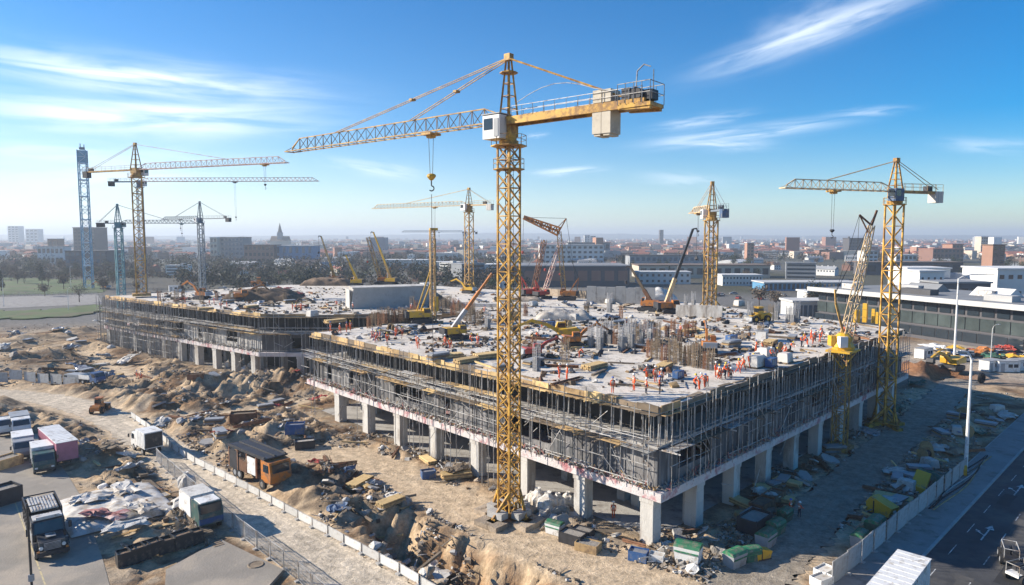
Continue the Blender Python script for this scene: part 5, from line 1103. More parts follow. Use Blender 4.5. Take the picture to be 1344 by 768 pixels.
def wallblk(p0, p1, h, th, label, m_='concrete_pale'):
    a, b = gd(*p0), gd(*p1); d = (b - a); rz = math.atan2(d.y, d.x); o = empty('low_wall', a); tag(o, label, 'wall'); k = max(2, int(d.length / 2.5))
    for i in range(k): MB().box(a + d * ((i + .5) / k) + Vector((0, 0, h / 2)), (d.length / k - .06, th, h * random.uniform(.9, 1.08)), rz).build('wall_section', m_, o)
wallblk((887, 415), (948, 418), 2.6, .5, 'pale low concrete wall at the base of the end-on crane'); wallblk((590, 402), (690, 404), .9, 2.0, 'low pale kerb wall running right from the ramp wall'); wallblk((770, 398), (860, 400), 4.4, .8, 'tall grey-brown rough wall behind the middle deck', 'concrete'); wallblk((690, 386), (770, 392), 2.2, .6, 'rough pale wall between the red and orange crawler cranes', 'rock_tan')
# ------------------------------------------------------------------ loose things lying about
def rockproto(r, m_, seed):
    rr = random.Random(seed); me = bpy.data.meshes.new('boulder'); import bmesh
    bm = bmesh.new(); bmesh.ops.create_icosphere(bm, subdivisions=2, radius=1); ax = [Vector((rr.uniform(-1, 1), rr.uniform(-1, 1), rr.uniform(-1, 1))).normalized() for _ in range(9)]; cut = [rr.uniform(.45, .85) for _ in ax]
    for v in bm.verts:
        for a, c in zip(ax, cut):
            k = v.co.dot(a)
            if k > c: v.co -= a * (k - c)
        v.co = Vector((v.co.x * 1.15, v.co.y * .9, v.co.z * .7)) * r + Vector((rr.uniform(-.05, .05), rr.uniform(-.05, .05), rr.uniform(-.05, .05))) * r
    bm.to_mesh(me); bm.free(); me.materials.append(M[m_]); o = bpy.data.objects.new('boulder', me); C.objects.link(o); return Proto(o)
def sheetproto(w, l, m_, crumple, seed, name='crumpled_sheet', th=.03, nn_=9):
    mb = MB(); vs = []; q = seed * 3.7
    for i in range(nn_):
        for j in range(nn_):
            x, y = (i / (nn_ - 1) - .5) * l, (j / (nn_ - 1) - .5) * w; e = 1 - .5 * max(abs(i / (nn_ - 1) - .5), abs(j / (nn_ - 1) - .5))
            vs.append((x + (float(vnoise(i * .7 + q, j * .7)) - .5) * crumple, y + (float(vnoise(i * .7, j * .7 + q)) - .5) * crumple, max(0, float(fbm(i * .45 + q, j * .45 + q, 3)) * crumple * 1.6 * e)))
    n = nn_ * nn_; fs = [(i * nn_ + j, (i + 1) * nn_ + j, (i + 1) * nn_ + j + 1, i * nn_ + j + 1) for i in range(nn_ - 1) for j in range(nn_ - 1)]
    vs += [(a, b, c - th) for a, b, c in vs]; mb.add(vs, fs + [tuple(n + k for k in f[::-1]) for f in fs])
    for k in range(nn_ - 1):
        for a, b in ((k, k + 1), (n - nn_ + k + 1, n - nn_ + k), ((k + 1) * nn_, k * nn_), (k * nn_ + nn_ - 1, (k + 1) * nn_ + nn_ - 1)): mb.add([mb.v[a], mb.v[b], mb.v[b + n], mb.v[a + n]], [(0, 1, 2, 3)])
    return Proto(mb.build(name, m_, base=(0, 0, 0)))
def simple(name, m_, fn): mb = MB(); fn(mb); return Proto(mb.build(name, m_, base=(0, 0, 0)))
def slab(mb, l, w, t, seed):
    rr = random.Random(seed); n = 7; poly = [(l / 2 * math.cos(6.283 * i / n) * rr.uniform(.75, 1.25), w / 2 * math.sin(6.283 * i / n) * rr.uniform(.75, 1.25)) for i in range(n)]; mb.prism(poly, 0, t)
boul = {k: [rockproto(1, m_, i * 5 + j) for j in range(3)] for i, (k, m_) in enumerate((('grey', 'rock_grey'), ('tan', 'rock_tan'), ('brown', 'rock_brown'), ('whitish', 'rock_white')))}
planks = {'new yellow timber beam': [simple('timber_beam', 'timber_new', lambda mb: mb.box((0, 0, .1), (4.2, .22, .2)))], 'weathered timber plank': [simple('timber_beam', 'timber', lambda mb: mb.box((0, 0, .05), (3.6, .32, .09)))], 'dark old timber beam': [simple('timber_beam', 'timber_old', lambda mb: mb.box((0, 0, .12), (5, .26, .22)))], 'grey steel tube': [simple('steel_tube', 'galv', lambda mb: mb.tube((-2.4, 0, .06), (2.4, 0, .06), .06, 6))], 'rusty steel beam': [simple('steel_beam', 'rust', lambda mb: mb.box((0, 0, .02), (4.5, .3, .04)).box((0, 0, .17), (4.5, .04, .26)).box((0, 0, .32), (4.5, .3, .04)))]}
sheets = {'white crumpled sheet': [sheetproto(2.2, 3, 'tarp_white', .7, 1), sheetproto(1.8, 2.4, 'tarp_white', 1.0, 2)], 'bent grey metal sheet': [sheetproto(1.6, 3, 'steel', .6, 3), sheetproto(1.4, 2.2, 'grey_paint', .8, 4)], 'blue crumpled tarpaulin': [sheetproto(2, 2.6, 'tarp_blue', .8, 5)], 'dark green tarpaulin': [sheetproto(2.2, 3.2, 'tarp_green', .9, 6)], 'dull brown sheet': [sheetproto(2, 3, 'timber_old', .8, 7)], 'faded red sheet': [sheetproto(1.6, 2.4, 'red_paint', .6, 8)]}
slabs = {'broken pale concrete slab': [simple('concrete_slab', 'concrete_pale', lambda mb: slab(mb, 2.4, 1.6, .22, 1)), simple('concrete_slab', 'concrete_pale', lambda mb: slab(mb, 1.8, 1.4, .18, 2))], 'broken grey concrete slab': [simple('concrete_slab', 'concrete', lambda mb: slab(mb, 2.6, 1.7, .26, 3))]}
KINDS_ = {'boulder': (boul, lambda k: '%s boulder' % k, 'boulder'), 'beam': (planks, lambda k: k, 'beam'), 'sheet': (sheets, lambda k: k, 'sheet'), 'slab': (slabs, lambda k: k, 'slab')}
rr = random.Random(77)
def scatter(kind, n, box, where, keys=None, sc=(.7, 1.3), deck=False, tilt=.25, line=None):
    D_, lf_, cat = KINDS_[kind]; done = 0; tries = 0; n = max(3, int(n * (.8 if deck else .7)))
    while done < n and tries < n * 30:
        tries += 1; px, py = rr.uniform(box[0], box[2]), rr.uniform(box[1], box[3]); p = gd(px, py) if deck else gp(px, py)
        if deck:
            if dsigned(np.array([p.x]), np.array([p.y]), FOOT)[0] > -2: continue
        else:
            xx, yy = np.array([p.x]), np.array([p.y])
            if dpoly(xx, yy, ROAD)[0] < 4.2 or dpoly(xx, yy, HAUL)[0] < (7 if dsigned(xx, yy, PIT)[0] < 1 else 4.2) or dpoly(xx, yy, SITE)[0] < 3.6 or dsigned(xx, yy, YARD)[0] < .5 or dsigned(xx, yy, FOOT)[0] < .2: continue
            if (p.x - KERB0.x) * kn.x + (p.y - KERB0.y) * kn.y > -5: continue
        k = rr.choice(keys or list(D_)); s = rr.uniform(*sc)
        e = Euler((rr.uniform(-tilt, tilt), rr.uniform(-tilt, tilt), rr.uniform(0, 6.28)))
        lift = .04 + (.25 * s * abs(e.x) if kind != 'boulder' else .2 * s)
        rr.choice(D_[k]).put(p + Vector((0, 0, lift)), e, '%s %s' % (lf_(k), where), cat, '%ss lying about the site' % cat, s); done += 1
Z1, Z2, Z3 = 'in the pit below the haul track', 'on the mounds left of the recess', 'under the front facade'
scatter('boulder', 34, (470, 655, 780, 768), Z1, sc=(.5, 1.3), keys=['tan', 'grey', 'brown', 'whitish']); scatter('boulder', 20, (200, 500, 400, 600), Z2, sc=(.4, .9)); scatter('boulder', 26, (420, 570, 740, 700), Z3, sc=(.35, .8), keys=['grey', 'whitish', 'tan'])
scatter('boulder', 16, (860, 715, 1010, 768), 'beside the green-lidded skips', sc=(.35, .8)); scatter('boulder', 18, (0, 430, 190, 500), 'among the far-left spoil heaps', sc=(.7, 1.6)); scatter('boulder', 14, (1180, 540, 1330, 610), 'right of the shaded site road', sc=(.4, .9), keys=['grey', 'brown']); scatter('boulder', 12, (95, 545, 250, 660), 'between the yard and the dirt road', sc=(.35, .8))
scatter('beam', 22, (430, 560, 760, 690), Z3); scatter('beam', 26, (195, 495, 420, 620), Z2); scatter('beam', 12, (480, 660, 760, 760), Z1); scatter('beam', 22, (0, 425, 200, 500), 'among the far-left spoil heaps', sc=(1, 1.8)); scatter('beam', 18, (960, 560, 1200, 700), 'in the shade along the right facade'); scatter('beam', 20, (1110, 520, 1320, 690), 'between site road and mesh fence'); scatter('beam', 16, (720, 690, 960, 760), 'by the corner column')
scatter('beam', 14, (110, 560, 270, 720), 'between the yard and the dirt road')
scatter('slab', 16, (430, 570, 760, 690), Z3, tilt=.5); scatter('slab', 14, (200, 500, 410, 610), Z2, tilt=.4); scatter('slab', 10, (480, 665, 740, 768), Z1, tilt=.5); scatter('slab', 8, (0, 425, 190, 500), 'among the far-left spoil heaps', sc=(1.2, 2.2)); scatter('slab', 8, (960, 590, 1190, 700), 'in the shade along the right facade', tilt=.5); scatter('slab', 8, (740, 700, 950, 755), 'by the corner column', tilt=.5)
scatter('sheet', 14, (420, 570, 760, 700), Z3, keys=['white crumpled sheet', 'bent grey metal sheet', 'dull brown sheet', 'blue crumpled tarpaulin']); scatter('sheet', 16, (200, 500, 420, 620), Z2, keys=['bent grey metal sheet', 'dull brown sheet', 'faded red sheet', 'white crumpled sheet']); scatter('sheet', 22, (0, 425, 200, 505), 'among the far-left spoil heaps', sc=(1.2, 2.5), keys=['white crumpled sheet', 'dull brown sheet', 'bent grey metal sheet'])
scatter('sheet', 20, (960, 540, 1200, 700), 'in the shade along the right facade', keys=['bent grey metal sheet', 'dull brown sheet', 'dark green tarpaulin', 'white crumpled sheet', 'dull brown sheet'], sc=(.7, 1.3)); scatter('sheet', 22, (1120, 505, 1340, 690), 'between site road and mesh fence', keys=['bent grey metal sheet', 'dull brown sheet', 'blue crumpled tarpaulin', 'dark green tarpaulin', 'white crumpled sheet'], sc=(.7, 1.3)); scatter('sheet', 8, (480, 670, 700, 768), Z1, keys=['white crumpled sheet', 'dull brown sheet']); scatter('sheet', 10, (110, 560, 260, 700), 'between the yard and the dirt road', keys=['dull brown sheet', 'bent grey metal sheet', 'white crumpled sheet'])
Q1, Q2, Q3, Q4 = 'on the front of the deck', 'on the middle of the deck', 'on the left wing deck', 'on the right of the deck'
scatter('beam', 30, (560, 445, 900, 510), Q1, deck=True, tilt=.08); scatter('beam', 34, (680, 395, 960, 450), Q2, deck=True, tilt=.15); scatter('beam', 26, (210, 380, 450, 410), Q3, deck=True, tilt=.15, sc=(.9, 1.7)); scatter('beam', 26, (900, 420, 1150, 480), Q4, deck=True, tilt=.15)
scatter('sheet', 22, (690, 395, 900, 460), Q2, deck=True, keys=['bent grey metal sheet', 'dull brown sheet', 'white crumpled sheet', 'blue crumpled tarpaulin'], sc=(.8, 1.5)); scatter('sheet', 22, (920, 415, 1120, 485), Q4, deck=True, keys=['bent grey metal sheet', 'white crumpled sheet', 'blue crumpled tarpaulin', 'dull brown sheet'], sc=(.7, 1.2)); scatter('sheet', 16, (220, 380, 420, 405), Q3, deck=True, keys=['bent grey metal sheet', 'dull brown sheet', 'faded red sheet'], sc=(1, 1.8)); scatter('sheet', 18, (440, 385, 660, 450), 'around the ramp wall', deck=True, keys=['white crumpled sheet', 'bent grey metal sheet', 'dull brown sheet'], sc=(.8, 1.4))
scatter('boulder', 18, (700, 395, 900, 440), Q2, deck=True, sc=(.4, 1.), keys=['grey', 'whitish', 'brown']); scatter('boulder', 16, (320, 380, 400, 395), Q3, deck=True, sc=(.6, 1.4), keys=['brown', 'grey']); scatter('slab', 20, (700, 395, 1050, 460), Q2, deck=True, tilt=.4); scatter('slab', 10, (430, 400, 560, 430), 'around the ramp wall', deck=True, tilt=.3)
# uncountable small rubble on the ground and on the deck
def rubble(name, boxes, deck, mats, sz):
    boxes = [(b, int(n * (.75 if deck else 1.0))) for b, n in boxes]
    mb = MB(); r2 = random.Random(len(boxes) + 3)
    for bx, n in boxes:
        k = 0
        for _ in range(n * 4):
            if k >= n: break
            px, py = r2.uniform(bx[0], bx[2]), r2.uniform(bx[1], bx[3]); p = gd(px, py) if deck else G(px, py); xx, yy = np.array([p.x]), np.array([p.y])
            c = float(fbm(p.x * .25 + 70, p.y * .25, 3))
            if c < .52 and r2.random() < .93: continue
            if deck:
                if dsigned(xx, yy, FOOT)[0] > -1: continue
            else:
                if dpoly(xx, yy, ROAD)[0] < 3.5 or dpoly(xx, yy, HAUL)[0] < (5.5 if dsigned(xx, yy, PIT)[0] < 1 else 3.4) or dpoly(xx, yy, SITE)[0] < 3 or dsigned(xx, yy, YARD)[0] < .2 or dsigned(xx, yy, FOOT)[0] < -2 or (p.x - KERB0.x) * kn.x + (p.y - KERB0.y) * kn.y > -4.4: continue
                p.z = hz(p.x, p.y)
            s = r2.uniform(*sz) * (1 if r2.random() < .8 else 1.8); k += 1
            if r2.random() < .2: q = p + Vector((r2.uniform(-1, 1) * s * 5, r2.uniform(-1, 1) * s * 5, r2.uniform(.05, .5))); mb.bar(p + Vector((0, 0, .1)), q, .06 + .1 * r2.random(), .06, r2.randrange(len(mats)))
            else: mb.rock(p + Vector((0, 0, s * .3)), s, r2.randrange(len(mats)), .7, r2)
    struct(mb.build(name, mats), 'stuff')
rubble('rubble', [((420, 560, 760, 700), 1500), ((200, 495, 420, 620), 1300), ((480, 660, 780, 768), 800), ((720, 690, 1010, 768), 900), ((960, 540, 1200, 700), 900), ((1110, 510, 1340, 690), 900), ((0, 425, 200, 510), 900), ((100, 545, 280, 720), 700), ((180, 470, 420, 520), 500)], False, ['rock_grey', 'rock_tan', 'rock_tan', 'rock_brown', 'rock_white', 'timber_old', 'rock_tan'], (.07, .24))
rubble('deck_rubble', [((560, 400, 960, 470), 1500), ((210, 378, 460, 412), 900), ((430, 385, 660, 455), 700), ((900, 400, 1160, 480), 900), ((680, 440, 900, 510), 300)], True, ['rock_grey', 'rock_brown', 'rock_white', 'timber_old', 'dark_steel', 'timber', 'rust'], (.12, .4))
# ------------------------------------------------------------------ bins, tanks, stacks
def skip(body, lid, l=2.6, w=1.7, h=1.5):
    r = empty('waste_container'); MB().box((0, 0, h / 2), (l * .86, w * .86, h), taper=1.16).build('container', body, r); MB().extr([(-w / 2, h), (w / 2, h), (w / 2 - .2, h + .3), (0, h + .45), (-w / 2 + .2, h + .3)], -l / 2, l / 2).build('lid', lid, r)
    for s in (-1, 1): MB().box((0, s * w * .5, h * .72), (l * .9, .1, .14)).build('rim_rail', lid, r)
    for x in (-.8, .8):
        for s in (-.5, .5): MB().tube((x, s - .06, .12), (x, s + .06, .12), .12, 8).build('castor', 'rubber', r)
    return Proto(r)
def plainbox(name, m_, l, w, h, lidm=None, th=.06):
    r = empty(name); mb = MB(); mb.box((0, 0, .05), (l, w, .1))
    for s in (-1, 1): mb.box((0, s * (w / 2 - th / 2), h / 2 + .05), (l, th, h - .1)); mb.box((s * (l / 2 - th / 2), 0, h / 2 + .05), (th, w - 2 * th, h - .1))
    mb.build('crate_body', m_, r); MB().box((0, 0, h * .8), (l - 2 * th, w - 2 * th, .1)).build('contents', lidm or 'rock_grey', r); mb = MB()
    for s in (-1, 1):
        for t in (-1, 1): MB().box((s * l * .46, t * w * .46, h / 2), (.14, .14, h + .06)).build('corner_post', m_, r)
    return Proto(r)
GB = 'containers on the ground'
sk = skip('white_paint', 'green_lid'); sk2 = skip('grey_paint', 'green_lid'); sk3 = skip('tarp_green', 'green_lid')
for pr_, px, py, a, sc, lb in ((sk, 728, 700, -35, 1.0, 'white waste container with a green lid beside the crane base'), (sk, 903, 741, -30, 1.35, 'large pale waste container with a green lid, tilted on rubble'), (sk2, 964, 742, 35, 1.15, 'waste container with a bright green lid at the edge of the shade'), (sk3, 985, 735, 20, 1.0, 'dark green container half in shade behind the bright-lidded one'), (sk3, 1018, 700, 40, 1.1, 'green waste container in the shade below the fence line of skips'), (sk2, 1005, 716, 45, 1.2, 'grey waste container in the shade'), (sk3, 1030, 683, 45, 1.0, 'small green container next to the orange worker'), (sk3, 1148, 700, 45, 1.3, 'long green waste container against the mesh fence'), (sk2, 1128, 716, 45, 1.1, 'grey-green container against the mesh fence')):
    pr_.put(at_px(px, py), R(a), lb, 'container', GB, sc * .72)
cb = [plainbox('open_crate', 'timber', 2.6, 1.6, .9), plainbox('open_crate', 'dark_steel', 2.8, 1.7, 1.2), plainbox('open_crate', 'rust', 3, 1.6, 1.1, 'timber_old'), plainbox('open_crate', 'blue_paint', 2.4, 1.6, 1.3, 'steel'), plainbox('open_crate', 'white_paint', 2.4, 1.6, 1.1, 'tarp_white')]
for i, px, py, a, sc, lb in ((0, 772, 722, -30, 1.1, 'timber box lying by the dark crates near the corner column'), (1, 752, 712, -35, 1.1, 'dark steel crate by the corner column'), (1, 765, 706, -35, .9, 'small dark steel crate behind the timber box'), (3, 838, 735, -25, .9, 'blue crate in the rubble left of the corner column'), (4, 862, 738, -25, .7, 'small white crate in the rubble left of the corner column'), (2, 1000, 672, 45, 1.3, 'long rusty crate with an open top along the right facade'), (2, 1015, 660, 45, 1.2, 'rusty orange-brown crate behind the long rusty one'), (1, 990, 695, 45, 1.6, 'big black crate in the shade right of the corner column'), (4, 1082, 757, 35, .9, 'white crate at the start of the mesh fence'), (4, 1078, 768, 30, .9, 'second white crate at the start of the mesh fence'), (3, 562, 627, 20, .9, 'blue crate in rubble under the cluttered scaffold'), (1, 400, 588, 20, 1.2, 'dark open crate by the dirt slope left of the facade'), (3, 388, 578, 10, 1.4, 'blue and grey crate on the slope before the recess'), (2, 320, 562, 15, 1.6, 'long rusty red crate on the left mounds'), (2, 258, 517, 15, 1.2, 'red-brown crate half sunk in the brown mound'), (0, 215, 655, -40, .8, 'timber crate beside the torn tarpaulin heap')):
    if lb != 'x': cb[i].put(at_px(px, py), R(a), lb, 'crate', GB, sc * .85)
# bright yellow skips between the site road and the fence
def yskip():
    r = empty('yellow_skip'); side([(-1.4, 0), (1.1, 0), (1.5, 1.3), (-1.0, 2.0), (-1.6, 1.2)], -.75, .75).build('hopper', 'yellow_paint', r)
    for s in (-.8, .8): MB().bar((-1.3, s, .1), (1.2, s, .1), .14).bar((-.6, s, .1), (-.6, s, 1.6), .1).build('skid', 'dark_steel', r)
    MB().tube((1.2, 0, .8), (1.42, 0, .85), .25, 10).build('hatch', 'white_paint', r); return Proto(r)
ys = yskip(); ys.put(at_px(1158, 676), R(-60), 'yellow hopper with a round hatch on the earth bank by the fence', 'hopper', 'yellow hoppers'); ys.put(at_px(1207, 640), Euler((R(15), R(-45), R(40))), 'tall tilted yellow hopper nearer the lamp mast', 'hopper', 'yellow hoppers', 1.1); ys.put(at_px(1000, 733), R(20), 'small yellow hopper against the grey waste container', 'hopper', 'yellow hoppers', .6); ys.put(at_px(1262, 622), R(60), 'orange-yellow hopper at the foot of the lamp mast', 'hopper', 'yellow hoppers', .7)
# white bulk bags
_b = MB().lathe((0, 0, 0), [(0, 0), (.8, .02), (.95, .3), (.92, 1.0), (.8, 1.35), (.45, 1.5), (.25, 1.75), (.3, 1.9), (0, 1.85)], 20)
_b.v = [(lambda t, q: (x * q / max(abs(math.cos(t)), abs(math.sin(t))) ** .75 , y * q / max(abs(math.cos(t)), abs(math.sin(t))) ** .75, z + .12 * (float(vnoise(x * 3 + 9, y * 3 + z)) - .5)))(math.atan2(y, x), .75 + .3 * float(vnoise(x * 2.4 + 5, y * 2.4 + z * 2 + 9))) for x, y, z in _b.v]
bag = Proto(_b.build('bulk_bag', 'tarp_white', base=(0, 0, 0))); 
for px, py, s in ((706, 668, 1.2), (719, 673, 1.3), (732, 668, 1.0), (745, 662, .8), (697, 663, .8)): bag.put(at_px(px, py), random.uniform(0, 6), 'dusty white bulk bag beside the main crane base', 'bag', 'white bulk bags', s)
for px, py in ((330, 483), (322, 489), (350, 494), (300, 482)): bag.put(at_px(px, py), random.uniform(0, 6), 'white bulk bag at the foot of the wing scaffold', 'bag', 'white bulk bags', .9)
bag.put(at_px(245, 641), 1, 'cream bulk bag leaning on the mesh fence by the wedged lorry', 'bag', 'white bulk bags', 1.1)
# material stacks on the deck
def stack(kind):
    if kind == 'timber':
        r = empty('timber_stack')
        for k in range(4):
            mb = MB()
            for q in range(5): mb.box((random.uniform(-.1, .1), -.6 + q * .3, .12 + k * .16), (3.6, .26, .12))
            mb.build('plank_layer', 'timber_new' if k % 2 else 'timber', r)
        return r
    if kind == 'panel':
        r = empty('panel_stack')
        for k in range(6): MB().box((random.uniform(-.08, .08), random.uniform(-.08, .08), .12 + k * .15), (2.7, 1.3, .11), random.uniform(-.05, .05)).build('formwork_panel', random.choice(['timber', 'grey_paint', 'timber_old']), r)
        return r
    if kind == 'bars':
        r = empty('rebar_bundle'); mb = MB()
        for k in range(24): y, z = random.uniform(-.4, .4), random.uniform(.12, .5); mb.bar((-3, y, z), (3, y + random.uniform(-.1, .1), z), .04)
        mb.build('bars', 'rust', r)
        for x in (-1.8, 1.8): MB().box((x, 0, .06), (.15, 1.1, .1)).build('bearer', 'timber_old', r)
        return r
    if kind == 'gen':
        r = empty('generator'); MB().box((0, 0, .85), (2.4, 1.1, 1.3)).build('housing', 'blue_paint', r); MB().box((0, 0, .12), (2.6, 1.2, .2)).build('skid', 'dark_steel', r); MB().tube((.8, .2, 1.5), (.8, .2, 2.0), .07, 8).build('exhaust', 'dark_steel', r)
        for x in (-.6, .1): MB().box((x, -.56, .9), (.55, .03, .8)).build('louvre_door', 'grey_paint', r)
        return r
    if kind == 'cabin':
        r = empty('site_cabin'); MB().box((0, 0, 1.4), (5, 2.4, 2.5)).build('cabin_body', 'white_paint', r); MB().box((0, 0, 2.7), (5.2, 2.6, .12)).build('roof', 'grey_paint', r); MB().box((-1.6, -1.22, 1.2), (.9, .05, 2.0)).build('door', 'grey_paint', r)
        for x in (.2, 1.5): MB().box((x, -1.22, 1.6), (1, .05, .8)).build('window', 'glass_dark', r)
        return r
    if kind == 'tarped':
        r = empty('tarped_stack'); MB().box((0, 0, .1), (2.3, 1.6, .16)).build('pallet', 'timber_old', r); MB().box((0, 0, .75), (2.2, 1.5, 1.1), taper=.85).box((0, 0, 1.33), (1.8, 1.2, .08), taper=.8).build('cover', 'tarp_white', r); return r
    if kind == 'drum':
        r = empty('cable_drum')
        for y in (-.5, .5): MB().tube((0, y - .05, .8), (0, y + .05, .8), .8, 16).build('flange', 'timber', r)
        MB().tube((0, -.45, .8), (0, .45, .8), .45, 12).build('cable_coil', 'dark_steel', r); return r
STK = {k: Proto(stack(k)) for k in ('timber', 'panel', 'bars', 'gen', 'cabin', 'tarped', 'drum')}
SL = dict(timber='stack of yellow timber planks', panel='stack of formwork panels', bars='bundle of rusty reinforcing bars', gen='blue box generator', cabin='white site cabin', tarped='white-sheeted pallet stack', drum='dark cable drum with timber flanges')
rr = random.Random(9)
for k, pts in dict(timber=[(612, 476), (640, 470), (590, 470), (872, 483), (780, 484), (905, 437), (1010, 452), (330, 404), (270, 407), (440, 424), (925, 445)], panel=[(575, 472), (660, 486), (700, 480), (830, 440), (770, 452), (815, 427), (960, 455), (1040, 446), (380, 398), (300, 398), (540, 432)], bars=[(745, 503), (850, 430), (800, 421), (712, 425), (950, 468), (560, 436), (350, 398), (1120, 452)], gen=[(890, 497), (1012, 482), (722, 430), (300, 391), (960, 450)], cabin=[(1000, 447), (560, 380), (660, 378), (230, 383)], tarped=[(905, 463), (985, 475), (1005, 470), (1030, 476), (992, 482), (720, 418), (755, 420), (700, 402), (800, 399), (840, 392), (970, 402), (660, 405), (410, 416)], drum=[(657, 424), (668, 424), (676, 420), (1020, 462), (515, 436), (745, 430)]).items():
    for px, py in pts:
        w = 'on the timber front edge' if py > 465 and px < 720 else 'on the left wing deck' if px < 420 else 'near the ramp wall' if px < 690 else 'on the middle deck' if px < 870 else 'towards the shaded deck edge'
        STK[k].put(gd(px, py), rr.uniform(-.3, .3) + R(45), '%s %s' % (SL[k], w), {'timber': 'timber stack', 'panel': 'panel stack', 'bars': 'rebar bundle', 'gen': 'generator', 'cabin': 'site cabin', 'tarped': 'pallet', 'drum': 'cable drum'}[k], 'material stacks on the deck', rr.uniform(.9, 1.2) * (.72 if k in ('gen', 'cabin') else 1))
rr = random.Random(19)
for k, box, wh, n_ in (('timber', (430, 600, 640, 670), 'under the front facade', 5), ('bars', (430, 590, 700, 680), 'under the front facade', 4), ('panel', (250, 520, 400, 600), 'on the left mounds', 5), ('bars', (210, 510, 400, 600), 'on the left mounds', 4), ('timber', (970, 570, 1180, 690), 'in the right-hand shade', 7), ('panel', (970, 570, 1180, 690), 'in the right-hand shade', 6), ('bars', (970, 570, 1180, 690), 'in the right-hand shade', 5), ('drum', (1130, 540, 1300, 670), 'in the right-hand shade', 5), ('panel', (1130, 530, 1320, 650), 'before the asphalt road', 6), ('timber', (0, 435, 180, 500), 'among the far-left heaps', 6), ('panel', (0, 435, 180, 500), 'among the far-left heaps', 5), ('tarped', (1130, 530, 1320, 650), 'before the asphalt road', 4)):
    done = 0
    while done < n_:
        p = G(rr.uniform(box[0], box[2]), rr.uniform(box[1], box[3])); xx, yy = np.array([p.x]), np.array([p.y])
        if dpoly(xx, yy, ROAD)[0] < 5 or dpoly(xx, yy, HAUL)[0] < 5 or dpoly(xx, yy, SITE)[0] < 4.6 or dsigned(xx, yy, FOOT)[0] < 1.5 or (p.x - KERB0.x) * kn.x + (p.y - KERB0.y) * kn.y > -6: continue
        p.z = hz(p.x, p.y) + .02; done += 1; STK[k].put(p, rr.uniform(0, 3), '%s %s' % (SL[k], wh), {'timber': 'timber stack', 'panel': 'panel stack', 'bars': 'rebar bundle', 'tarped': 'pallet', 'drum': 'cable drum'}[k], 'material stacks on the ground', rr.uniform(.9, 1.15))
# yellow formwork panels standing near the right crane
yp = simple('yellow_column_form', 'yellow_paint', lambda mb: mb.box((0, 0, 1.7), (.7, .7, 3.4)).box((0, 0, 1), (.85, .85, .1)).box((0, 0, 2.4), (.85, .85, .1)))
for px, py, s in ((1122, 424, .8), (1126, 424, .8), (1135, 423, 1.15), (1146, 424, .85), (1151, 425, .7)): yp.put(gd(px, py), R(45), 'upright yellow column formwork left of the right crane mast', 'formwork', 'yellow column forms', s)
# dark mound of steel on the left wing, and the torn tarpaulin heap in the yard corner
def heap(name, c, rx, ry, h, m_, seed, kind='structure', n=30, rot=0):
    mb = MB(); vs = []; cr, sr = math.cos(rot), math.sin(rot)
    for i in range(n):
        for j in range(n):
            u, v = i / (n - 1) * 2 - 1, j / (n - 1) * 2 - 1; e = max(0, 1 - (u * u) ** 2) * max(0, 1 - (v * v) ** 2); x, y = u * rx, v * ry
            vs.append((c.x + x * cr - y * sr, c.y + x * sr + y * cr, c.z - .1 + e ** .6 * h * (.45 + .8 * float(fbm(u * 3 + seed, v * 3 + seed, 4)))))
    mb.add(vs, [(j * n + i, j * n + i + 1, (j + 1) * n + i + 1, (j + 1) * n + i)[::-1] for i in range(n - 1) for j in range(n - 1)]); o = mb.build(name, m_, smooth=True); return o
tag(heap('scrap_heap', gd(345, 393), 10, 6, 3.2, 'rock_brown', 3), 'dark brown heap of scrap on the left wing deck', 'heap'); tag(heap('spoil_heap', gd(430, 374), 9, 5, 3, 'rock_brown', 8), 'dark spoil heap at the back of the deck left of the ramp wall', 'heap')
tag(heap('rubble_heap', gd(740, 418), 6, 4, 2.2, 'rock_grey', 5), 'pale grey rubble heap on the middle deck', 'heap'); tag(heap('rubble_heap', gd(850, 396), 8, 4, 4.0, 'rock_white', 6), 'whitish rubble heap behind the twin orange cranes', 'heap'); tag(heap('spoil_heap', gd(680, 395), 7, 3, 1.4, 'rock_tan', 15), 'low tan heap beside the red crawler crane', 'heap')
hc = G(150, 668); tr_ = aim((110, 640), (175, 720)); hp_ = heap('tarpaulin_heap', Vector((hc.x, hc.y, .3)), 6.2, 5.4, 1.2, 'tarp_white', 21, n=44, rot=R(tr_)); tag(hp_, 'low heap covered by torn dusty white tarpaulins in the yard corner', 'tarpaulin heap')
for i, (px, py, l, w, a, m_, lb) in enumerate(((140, 690, 5, 1.8, tr_ + 40, 'tarp_red', 'wrinkled dull red tarpaulin on the white-covered heap'), (165, 655, 5, 2.4, tr_, 'tarp_white', 'flat white tarpaulin strip near the top of the covered heap'), (120, 668, 4, 2.6, tr_ + 70, 'tarp_white', 'folded white tarpaulin hanging off the heap towards the black truck'), (185, 680, 4.5, 2, tr_ + 15, 'tarp_white', 'loose white tarpaulin on the right of the covered heap'), (165, 705, 4.5, 2.2, tr_ + 80, 'rock_white', 'dusty pale sheet on the front edge of the covered heap'))):
    sheetproto(w, l, m_, .8, 40 + i, 'tarpaulin').put(Vector((*G(px, py)[:2], .95)), R(a), lb, 'tarpaulin', 'tarpaulins over the yard heap')
blk = plainbox('black_bin', 'black_paint', 1.9, 1.5, 1.5, 'rock_brown')
for i in range(6): px, py = 165 + 18 * i, 740 - 5.5 * i; blk.put(at_px(px + random.uniform(-2, 2), py), R(aim((165, 740), (255, 712)) + random.uniform(-9, 9)), 'black open bin in the row below the white-covered heap', 'bin', 'black bins in a row', random.uniform(.8, 1.0))
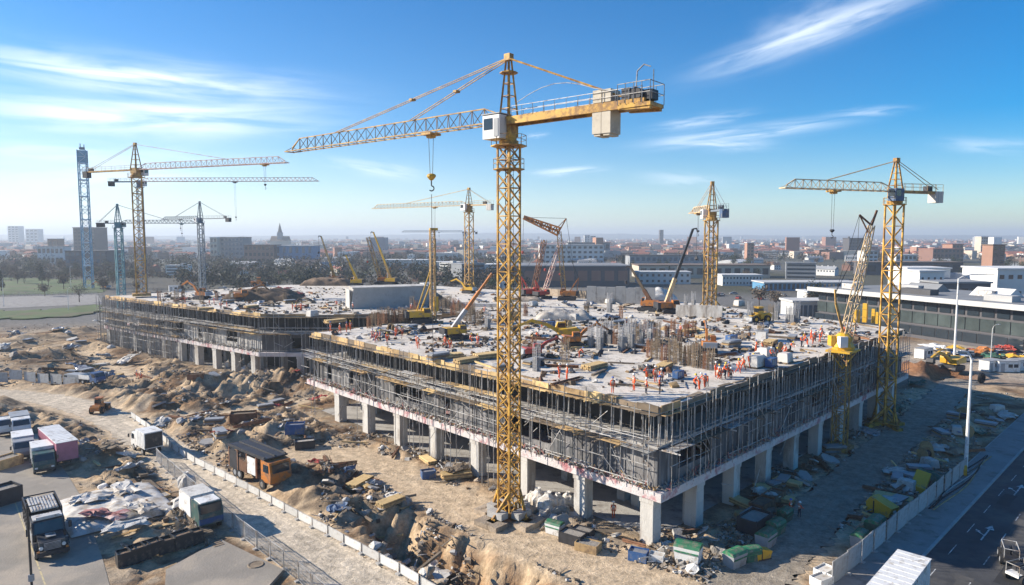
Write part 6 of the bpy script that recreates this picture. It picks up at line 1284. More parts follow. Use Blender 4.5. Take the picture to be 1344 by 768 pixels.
pr2 = simple('timber_kerb', 'timber_old', lambda mb: [mb.box((x, 0, .18), (.3, 1.0, .34)) for x in [-2 + .45 * k for k in range(10)]])
for i in range(9): px, py = 170 + 13.5 * i, 614 + 12.2 * i; pr2.put(at_px(px, py), R(aim((165, 610), (290, 722))), 'row of old sleepers along the right side of the covered heap', 'sleepers', 'rows of old sleepers')
c = [G(218, 752), G(290, 712), G(372, 752), G(330, 800), G(215, 800)]; struct(MB().prism([(p.x, p.y) for p in c], -.2, .35).build('concrete_pad', 'yard'))
MB().lathe((*G(336, 746)[:2], .352), [(0, .03), (.55, .03), (.7, .08), (.8, .0)], 14).build('manhole', 'timber_old'); tag(bpy.data.objects['manhole'], 'round tan manhole ring set in the concrete pad', 'manhole')
# rolled mats on the right verge etc.
# ------------------------------------------------------------------ fences
def fpanel(w, h, meshm, solid=True):
    r = empty('fence_panel'); mb = MB()
    for x in (-w / 2 + .04, w / 2 - .04): mb.bar((x, 0, 0), (x, 0, h), .07)
    for z in (.12, h - .04): mb.bar((-w / 2, 0, z), (w / 2, 0, z), .055)
    mb.build('frame', 'galv', r); mb = MB()
    if solid: mb.box((0, 0, h / 2 + .03), (w - .16, .03, h - .26))
    else:
        for k in range(1, int(w / .22)): mb.bar((-w / 2 + k * .22, 0, .12), (-w / 2 + k * .22, 0, h - .05), .022)
        for k in range(1, int(h / .32)): mb.bar((-w / 2, 0, .12 + k * .32), (w / 2, 0, .12 + k * .32), .022)
    mb.build('infill', meshm, r)
    for x in (-w / 2 + .04, w / 2 - .04): MB().box((x, 0, .07), (.25, .7, .14)).build('foot', 'concrete', r)
    return Proto(r)
mm('fence_sheet', (.42, .43, .43), .8, 0, .2, .6, dirt=(.28, .26, .23), dscale=.7, damt=.5, rnd=.2); mm('fence_pale', (.60, .59, .56), .8, 0, .15, .6, dirt=(.36, .32, .27), dscale=.8, damt=.45, rnd=.2)
fw_ = fpanel(2.9, 1.1, 'fence_pale'); fm = fpanel(3.0, 2.0, 'galv', False); fs_ = fpanel(3.2, 2.3, 'fence_sheet')
def fence(pr_, pts, w, label, grp, dz=.03, jit=.05):
    L_ = smooth_line([tuple(G(*p)[:2]) for p in pts], 10); acc = 0; pos = []
    seg = [(a, b) for a, b in zip(L_, L_[1:])]; tot = sum((b - a).length for a, b in seg); n = int(tot / w)
    for i in range(n):
        s = (i + .5) * tot / n; q = s
        for a, b in seg:
            l = (b - a).length
            if q <= l: p = a + (b - a) * (q / l); dd = b - a; break
            q -= l
        pr_.put(Vector((p.x, p.y, hz(p.x, p.y) + dz)), math.atan2(dd.y, dd.x) + random.uniform(-jit, jit), label, 'fence panel', grp)
fence(fw_, [(172, 548), (205, 572), (240, 600), (330, 648), (400, 687), (480, 730), (580, 785)], 3.0, 'low pale barrier panel lining the dirt road', 'barrier panels along the dirt road')
fence(fm, [(205, 606), (258, 655), (310, 700), (372, 748), (430, 800)], 3.05, 'see-through mesh panel lining the dirt road', 'mesh panels along the dirt road')
fence(fs_, [(1092, 770), (1140, 730), (1200, 680), (1268, 622)], 3.25, 'grey sheeted panel beside the asphalt road', 'sheeted panels along the asphalt road')
fence(fs_, [(-30, 503), (30, 504), (100, 509)], 3.3, 'grey sheeted panel at the far-left road end', 'sheeted panels on the left')
fence(fm, [(-60, 391), (60, 388), (128, 387)], 3.05, 'distant mesh panel edging the grass field', 'mesh panels by the grass field')
cb[0].put(at_px(5, 613), R(70), 'brown box standing at the left edge of the yard', 'crate', GB, 1.5)
cb[1].put(at_px(-4, 662), R(60), 'dark box cut by the left edge of the yard', 'crate', GB, 1.6)
c_ = G(43, 790); pl = empty('utility_pole', (c_.x, c_.y, 0)); tag(pl, 'thin black pole in front of the black truck', 'pole'); MB().tube((c_.x, c_.y, 0), (c_.x, c_.y, 8.9), .11, 8, .08).build('pole', 'black_paint', pl); MB().tube((c_.x, c_.y, 8.6), (c_.x + 1.3, c_.y - .1, 8.9), .06, 6).build('bracket', 'black_paint', pl); MB().box((c_.x, c_.y, 2.2), (.35, .3, .6)).build('switch_box', 'grey_paint', pl)
# ------------------------------------------------------------------ lamp masts and lamps
def mast(p, h, arm, label, double=False, r0=.17):
    o = empty('lamp_mast', p); tag(o, label, 'lamp mast', 'lamp masts'); b = V3(p); MB().tube(b + Vector((0, 0, .25)), b + Vector((0, 0, h)), r0, 10, r0 * .55).build('pole', 'white_paint', o); MB().box(b + Vector((0, 0, .12)), (.6, .6, .24)).build('base_plate', 'concrete', o)
    pts = [b + Vector((0, 0, h - .2)), b + Vector((arm * .15, 0, h + .5)), b + Vector((arm * .45, 0, h + .95)), b + Vector((arm, 0, h + 1.05))]; MB().path(pts, r0 * .5, 8).build('arm', 'white_paint', o); MB().box(pts[-1] + Vector((arm * .12, 0, -.02)), (abs(arm) * .3, .35, .16)).build('lamp_head', 'grey_paint', o)
mast(gp(1267, 620), 15.6, -1.6, 'tall white lamp mast standing at the end of the sheeted fence', r0=.26); mast(gp(1252, 477), 21.5, 7, 'tallest white lamp mast, its long arm curving right', r0=.3)
for px, py, h in ((90, 408, 9), (93, 376, 12), (5, 402, 12), (1300, 478, 9)): mast(gp(px, py), h, 1.5, 'slim lamp post far off beyond the site', r0=.12)
# bundle of hoses by the road kerb, coloured stalls behind the site
for i in range(5):
    o = MB().path([Vector(kp_(s, -3.4 + .28 * i + .35 * math.sin(s * .25 + i), .16)) for s in range(4, 34, 2)], .09, 6).build('hose', ('rubber', 'timber_old', 'grey_paint', 'rubber', 'timber')[i]); tag(o, 'long %s hose running beside the road kerb' % ('black', 'brown', 'grey', 'thick black', 'tan')[i], 'hose', 'hoses along the kerb')
for i, (px, py, m_, nm) in enumerate(((1243, 463, 'yellow_paint', 'yellow'), (1290, 466, 'orange_paint', 'orange'), (1305, 472, 'tarp_green', 'green'), (1318, 463, 'red_paint', 'red'), (1332, 474, 'yellow_paint', 'bright yellow'), (1226, 462, 'white_paint', 'white'), (1344, 462, 'tarp_white', 'long white'))):
    p = gp(px, py); sheetproto(5, 8, m_, 2.0, 60 + i, 'tarped_pile').put(p, .3 * i, '%s tarped pile on the pale ground behind the site' % nm, 'tarped pile', 'coloured piles behind the site', 1.0)
for i, (px, py) in enumerate(((1320, 488), (1338, 486), (1300, 487), (1212, 470))): STK['cabin'].put(gp(px, py), .2 * i, 'pale site cabin on the lit ground behind the lamp masts', 'site cabin', 'cabins on the ground', 1.0)
tyre = Proto(MB().lathe((0, 0, 0), [(.5, .0), (1.1, .0), (1.2, .3), (1.1, .6), (.5, .6), (.45, .3), (.5, 0)], 18).build('tyre', 'rubber', base=(0, 0, 0), smooth=True)); tyre.put(gp(1286, 503) + Vector((0, 0, 1.2)), Euler((R(90), 0, R(30))), 'big white-walled tyre standing on the far edge of the shade', 'tyre')
# ------------------------------------------------------------------ the town behind
rr = random.Random(404)
def gD(py): return G(672, py).y
def building(label, px0, px1, ytop, D, depth, wall, roof, kind='flat', cols=0, rows=0, winm='glass_dark', z0=0, name='town_building', rot=0, wsz=None, over=.6):
    a, b = A(px0, 384, D), A(px1, 384, D); w = b.x - a.x; h = A(672, ytop, D).z; c = Vector(((a.x + b.x) / 2, D, 0)); o = empty(name, c); tag(o, label, 'building', 'buildings of the town')
    T = Matrix.Translation(c) @ Matrix.Rotation(R(rot), 4, 'Z'); L_ = lambda x, y, z: T @ Vector((x, y, z)); rz = R(rot)
    if kind == 'gable':
        hw = h * .68; W = MB(); W.box(L_(0, depth / 2, hw / 2), (w, depth, hw), rz); W.v += []; W.build('wall', wall, o)
        mb = MB(); pr_ = [(-.4, hw), (depth + .4, hw), (depth / 2, h)]; mb.extr(pr_, -w / 2 - .4, w / 2 + .4, 0, T); mb.build('roof', roof, o); hh = hw
    else:
        W = MB(); W.box(L_(0, depth / 2, h / 2), (w, depth, h), rz); wo = W.build('wall', wall, o)
        mb = MB(); mb.box(L_(0, depth / 2, h + .35), (w + 2 * over, depth + 2 * over, .7), rz); ro = mb.build('roof', roof, o); hh = h
        if kind == 'plant':
            for k in range(max(1, int(w / 14))): MB().box(L_(rr.uniform(-.4, .4) * w, depth * rr.uniform(.2, .8), h + 1.6), (rr.uniform(2, 5), rr.uniform(2, 4), 2.0), rz).build('roof_unit', rr.choice(['galv', 'roof_pale', 'roof_dark']), o)
    if cols:
        bw, bh = w / cols, hh / rows; ww, wh = wsz or (.62, .5)
        for i in range(cols):
            for j in range(rows):
                MB().box(L_(-w / 2 + bw * (i + .5), -.03, bh * (j + .55)), (bw * ww, .16, bh * wh), rz).build('window', winm, o)
    return o
building('long brown-red warehouse with a pale overhanging roof behind the middle deck', 668, 826, 350, 430, 45, 'wall_dark', 'roof_grey', cols=9, rows=1, winm='wall_brick', wsz=(.7, .5))
building('white low building with a row of small windows left of the end-on crane', 838, 906, 358, 455, 14, 'wall_white', 'roof_pale', cols=9, rows=2, wsz=(.4, .4)); building('long white low building right of the end-on crane', 948, 1000, 362, 440, 14, 'wall_white', 'roof_pale', cols=12, rows=2, wsz=(.4, .4))
building('long tan flat-roofed hall behind the white low buildings', 838, 1010, 349, 520, 30, 'wall_cream', 'roof_brown', cols=14, rows=1)
building('large white block with a dense window grid above the warehouse', 708, 792, 322, 775, 30, 'wall_white', 'roof_grey', cols=12, rows=4, wsz=(.55, .45)); building('dark grey office block on the skyline behind the white block', 745, 800, 319, 960, 30, 'wall_grey', 'roof_dark', cols=8, rows=2)
building('long bluish office with rows of dark windows left of the end-on crane', 826, 925, 336, 640, 25, 'wall_grey', 'roof_dark', cols=14, rows=2, winm='glass_blue')
building('bright blue glass building left of the skyline spire', 362, 412, 323, 800, 30, 'wall_blue', 'roof_pale', cols=6, rows=2, winm='glass_blue', wsz=(.4, .7)); building('dull brown office beside the blue glass building', 322, 361, 322, 790, 25, 'wall_brick', 'roof_dark', cols=7, rows=3)
building('grey glazed block right of the dark grey crane', 287, 321, 312, 900, 30, 'wall_grey', 'roof_dark', cols=7, rows=5, winm='glass_blue'); building('narrow pale pink block attached to the grey glazed block', 278, 287, 312, 890, 25, 'wall_cream', 'roof_pale', cols=2, rows=4)
building('dark brown tower block at the foot of the blue lattice tower', 100, 128, 299, 950, 30, 'wall_dark', 'roof_dark', cols=5, rows=9); building('dark stepped building below the blue lattice tower', 88, 141, 330, 620, 25, 'wall_dark', 'roof_dark', cols=8, rows=3, winm='glass_blue')
building('pale terrace of white houses at far left', 52, 86, 324, 760, 14, 'wall_white', 'roof_grey', cols=6, rows=2); building('orange-walled cube behind the pale terrace', 66, 79, 314, 900, 14, 'wall_orange', 'roof_grey', cols=2, rows=2)
building('hazy pale tower on the far-left skyline', 15, 29, 297, 2600, 30, 'wall_white', 'roof_pale', cols=3, rows=8); building('hazy low cluster block on the far-left skyline', 38, 54, 301, 2500, 30, 'wall_white', 'roof_pale', cols=3, rows=5)
building('white cube with a dark base behind the long glazed office', 1206, 1238, 357, 330, 16, 'wall_white', 'roof_pale', cols=4, rows=2, wsz=(.3, .2)); building('white hall with yellowish roof edge behind the white cube', 1190, 1246, 353, 352, 18, 'wall_white', 'roof_pale'); building('large pale building at the right edge with dark openings', 1308, 1390, 354, 330, 26, 'wall_white', 'roof_pale', cols=7, rows=2, wsz=(.5, .25))
building('long dark shed behind the white cube', 1135, 1262, 345, 560, 20, 'wall_dark', 'roof_brown', cols=8, rows=1); building('grey curved-roof hall right of the white cube', 1240, 1310, 360, 345, 30, 'wall_grey', 'roof_grey', kind='gable'); building('dark-sided grey shed in front of the curved-roof hall', 1232, 1300, 372, 300, 14, 'wall_dark', 'roof_grey', cols=5, rows=1)
building('wide red-brick mill right of the right crane', 1222, 1262, 327, 830, 30, 'wall_brick', 'roof_red', cols=8, rows=3); building('tall red-brick block joined to the wide mill', 1247, 1261, 321, 850, 20, 'wall_orange', 'roof_red', cols=3, rows=4); building('orange-brick twin tower near the right edge', 1300, 1316, 322, 520, 12, 'wall_orange', 'roof_brown', cols=2, rows=5); building('white terraced block right of the right crane mast', 1174, 1201, 335, 720, 16, 'wall_white', 'roof_pale', cols=5, rows=2); building('pink-brick tower on the roofs right of the end-on crane', 979, 988, 319, 800, 9, 'wall_orange', 'roof_pale', cols=2, rows=6)
building('pale residential tower on the right skyline', 1284, 1293, 311, 1000, 14, 'wall_cream', 'roof_pale', cols=3, rows=7); building('grey office slab on the right skyline with a boxy top', 1112, 1131, 313, 1000, 20, 'wall_dark', 'roof_dark', kind='plant', cols=5, rows=6); building('white columned hall behind the deck, left of the luffing crane', 1003, 1132, 372, 400, 20, 'wall_blue', 'roof_pale', cols=22, rows=1, wsz=(.6, .75)); building('low white shed in front of the columned hall', 1060, 1100, 384, 330, 12, 'wall_white', 'roof_pale', cols=5, rows=1)
building('low pale glass pavilion just behind the deck on the right', 1042, 1100, 397, 255, 12, 'wall_white', 'roof_pale', cols=9, rows=1, winm='glass_blue', wsz=(.75, .6)); building('white apartment block beside the luffing boom tip', 1133, 1150, 330, 640, 14, 'wall_white', 'roof_grey', cols=3, rows=5)
for i, (a, b, y, D) in enumerate(((505, 560, 342, 640), (570, 612, 345, 600), (625, 665, 348, 560), (560, 600, 333, 820), (628, 672, 329, 1000))): building('white flat-roofed shed left of the main mast, row %d back' % (i + 1), a, b, y, D, 20, 'wall_white', 'roof_pale', cols=7, rows=1, wsz=(.5, .35))
for i, (x, y0, D, w, nm) in enumerate(((867, 302, 2200, 12, 'dark lone high-rise on the skyline right of centre'), (1076, 0, 0, 0, ''), (770, 309, 2000, 16, 'white twin-domed block on the skyline above the middle'), (778, 310, 2000, 14, 'white round-topped block on the skyline above the middle'))):
    if w: building(nm, x - 672 + 672 - w * F / D / 2, x + w * F / D / 2, y0, D, 14, 'wall_dark' if 'dark' in nm else 'wall_white', 'roof_grey', cols=2, rows=7)
# church with a spire
c = A(368, 384, 1500); c.z = 0; ch = empty('church', c); tag(ch, 'distant church whose pointed spire rises over the left skyline', 'church'); MB().box(c + Vector((0, 10, 11)), (40, 18, 22)).build('nave', 'wall_cream', ch); MB().extr([(0, 22), (20, 22), (10, 32)], -20, 20, 0, Matrix.Translation(c)).build('roof', 'roof_brown', ch); MB().box(c + Vector((0, 8, 20)), (10, 10, 40)).build('tower', 'wall_grey', ch); MB().lathe(c + Vector((0, 8, 40)), [(5.2, 0), (0, 22)], 8).build('spire', 'roof_dark', ch)
mm('glass_green', (.055, .07, .068), .15, 0, .5, .15, spec=.6)
# long glazed office at right: its own thing, slanting away
q0, q1 = G(1164, 438), G(1352, 466); d = (q1 - q0).normalized(); q0 = q0 - d * 30; q1 = q1 + d * 45; L_ = (q1 - q0).length; nrm = Vector((d.y, -d.x, 0)); H = 13.0; back = -nrm if nrm.y < 0 else nrm
go = empty('glazed_office', (q0 + q1) / 2); tag(go, 'long low office with dark window bands and a pale grey metal roof', 'building'); rz = math.atan2(d.y, d.x); P_ = lambda s, t, z: q0 + d * s + back * t + Vector((0, 0, z))
MB().box(P_(L_ / 2, 20, 2.0), (L_, 40, 4.0), rz).box(P_(L_ / 2, 20.5, 8), (L_ - 1, 39, 8), rz).build('wall', 'wall_dark', go); MB().box(P_(L_ / 2, 19, H - .6), (L_ + 4, 42, 1.2), rz).build('roof', 'roof_grey', go); MB().box(P_(L_ / 2, -2.1, H - .3), (L_ + 4.2, .5, 1.5), rz).build('fascia', 'roof_pale', go)
nb = int(L_ / 4.2)
for i in range(nb):
    s = (i + .5) * L_ / nb
    for z, hh, m_ in ((10.2, 2.6, 'glass_dark'), (6.4, 3.6, 'glass_green'), (2.5, 2.8, 'glass_dark')):
        if i % 1 == 0: MB().box(P_(s, -.06 + (.0 if z < 4 else .92), z), (L_ / nb * (.8 if z > 9 else .94), .2, hh), rz).build('window', m_, go)
for k in range(9): MB().box(P_(L_ * (k + .5) / 9, 10 + 14 * (k % 2), H + .9), (5 + 3 * (k % 3), 4, 1.8), rz).build('roof_unit', ('galv', 'roof_pale', 'roof_dark')[k % 3], go)
for k in range(4): MB().extr([(-4, 0), (4, 0), (0, 2.6)], -6, 6, 0, Matrix.Translation(P_(L_ * (.2 + .2 * k), 26, H)) @ Matrix.Rotation(rz, 4, 'Z')).build('roof_ridge', 'roof_pale' if k % 2 else 'roof_grey', go)
# ordinary town houses, blocks and sheds: prototypes and copies
def house(kind, wall, roof):
    r = empty('town_house')
    if kind == 'house':
        MB().box((0, 0, 3), (10, 9, 6)).build('wall', wall, r); MB().extr([(-5, 6), (5, 6), (0, 9.6)], -5.3, 5.3).build('roof', roof, r); MB().box((3, 1.5, 9), (1, 1, 2.2)).build('chimney', wall, r)
        for x in (-3, 0, 3):
            for z in (1.7, 4.4): MB().box((x, -4.52, z), (1.3, .12, 1.4)).build('window', 'glass_dark', r)
    elif kind == 'terrace':
        MB().box((0, 0, 3.2), (30, 9, 6.4)).build('wall', wall, r); MB().extr([(-5, 6.4), (5, 6.4), (0, 9.4)], -15.3, 15.3).build('roof', roof, r)
        for k in range(5): MB().box((-12 + 6 * k, 1, 9.2), (1.2, 1, 2)).build('chimney', wall, r)
        for k in range(10): MB().box((-13.5 + 3 * k, -4.52, 4.6), (1.3, .12, 1.4)).build('window', 'glass_dark', r)
    elif kind == 'block':
        MB().box((0, 0, 7), (24, 13, 14)).build('wall', wall, r); MB().box((0, 0, 14.3), (24.6, 13.6, .6)).box((5, 0, 15.6), (5, 5, 2)).build('roof', roof, r)
        for z in (2, 5.4, 8.8, 12.2): MB().box((0, -6.55, z), (22, .2, 1.5)).build('window_band', 'glass_dark', r)
    elif kind == 'shed':
        MB().box((0, 0, 3.5), (46, 26, 7)).build('wall', wall, r); MB().extr([(-13.4, 7), (13.4, 7), (0, 9.6)], -23.3, 23.3).build('roof', roof, r); MB().box((-10, -13.05, 2.5), (6, .2, 5)).box((8, -13.05, 2.5), (6, .2, 5)).build('door', 'glass_dark', r)
    else:
        MB().box((0, 0, 15), (15, 14, 30)).build('wall', wall, r); MB().box((0, 0, 30.4), (15.6, 14.6, .8)).box((0, 0, 32), (6, 5, 2.6)).build('roof', roof, r)
        for k in range(8): MB().box((0, -7.05, 2.5 + 3.5 * k), (13, .2, 1.4)).build('window_band', 'glass_dark', r)
    return Proto(r)
HP = [(house(k, w, ro), n) for k, w, ro, n in (('house', 'wall_brick', 'roof_red', 'brick gabled house'), ('house', 'wall_white', 'roof_brown', 'white gabled house'), ('house', 'wall_cream', 'roof_red', 'cream red-roofed house'), ('terrace', 'wall_brick', 'roof_brown', 'brick terrace'), ('terrace', 'wall_white', 'roof_grey', 'white terrace'), ('terrace', 'wall_cream', 'roof_red', 'cream terrace'), ('block', 'wall_white', 'roof_pale', 'white flat block'), ('block', 'wall_brick', 'roof_dark', 'brick flat block'), ('block', 'wall_grey', 'roof_grey', 'grey flat block'), ('shed', 'wall_white', 'roof_pale', 'white low shed'), ('shed', 'wall_grey', 'roof_grey', 'grey low shed'), ('shed', 'wall_orange', 'roof_brown', 'orange-brown shed'), ('tower', 'wall_grey', 'roof_grey', 'grey tower block'), ('tower', 'wall_cream', 'roof_pale', 'cream tower block'))]
ZN = [(0, 'left of the lattice tower'), (118, 'left of the grey crane'), (270, 'near the spire'), (440, 'left of the main mast'), (660, 'above the middle deck'), (830, 'left of the end-on crane'), (935, 'left of the right crane'), (1165, 'at far right')]
used = []
def zone(px): return [n for x, n in ZN if px >= x][-1] if px >= 0 else ZN[0][1]
cnt = 0; tries = 0
while cnt < 285 and tries < 6000:
    tries += 1; px = rr.uniform(-20, 1364); D = math.exp(rr.uniform(math.log(480), math.log(2600)))
    if px < 660 and rr.random() < .45: continue
    if px > 1140 and D < 600 or px < 200 and D < 700 or D < 640 and 660 < px < 1010: continue
    i = rr.choices(range(14), (4, 4, 3, 4, 4, 3, 1.4, 1, 1, 1.4, 1, .5, .1, .15))[0]
    if i in (12, 13) and D < 1200: continue
    x = (px - 672) / F * D; s = rr.uniform(.55, .92)
    if any(abs(x - u[0]) < (17 if i > 2 else 9) * s + u[2] and abs(D - u[1]) < 14 + u[2] * .5 for u in used): continue
    used.append((x, D, (23 if i in (9, 10, 11) else 15 if i > 2 else 6) * s)); band = 'on the skyline' if D > 1500 else 'mid-distance' if D > 850 else 'near the site'
    HP[i][0].put((x, D, 0), rr.choice((0, .3, -.35, .8, 1.57, -.8)) + rr.uniform(-.1, .1), '%s %s, %s' % (HP[i][1], band, zone(px)), 'house' if i < 6 else 'building', 'houses and blocks of the town', s); cnt += 1
# the rest of the town, too far to count, and far woods
mb = MB()
for _ in range(3000):
    px = rr.uniform(-40, 1384); D = math.exp(rr.uniform(math.log(950), math.log(6500))); x = (px - 672) / F * D; w, h = rr.uniform(8, 30), rr.choice((6, 7, 8, 10, 12, 16 if rr.random() < .4 else 8, 30 if rr.random() < .07 else 7)); k = rr.randrange(5)
    mb.box((x, D, h / 2), (w, rr.uniform(10, 18), h), rr.uniform(-.5, .5), k); 
    if h < 10: mb.extr([(-8, h), (8, h), (0, h + 3)], -w / 2, w / 2, 5 + k % 2, Matrix.Translation((x, D, 0)))
struct(mb.build('distant_town', ['wall_white', 'wall_brick', 'wall_cream', 'wall_grey', 'wall_orange', 'roof_red', 'roof_dark']), 'stuff')
# ------------------------------------------------------------------ trees
def treeproto(kind, leafm, seed):
    r2 = random.Random(seed); r = empty('tree'); H = {'round': 11, 'bare': 12, 'tall': 15, 'pine': 14}[kind]; mb = MB(); th = H * .38; mb.tube((0, 0, 0), (0, 0, th), .3, 7, .2); tips = []
    for k in range(9):
        a = 2.4 * k + r2.random(); z = th * r2.uniform(.7, 1.0); e = Vector((math.cos(a) * H * r2.uniform(.15, .3), math.sin(a) * H * r2.uniform(.15, .3), H * r2.uniform(.55, .95)))
        if kind == 'pine': e = Vector((e.x * .5, e.y * .5, H * (.25 + .08 * k)))
        m_ = (Vector((0, 0, z)) + e) / 2 + Vector((0, 0, .4)); mb.tube((0, 0, z), m_, .14, 5, .09); mb.tube(m_, e, .09, 5, .03); tips += [e, m_]
        if kind == 'bare':
            for q in range(5): t = m_.lerp(e, r2.random()); mb.tube(t, t + Vector((r2.uniform(-1, 1), r2.uniform(-1, 1), r2.uniform(.3, 1.6))) * 1.3, .04, 4, .015)
    mb.build('trunk', 'bark', r); mb = MB(); n = {'round': 620, 'bare': 420, 'tall': 620, 'pine': 560}[kind]
    for _ in range(n):
        t = r2.choice(tips); rad = H * (.13 if kind != 'pine' else .10); p = t + Vector((r2.gauss(0, rad), r2.gauss(0, rad), r2.gauss(0, rad * .8)))
        if kind == 'pine': z = r2.random(); q = (1 - z) * 2.6 + .3; a = r2.uniform(0, 6.3); p = Vector((math.cos(a) * q * r2.random() ** .5, math.sin(a) * q * r2.random() ** .5, H * (.18 + .85 * z)))
        if kind == 'tall': p.x *= .7; p.y *= .7
        s = r2.uniform(.2, .5) * (1 if kind != 'bare' else .55); e = Euler((r2.uniform(0, 6), r2.uniform(0, 6), r2.uniform(0, 6))).to_matrix()
        mb.add([p + e @ Vector(v) * s for v in ((-1, -.6, 0), (.2, -1, .2), (1, .3, 0), (-.1, .9, -.2))], [(0, 1, 2, 3)])
    mb.build('crown', leafm, r); return Proto(r)
TP = [(treeproto(k, m_, i), n) for i, (k, m_, n) in enumerate((('round', 'leaf_brown', 'brown bushy tree'), ('bare', 'leaf_brown', 'bare brownish tree'), ('round', 'leaf_olive', 'olive bushy tree'), ('tall', 'leaf_dark', 'dark tall tree'), ('pine', 'leaf_dark', 'dark conifer'), ('bare', 'leaf_red', 'bare reddish tree'), ('round', 'leaf_green', 'green bushy tree')))]
cnt = 0
def plant(px, D, i, s):
    x = (px - 672) / F * D; band = 'far off' if D > 600 else 'beyond the site' if D > 330 else 'close behind'
    TP[i][0].put((x, D, -.1), rr.uniform(0, 6), '%s %s, %s' % (TP[i][1], band, zone(px)), 'tree', 'trees around the town', s)
for _ in range(130): plant(rr.uniform(-20, 680), rr.uniform(300, 760), rr.choices(range(7), (4, 5, 2.5, 1.5, .8, 3, 1))[0], rr.uniform(.45, .85))
for _ in range(30): plant(rr.uniform(-10, 180), rr.uniform(430, 640), rr.choice((0, 0, 2, 3, 5, 1)), rr.uniform(.6, .9))
for _ in range(30): plant(rr.uniform(680, 1000), rr.uniform(445, 640), rr.choice((3, 4, 0, 2)), rr.uniform(.5, .8))
for _ in range(52): plant(rr.uniform(760, 1360), rr.uniform(600, 950), rr.choice((3, 0, 1, 5, 2, 4)), rr.uniform(.6, 1.0))
for _ in range(24): plant(rr.uniform(-20, 215), rr.uniform(500, 720), rr.choice((0, 0, 1, 5, 2, 3)), rr.uniform(.55, .95))
for px, D in ((1072, 300), (1066, 305), (1260, 430), (1180, 480), (1330, 420), (1290, 440), (1020, 300), (998, 310)): plant(px, D, rr.choice((2, 3, 0)), rr.uniform(.6, .9))
mb = MB(); RN = np.random.default_rng(5)
for _ in range(5200):
    px = rr.uniform(-60, 1400); D = math.exp(rr.uniform(math.log(390), math.log(5200)))
    if px > 690 and D < 800 or px < 230 and D < 640: continue
    if px > 700 and rr.random() < .35: continue
    x = (px - 672) / F * D; hh = rr.uniform(6, 12); k = rr.randrange(3); n = 58 if D < 1800 else 10; rad = hh * .38
    for _q in range(n):
        p = Vector((x + rr.gauss(0, rad * .6), D + rr.gauss(0, rad * .6), hh * .6 + rr.gauss(0, hh * .22))); s = rr.uniform(.4, .85) * (1 if D < 1800 else 2.4); e = Euler((rr.uniform(0, 6), rr.uniform(0, 6), 0)).to_matrix()
        mb.add([p + e @ Vector(v) * s for v in ((-1, -.6, 0), (.2, -1, .2), (1, .3, 0), (-.1, .9, -.2))], [(0, 1, 2, 3)], k)
struct(mb.build('distant_woods', ['leaf_brown', 'leaf_dark', 'leaf_olive']), 'stuff')
# hedge and shrubs behind the left wing
mb = MB()
for _ in range(900):
    px = rr.uniform(215, 640); D = rr.uniform(270, 330); x = (px - 672) / F * D
    for _q in range(9): p = Vector((x + rr.gauss(0, 1.2), D + rr.gauss(0, 1), abs(rr.gauss(1, .9)))); s = rr.uniform(.25, .6); e = Euler((rr.uniform(0, 6), rr.uniform(0, 6), 0)).to_matrix(); mb.add([p + e @ Vector(v) * s for v in ((-1, -.6, 0), (.2, -1, .2), (1, .3, 0), (-.1, .9, -.2))], [(0, 1, 2, 3)], rr.randrange(4))
for _ in range(700):
    px = rr.uniform(-40, 230); D = rr.choice((rr.uniform(520, 560), rr.uniform(600, 760))); x = (px - 672) / F * D
    for _q in range(9): p = Vector((x + rr.gauss(0, 1.6), D + rr.gauss(0, 1.5), abs(rr.gauss(1.6, 1.3)))); s = rr.uniform(.4, .9); e = Euler((rr.uniform(0, 6), rr.uniform(0, 6), 0)).to_matrix(); mb.add([p + e @ Vector(v) * s for v in ((-1, -.6, 0), (.2, -1, .2), (1, .3, 0), (-.1, .9, -.2))], [(0, 1, 2, 3)], rr.randrange(4))
struct(mb.build('undergrowth', ['leaf_brown', 'leaf_olive', 'leaf_red', 'leaf_dark']), 'stuff')
# ------------------------------------------------------------------ air, sky and sun
SUN_EL, SUN_AZ = 25.0, -81.0                 # sun stands to the left of the view, slightly beyond the subject
sd = Vector((math.sin(R(SUN_AZ)) * math.cos(R(SUN_EL)), math.cos(R(SUN_AZ)) * math.cos(R(SUN_EL)), math.sin(R(SUN_EL))))
ld = bpy.data.lights.new('sun', 'SUN'); lo_ = bpy.data.objects.new('sun', ld); C.objects.link(lo_); ld.energy = 5.0; ld.angle = R(.55); ld.color = (1, .91, .78)
lo_.rotation_euler = (-sd).to_track_quat('-Z', 'Y').to_euler(); lo_.location = (-100, 0, 200)
hm = bpy.data.materials.new('haze'); hm.use_nodes = True; nt = hm.node_tree; nt.nodes.clear(); ou = nt.nodes.new('ShaderNodeOutputMaterial'); pv = nt.nodes.new('ShaderNodeVolumePrincipled'); pv.inputs['Color'].default_value = (.80, .89, 1.0, 1); pv.inputs['Density'].default_value = HAZE; pv.inputs['Anisotropy'].default_value = .2; nt.links.new(pv.outputs[0], ou.inputs['Volume']); M['haze'] = hm
if HAZE > 0: hb = MB().box((0, 5300, 58), (23400, 12800, 130)).build('haze', 'haze'); struct(hb, 'stuff')
w = bpy.data.worlds.new('World'); SC.world = w; w.use_nodes = True; nt = w.node_tree; L = nt.links; bg = nt.nodes['Background']
sky = nn(nt, 'ShaderNodeTexSky', sky_type='NISHITA', sun_disc=False); sky.sun_elevation = R(SUN_EL); sky.sun_rotation = R(SUN_AZ); sky.altitude = 100; sky.air_density = 1.0; sky.dust_density = .25; sky.ozone_density = 4.5
bg.inputs['Strength'].default_value = .088
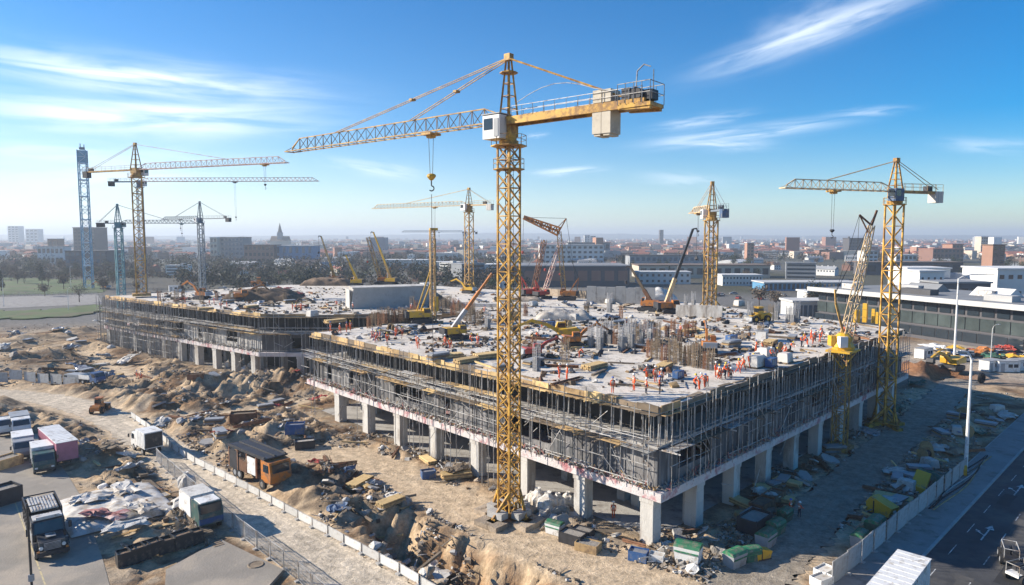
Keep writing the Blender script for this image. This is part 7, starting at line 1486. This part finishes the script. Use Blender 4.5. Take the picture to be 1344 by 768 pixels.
hs = nn(nt, 'ShaderNodeHueSaturation'); hs.inputs['Saturation'].default_value = 1.6; hs.inputs['Hue'].default_value = .503; hs.inputs['Value'].default_value = 1.0; L.new(sky.outputs[0], hs.inputs['Color'])
tc = nn(nt, 'ShaderNodeTexCoord'); sx = nn(nt, 'ShaderNodeSeparateXYZ'); L.new(tc.outputs['Generated'], sx.inputs[0])
def mth(op, a, b=None, c=None):
    n = nn(nt, 'ShaderNodeMath', operation=op)
    for i, v in enumerate((a, b, c)):
        if v is None: continue
        if isinstance(v, (int, float)): n.inputs[i].default_value = v
        else: L.new(v, n.inputs[i])
    return n.outputs[0]
az = mth('ARCTAN2', sx.outputs[0], sx.outputs[1]); el = mth('ARCSINE', sx.outputs[2])
def sdir(px, py): d = ray(px, py).normalized(); return math.atan2(d.x, d.y), math.asin(d.z)
def cirrus(p0, p1, width, amt, seed, freq=2.2, soft=.32):
    (a0, e0), (a1, e1) = sdir(*p0), sdir(*p1); ln = math.hypot(a1 - a0, e1 - e0); t = math.atan2(e1 - e0, a1 - a0); ca, sa = math.cos(t), math.sin(t); mx_, my_ = (a0 + a1) / 2, (e0 + e1) / 2
    da, de = mth('SUBTRACT', az, mx_), mth('SUBTRACT', el, my_); u = mth('ADD', mth('MULTIPLY', da, ca), mth('MULTIPLY', de, sa)); v = mth('SUBTRACT', mth('MULTIPLY', de, ca), mth('MULTIPLY', da, sa))
    cx = nn(nt, 'ShaderNodeCombineXYZ'); L.new(mth('MULTIPLY', u, freq / ln), cx.inputs[0]); L.new(mth('MULTIPLY', v, 1.15 / width), cx.inputs[1]); cx.inputs[2].default_value = seed
    n1 = nn(nt, 'ShaderNodeTexNoise'); n1.inputs['Scale'].default_value = 1.0; n1.inputs['Detail'].default_value = 9; n1.inputs['Roughness'].default_value = .52; n1.inputs['Distortion'].default_value = .45; L.new(cx.outputs[0], n1.inputs['Vector'])
    uu = mth('MULTIPLY', u, 2 / ln); vv = mth('DIVIDE', v, width); r2 = mth('ADD', mth('POWER', mth('ABSOLUTE', uu), 2.5), mth('MULTIPLY', vv, vv)); g = mth('EXPONENT', mth('MULTIPLY', r2, -1.4))
    mr = nn(nt, 'ShaderNodeMapRange'); mr.interpolation_type = 'SMOOTHSTEP'; mr.inputs[1].default_value = soft; mr.inputs[2].default_value = soft + .34; L.new(n1.outputs['Fac'], mr.inputs[0])
    return mth('MULTIPLY', mth('MULTIPLY', mth('ADD', mth('MULTIPLY', mr.outputs[0], .8), .12), g), amt)
CL = [((-60, 70), (420, 125), .024, 1.0, 1), ((-80, 142), (410, 158), .026, 1.0, 2), ((-60, 125), (300, 150), .012, .35, 12), ((930, 92), (1215, -14), .018, .75, 3), ((990, 60), (1130, 5), .03, .3, 13), ((850, 190), (1110, 158), .010, .6, 4), ((860, 168), (980, 150), .008, .45, 5), ((700, 228), (790, 222), .006, .6, 6), ((430, 212), (560, 232), .012, .45, 7), ((-80, 232), (330, 215), .03, .5, 8), ((880, 186), (1010, 190), .010, .5, 9), ((1090, 150), (1190, 143), .006, .35, 10), ((1230, 188), (1380, 196), .01, .3, 11), ((690, 180), (720, 176), .004, .3, 14), ((840, 232), (960, 240), .01, .3, 15), ((-100, 190), (200, 205), .012, .35, 16)]
tot = None
for p0, p1, wd, am, sd_ in CL:
    q = cirrus(p0, p1, wd, am, sd_ * 7.1); tot = q if tot is None else mth('ADD', mth('MULTIPLY', tot, mth('SUBTRACT', 1, q)), q)
# thin veil of high haze towards the sun and the horizon
veil = mth('MULTIPLY', mth('EXPONENT', mth('MULTIPLY', mth('ABSOLUTE', el), -7.5)), mth('MULTIPLY_ADD', sx.outputs[0], -.5, .34)); veil = mth('MAXIMUM', veil, 0); veil = mth('MINIMUM', veil, .8)
tot = mth('ADD', mth('MULTIPLY', tot, mth('SUBTRACT', 1, veil)), veil); tot = mth('MINIMUM', tot, 1)
mx = nn(nt, 'ShaderNodeMix', data_type='RGBA'); L.new(tot, mx.inputs[0]); L.new(hs.outputs[0], mx.inputs[6]); mx.inputs[7].default_value = (8.6, 9.2, 9.9, 1); L.new(mx.outputs[2], bg.inputs[0])
# ------------------------------------------------------------------ output
for p_ in Proto.ALL: p_.drop()
finish_labels()
SC.view_settings.view_transform = 'Standard'; SC.view_settings.look = 'None'; SC.view_settings.exposure = EXPO; SC.view_settings.gamma = 1
SC.render.engine = 'CYCLES'; SC.cycles.use_denoising = True; SC.cycles.max_bounces = 4; SC.cycles.diffuse_bounces = 2; SC.cycles.glossy_bounces = 2; SC.cycles.transmission_bounces = 2; SC.cycles.volume_bounces = 0; SC.cycles.caustics_reflective = False; SC.cycles.caustics_refractive = False
SC.cycles.use_adaptive_sampling = True
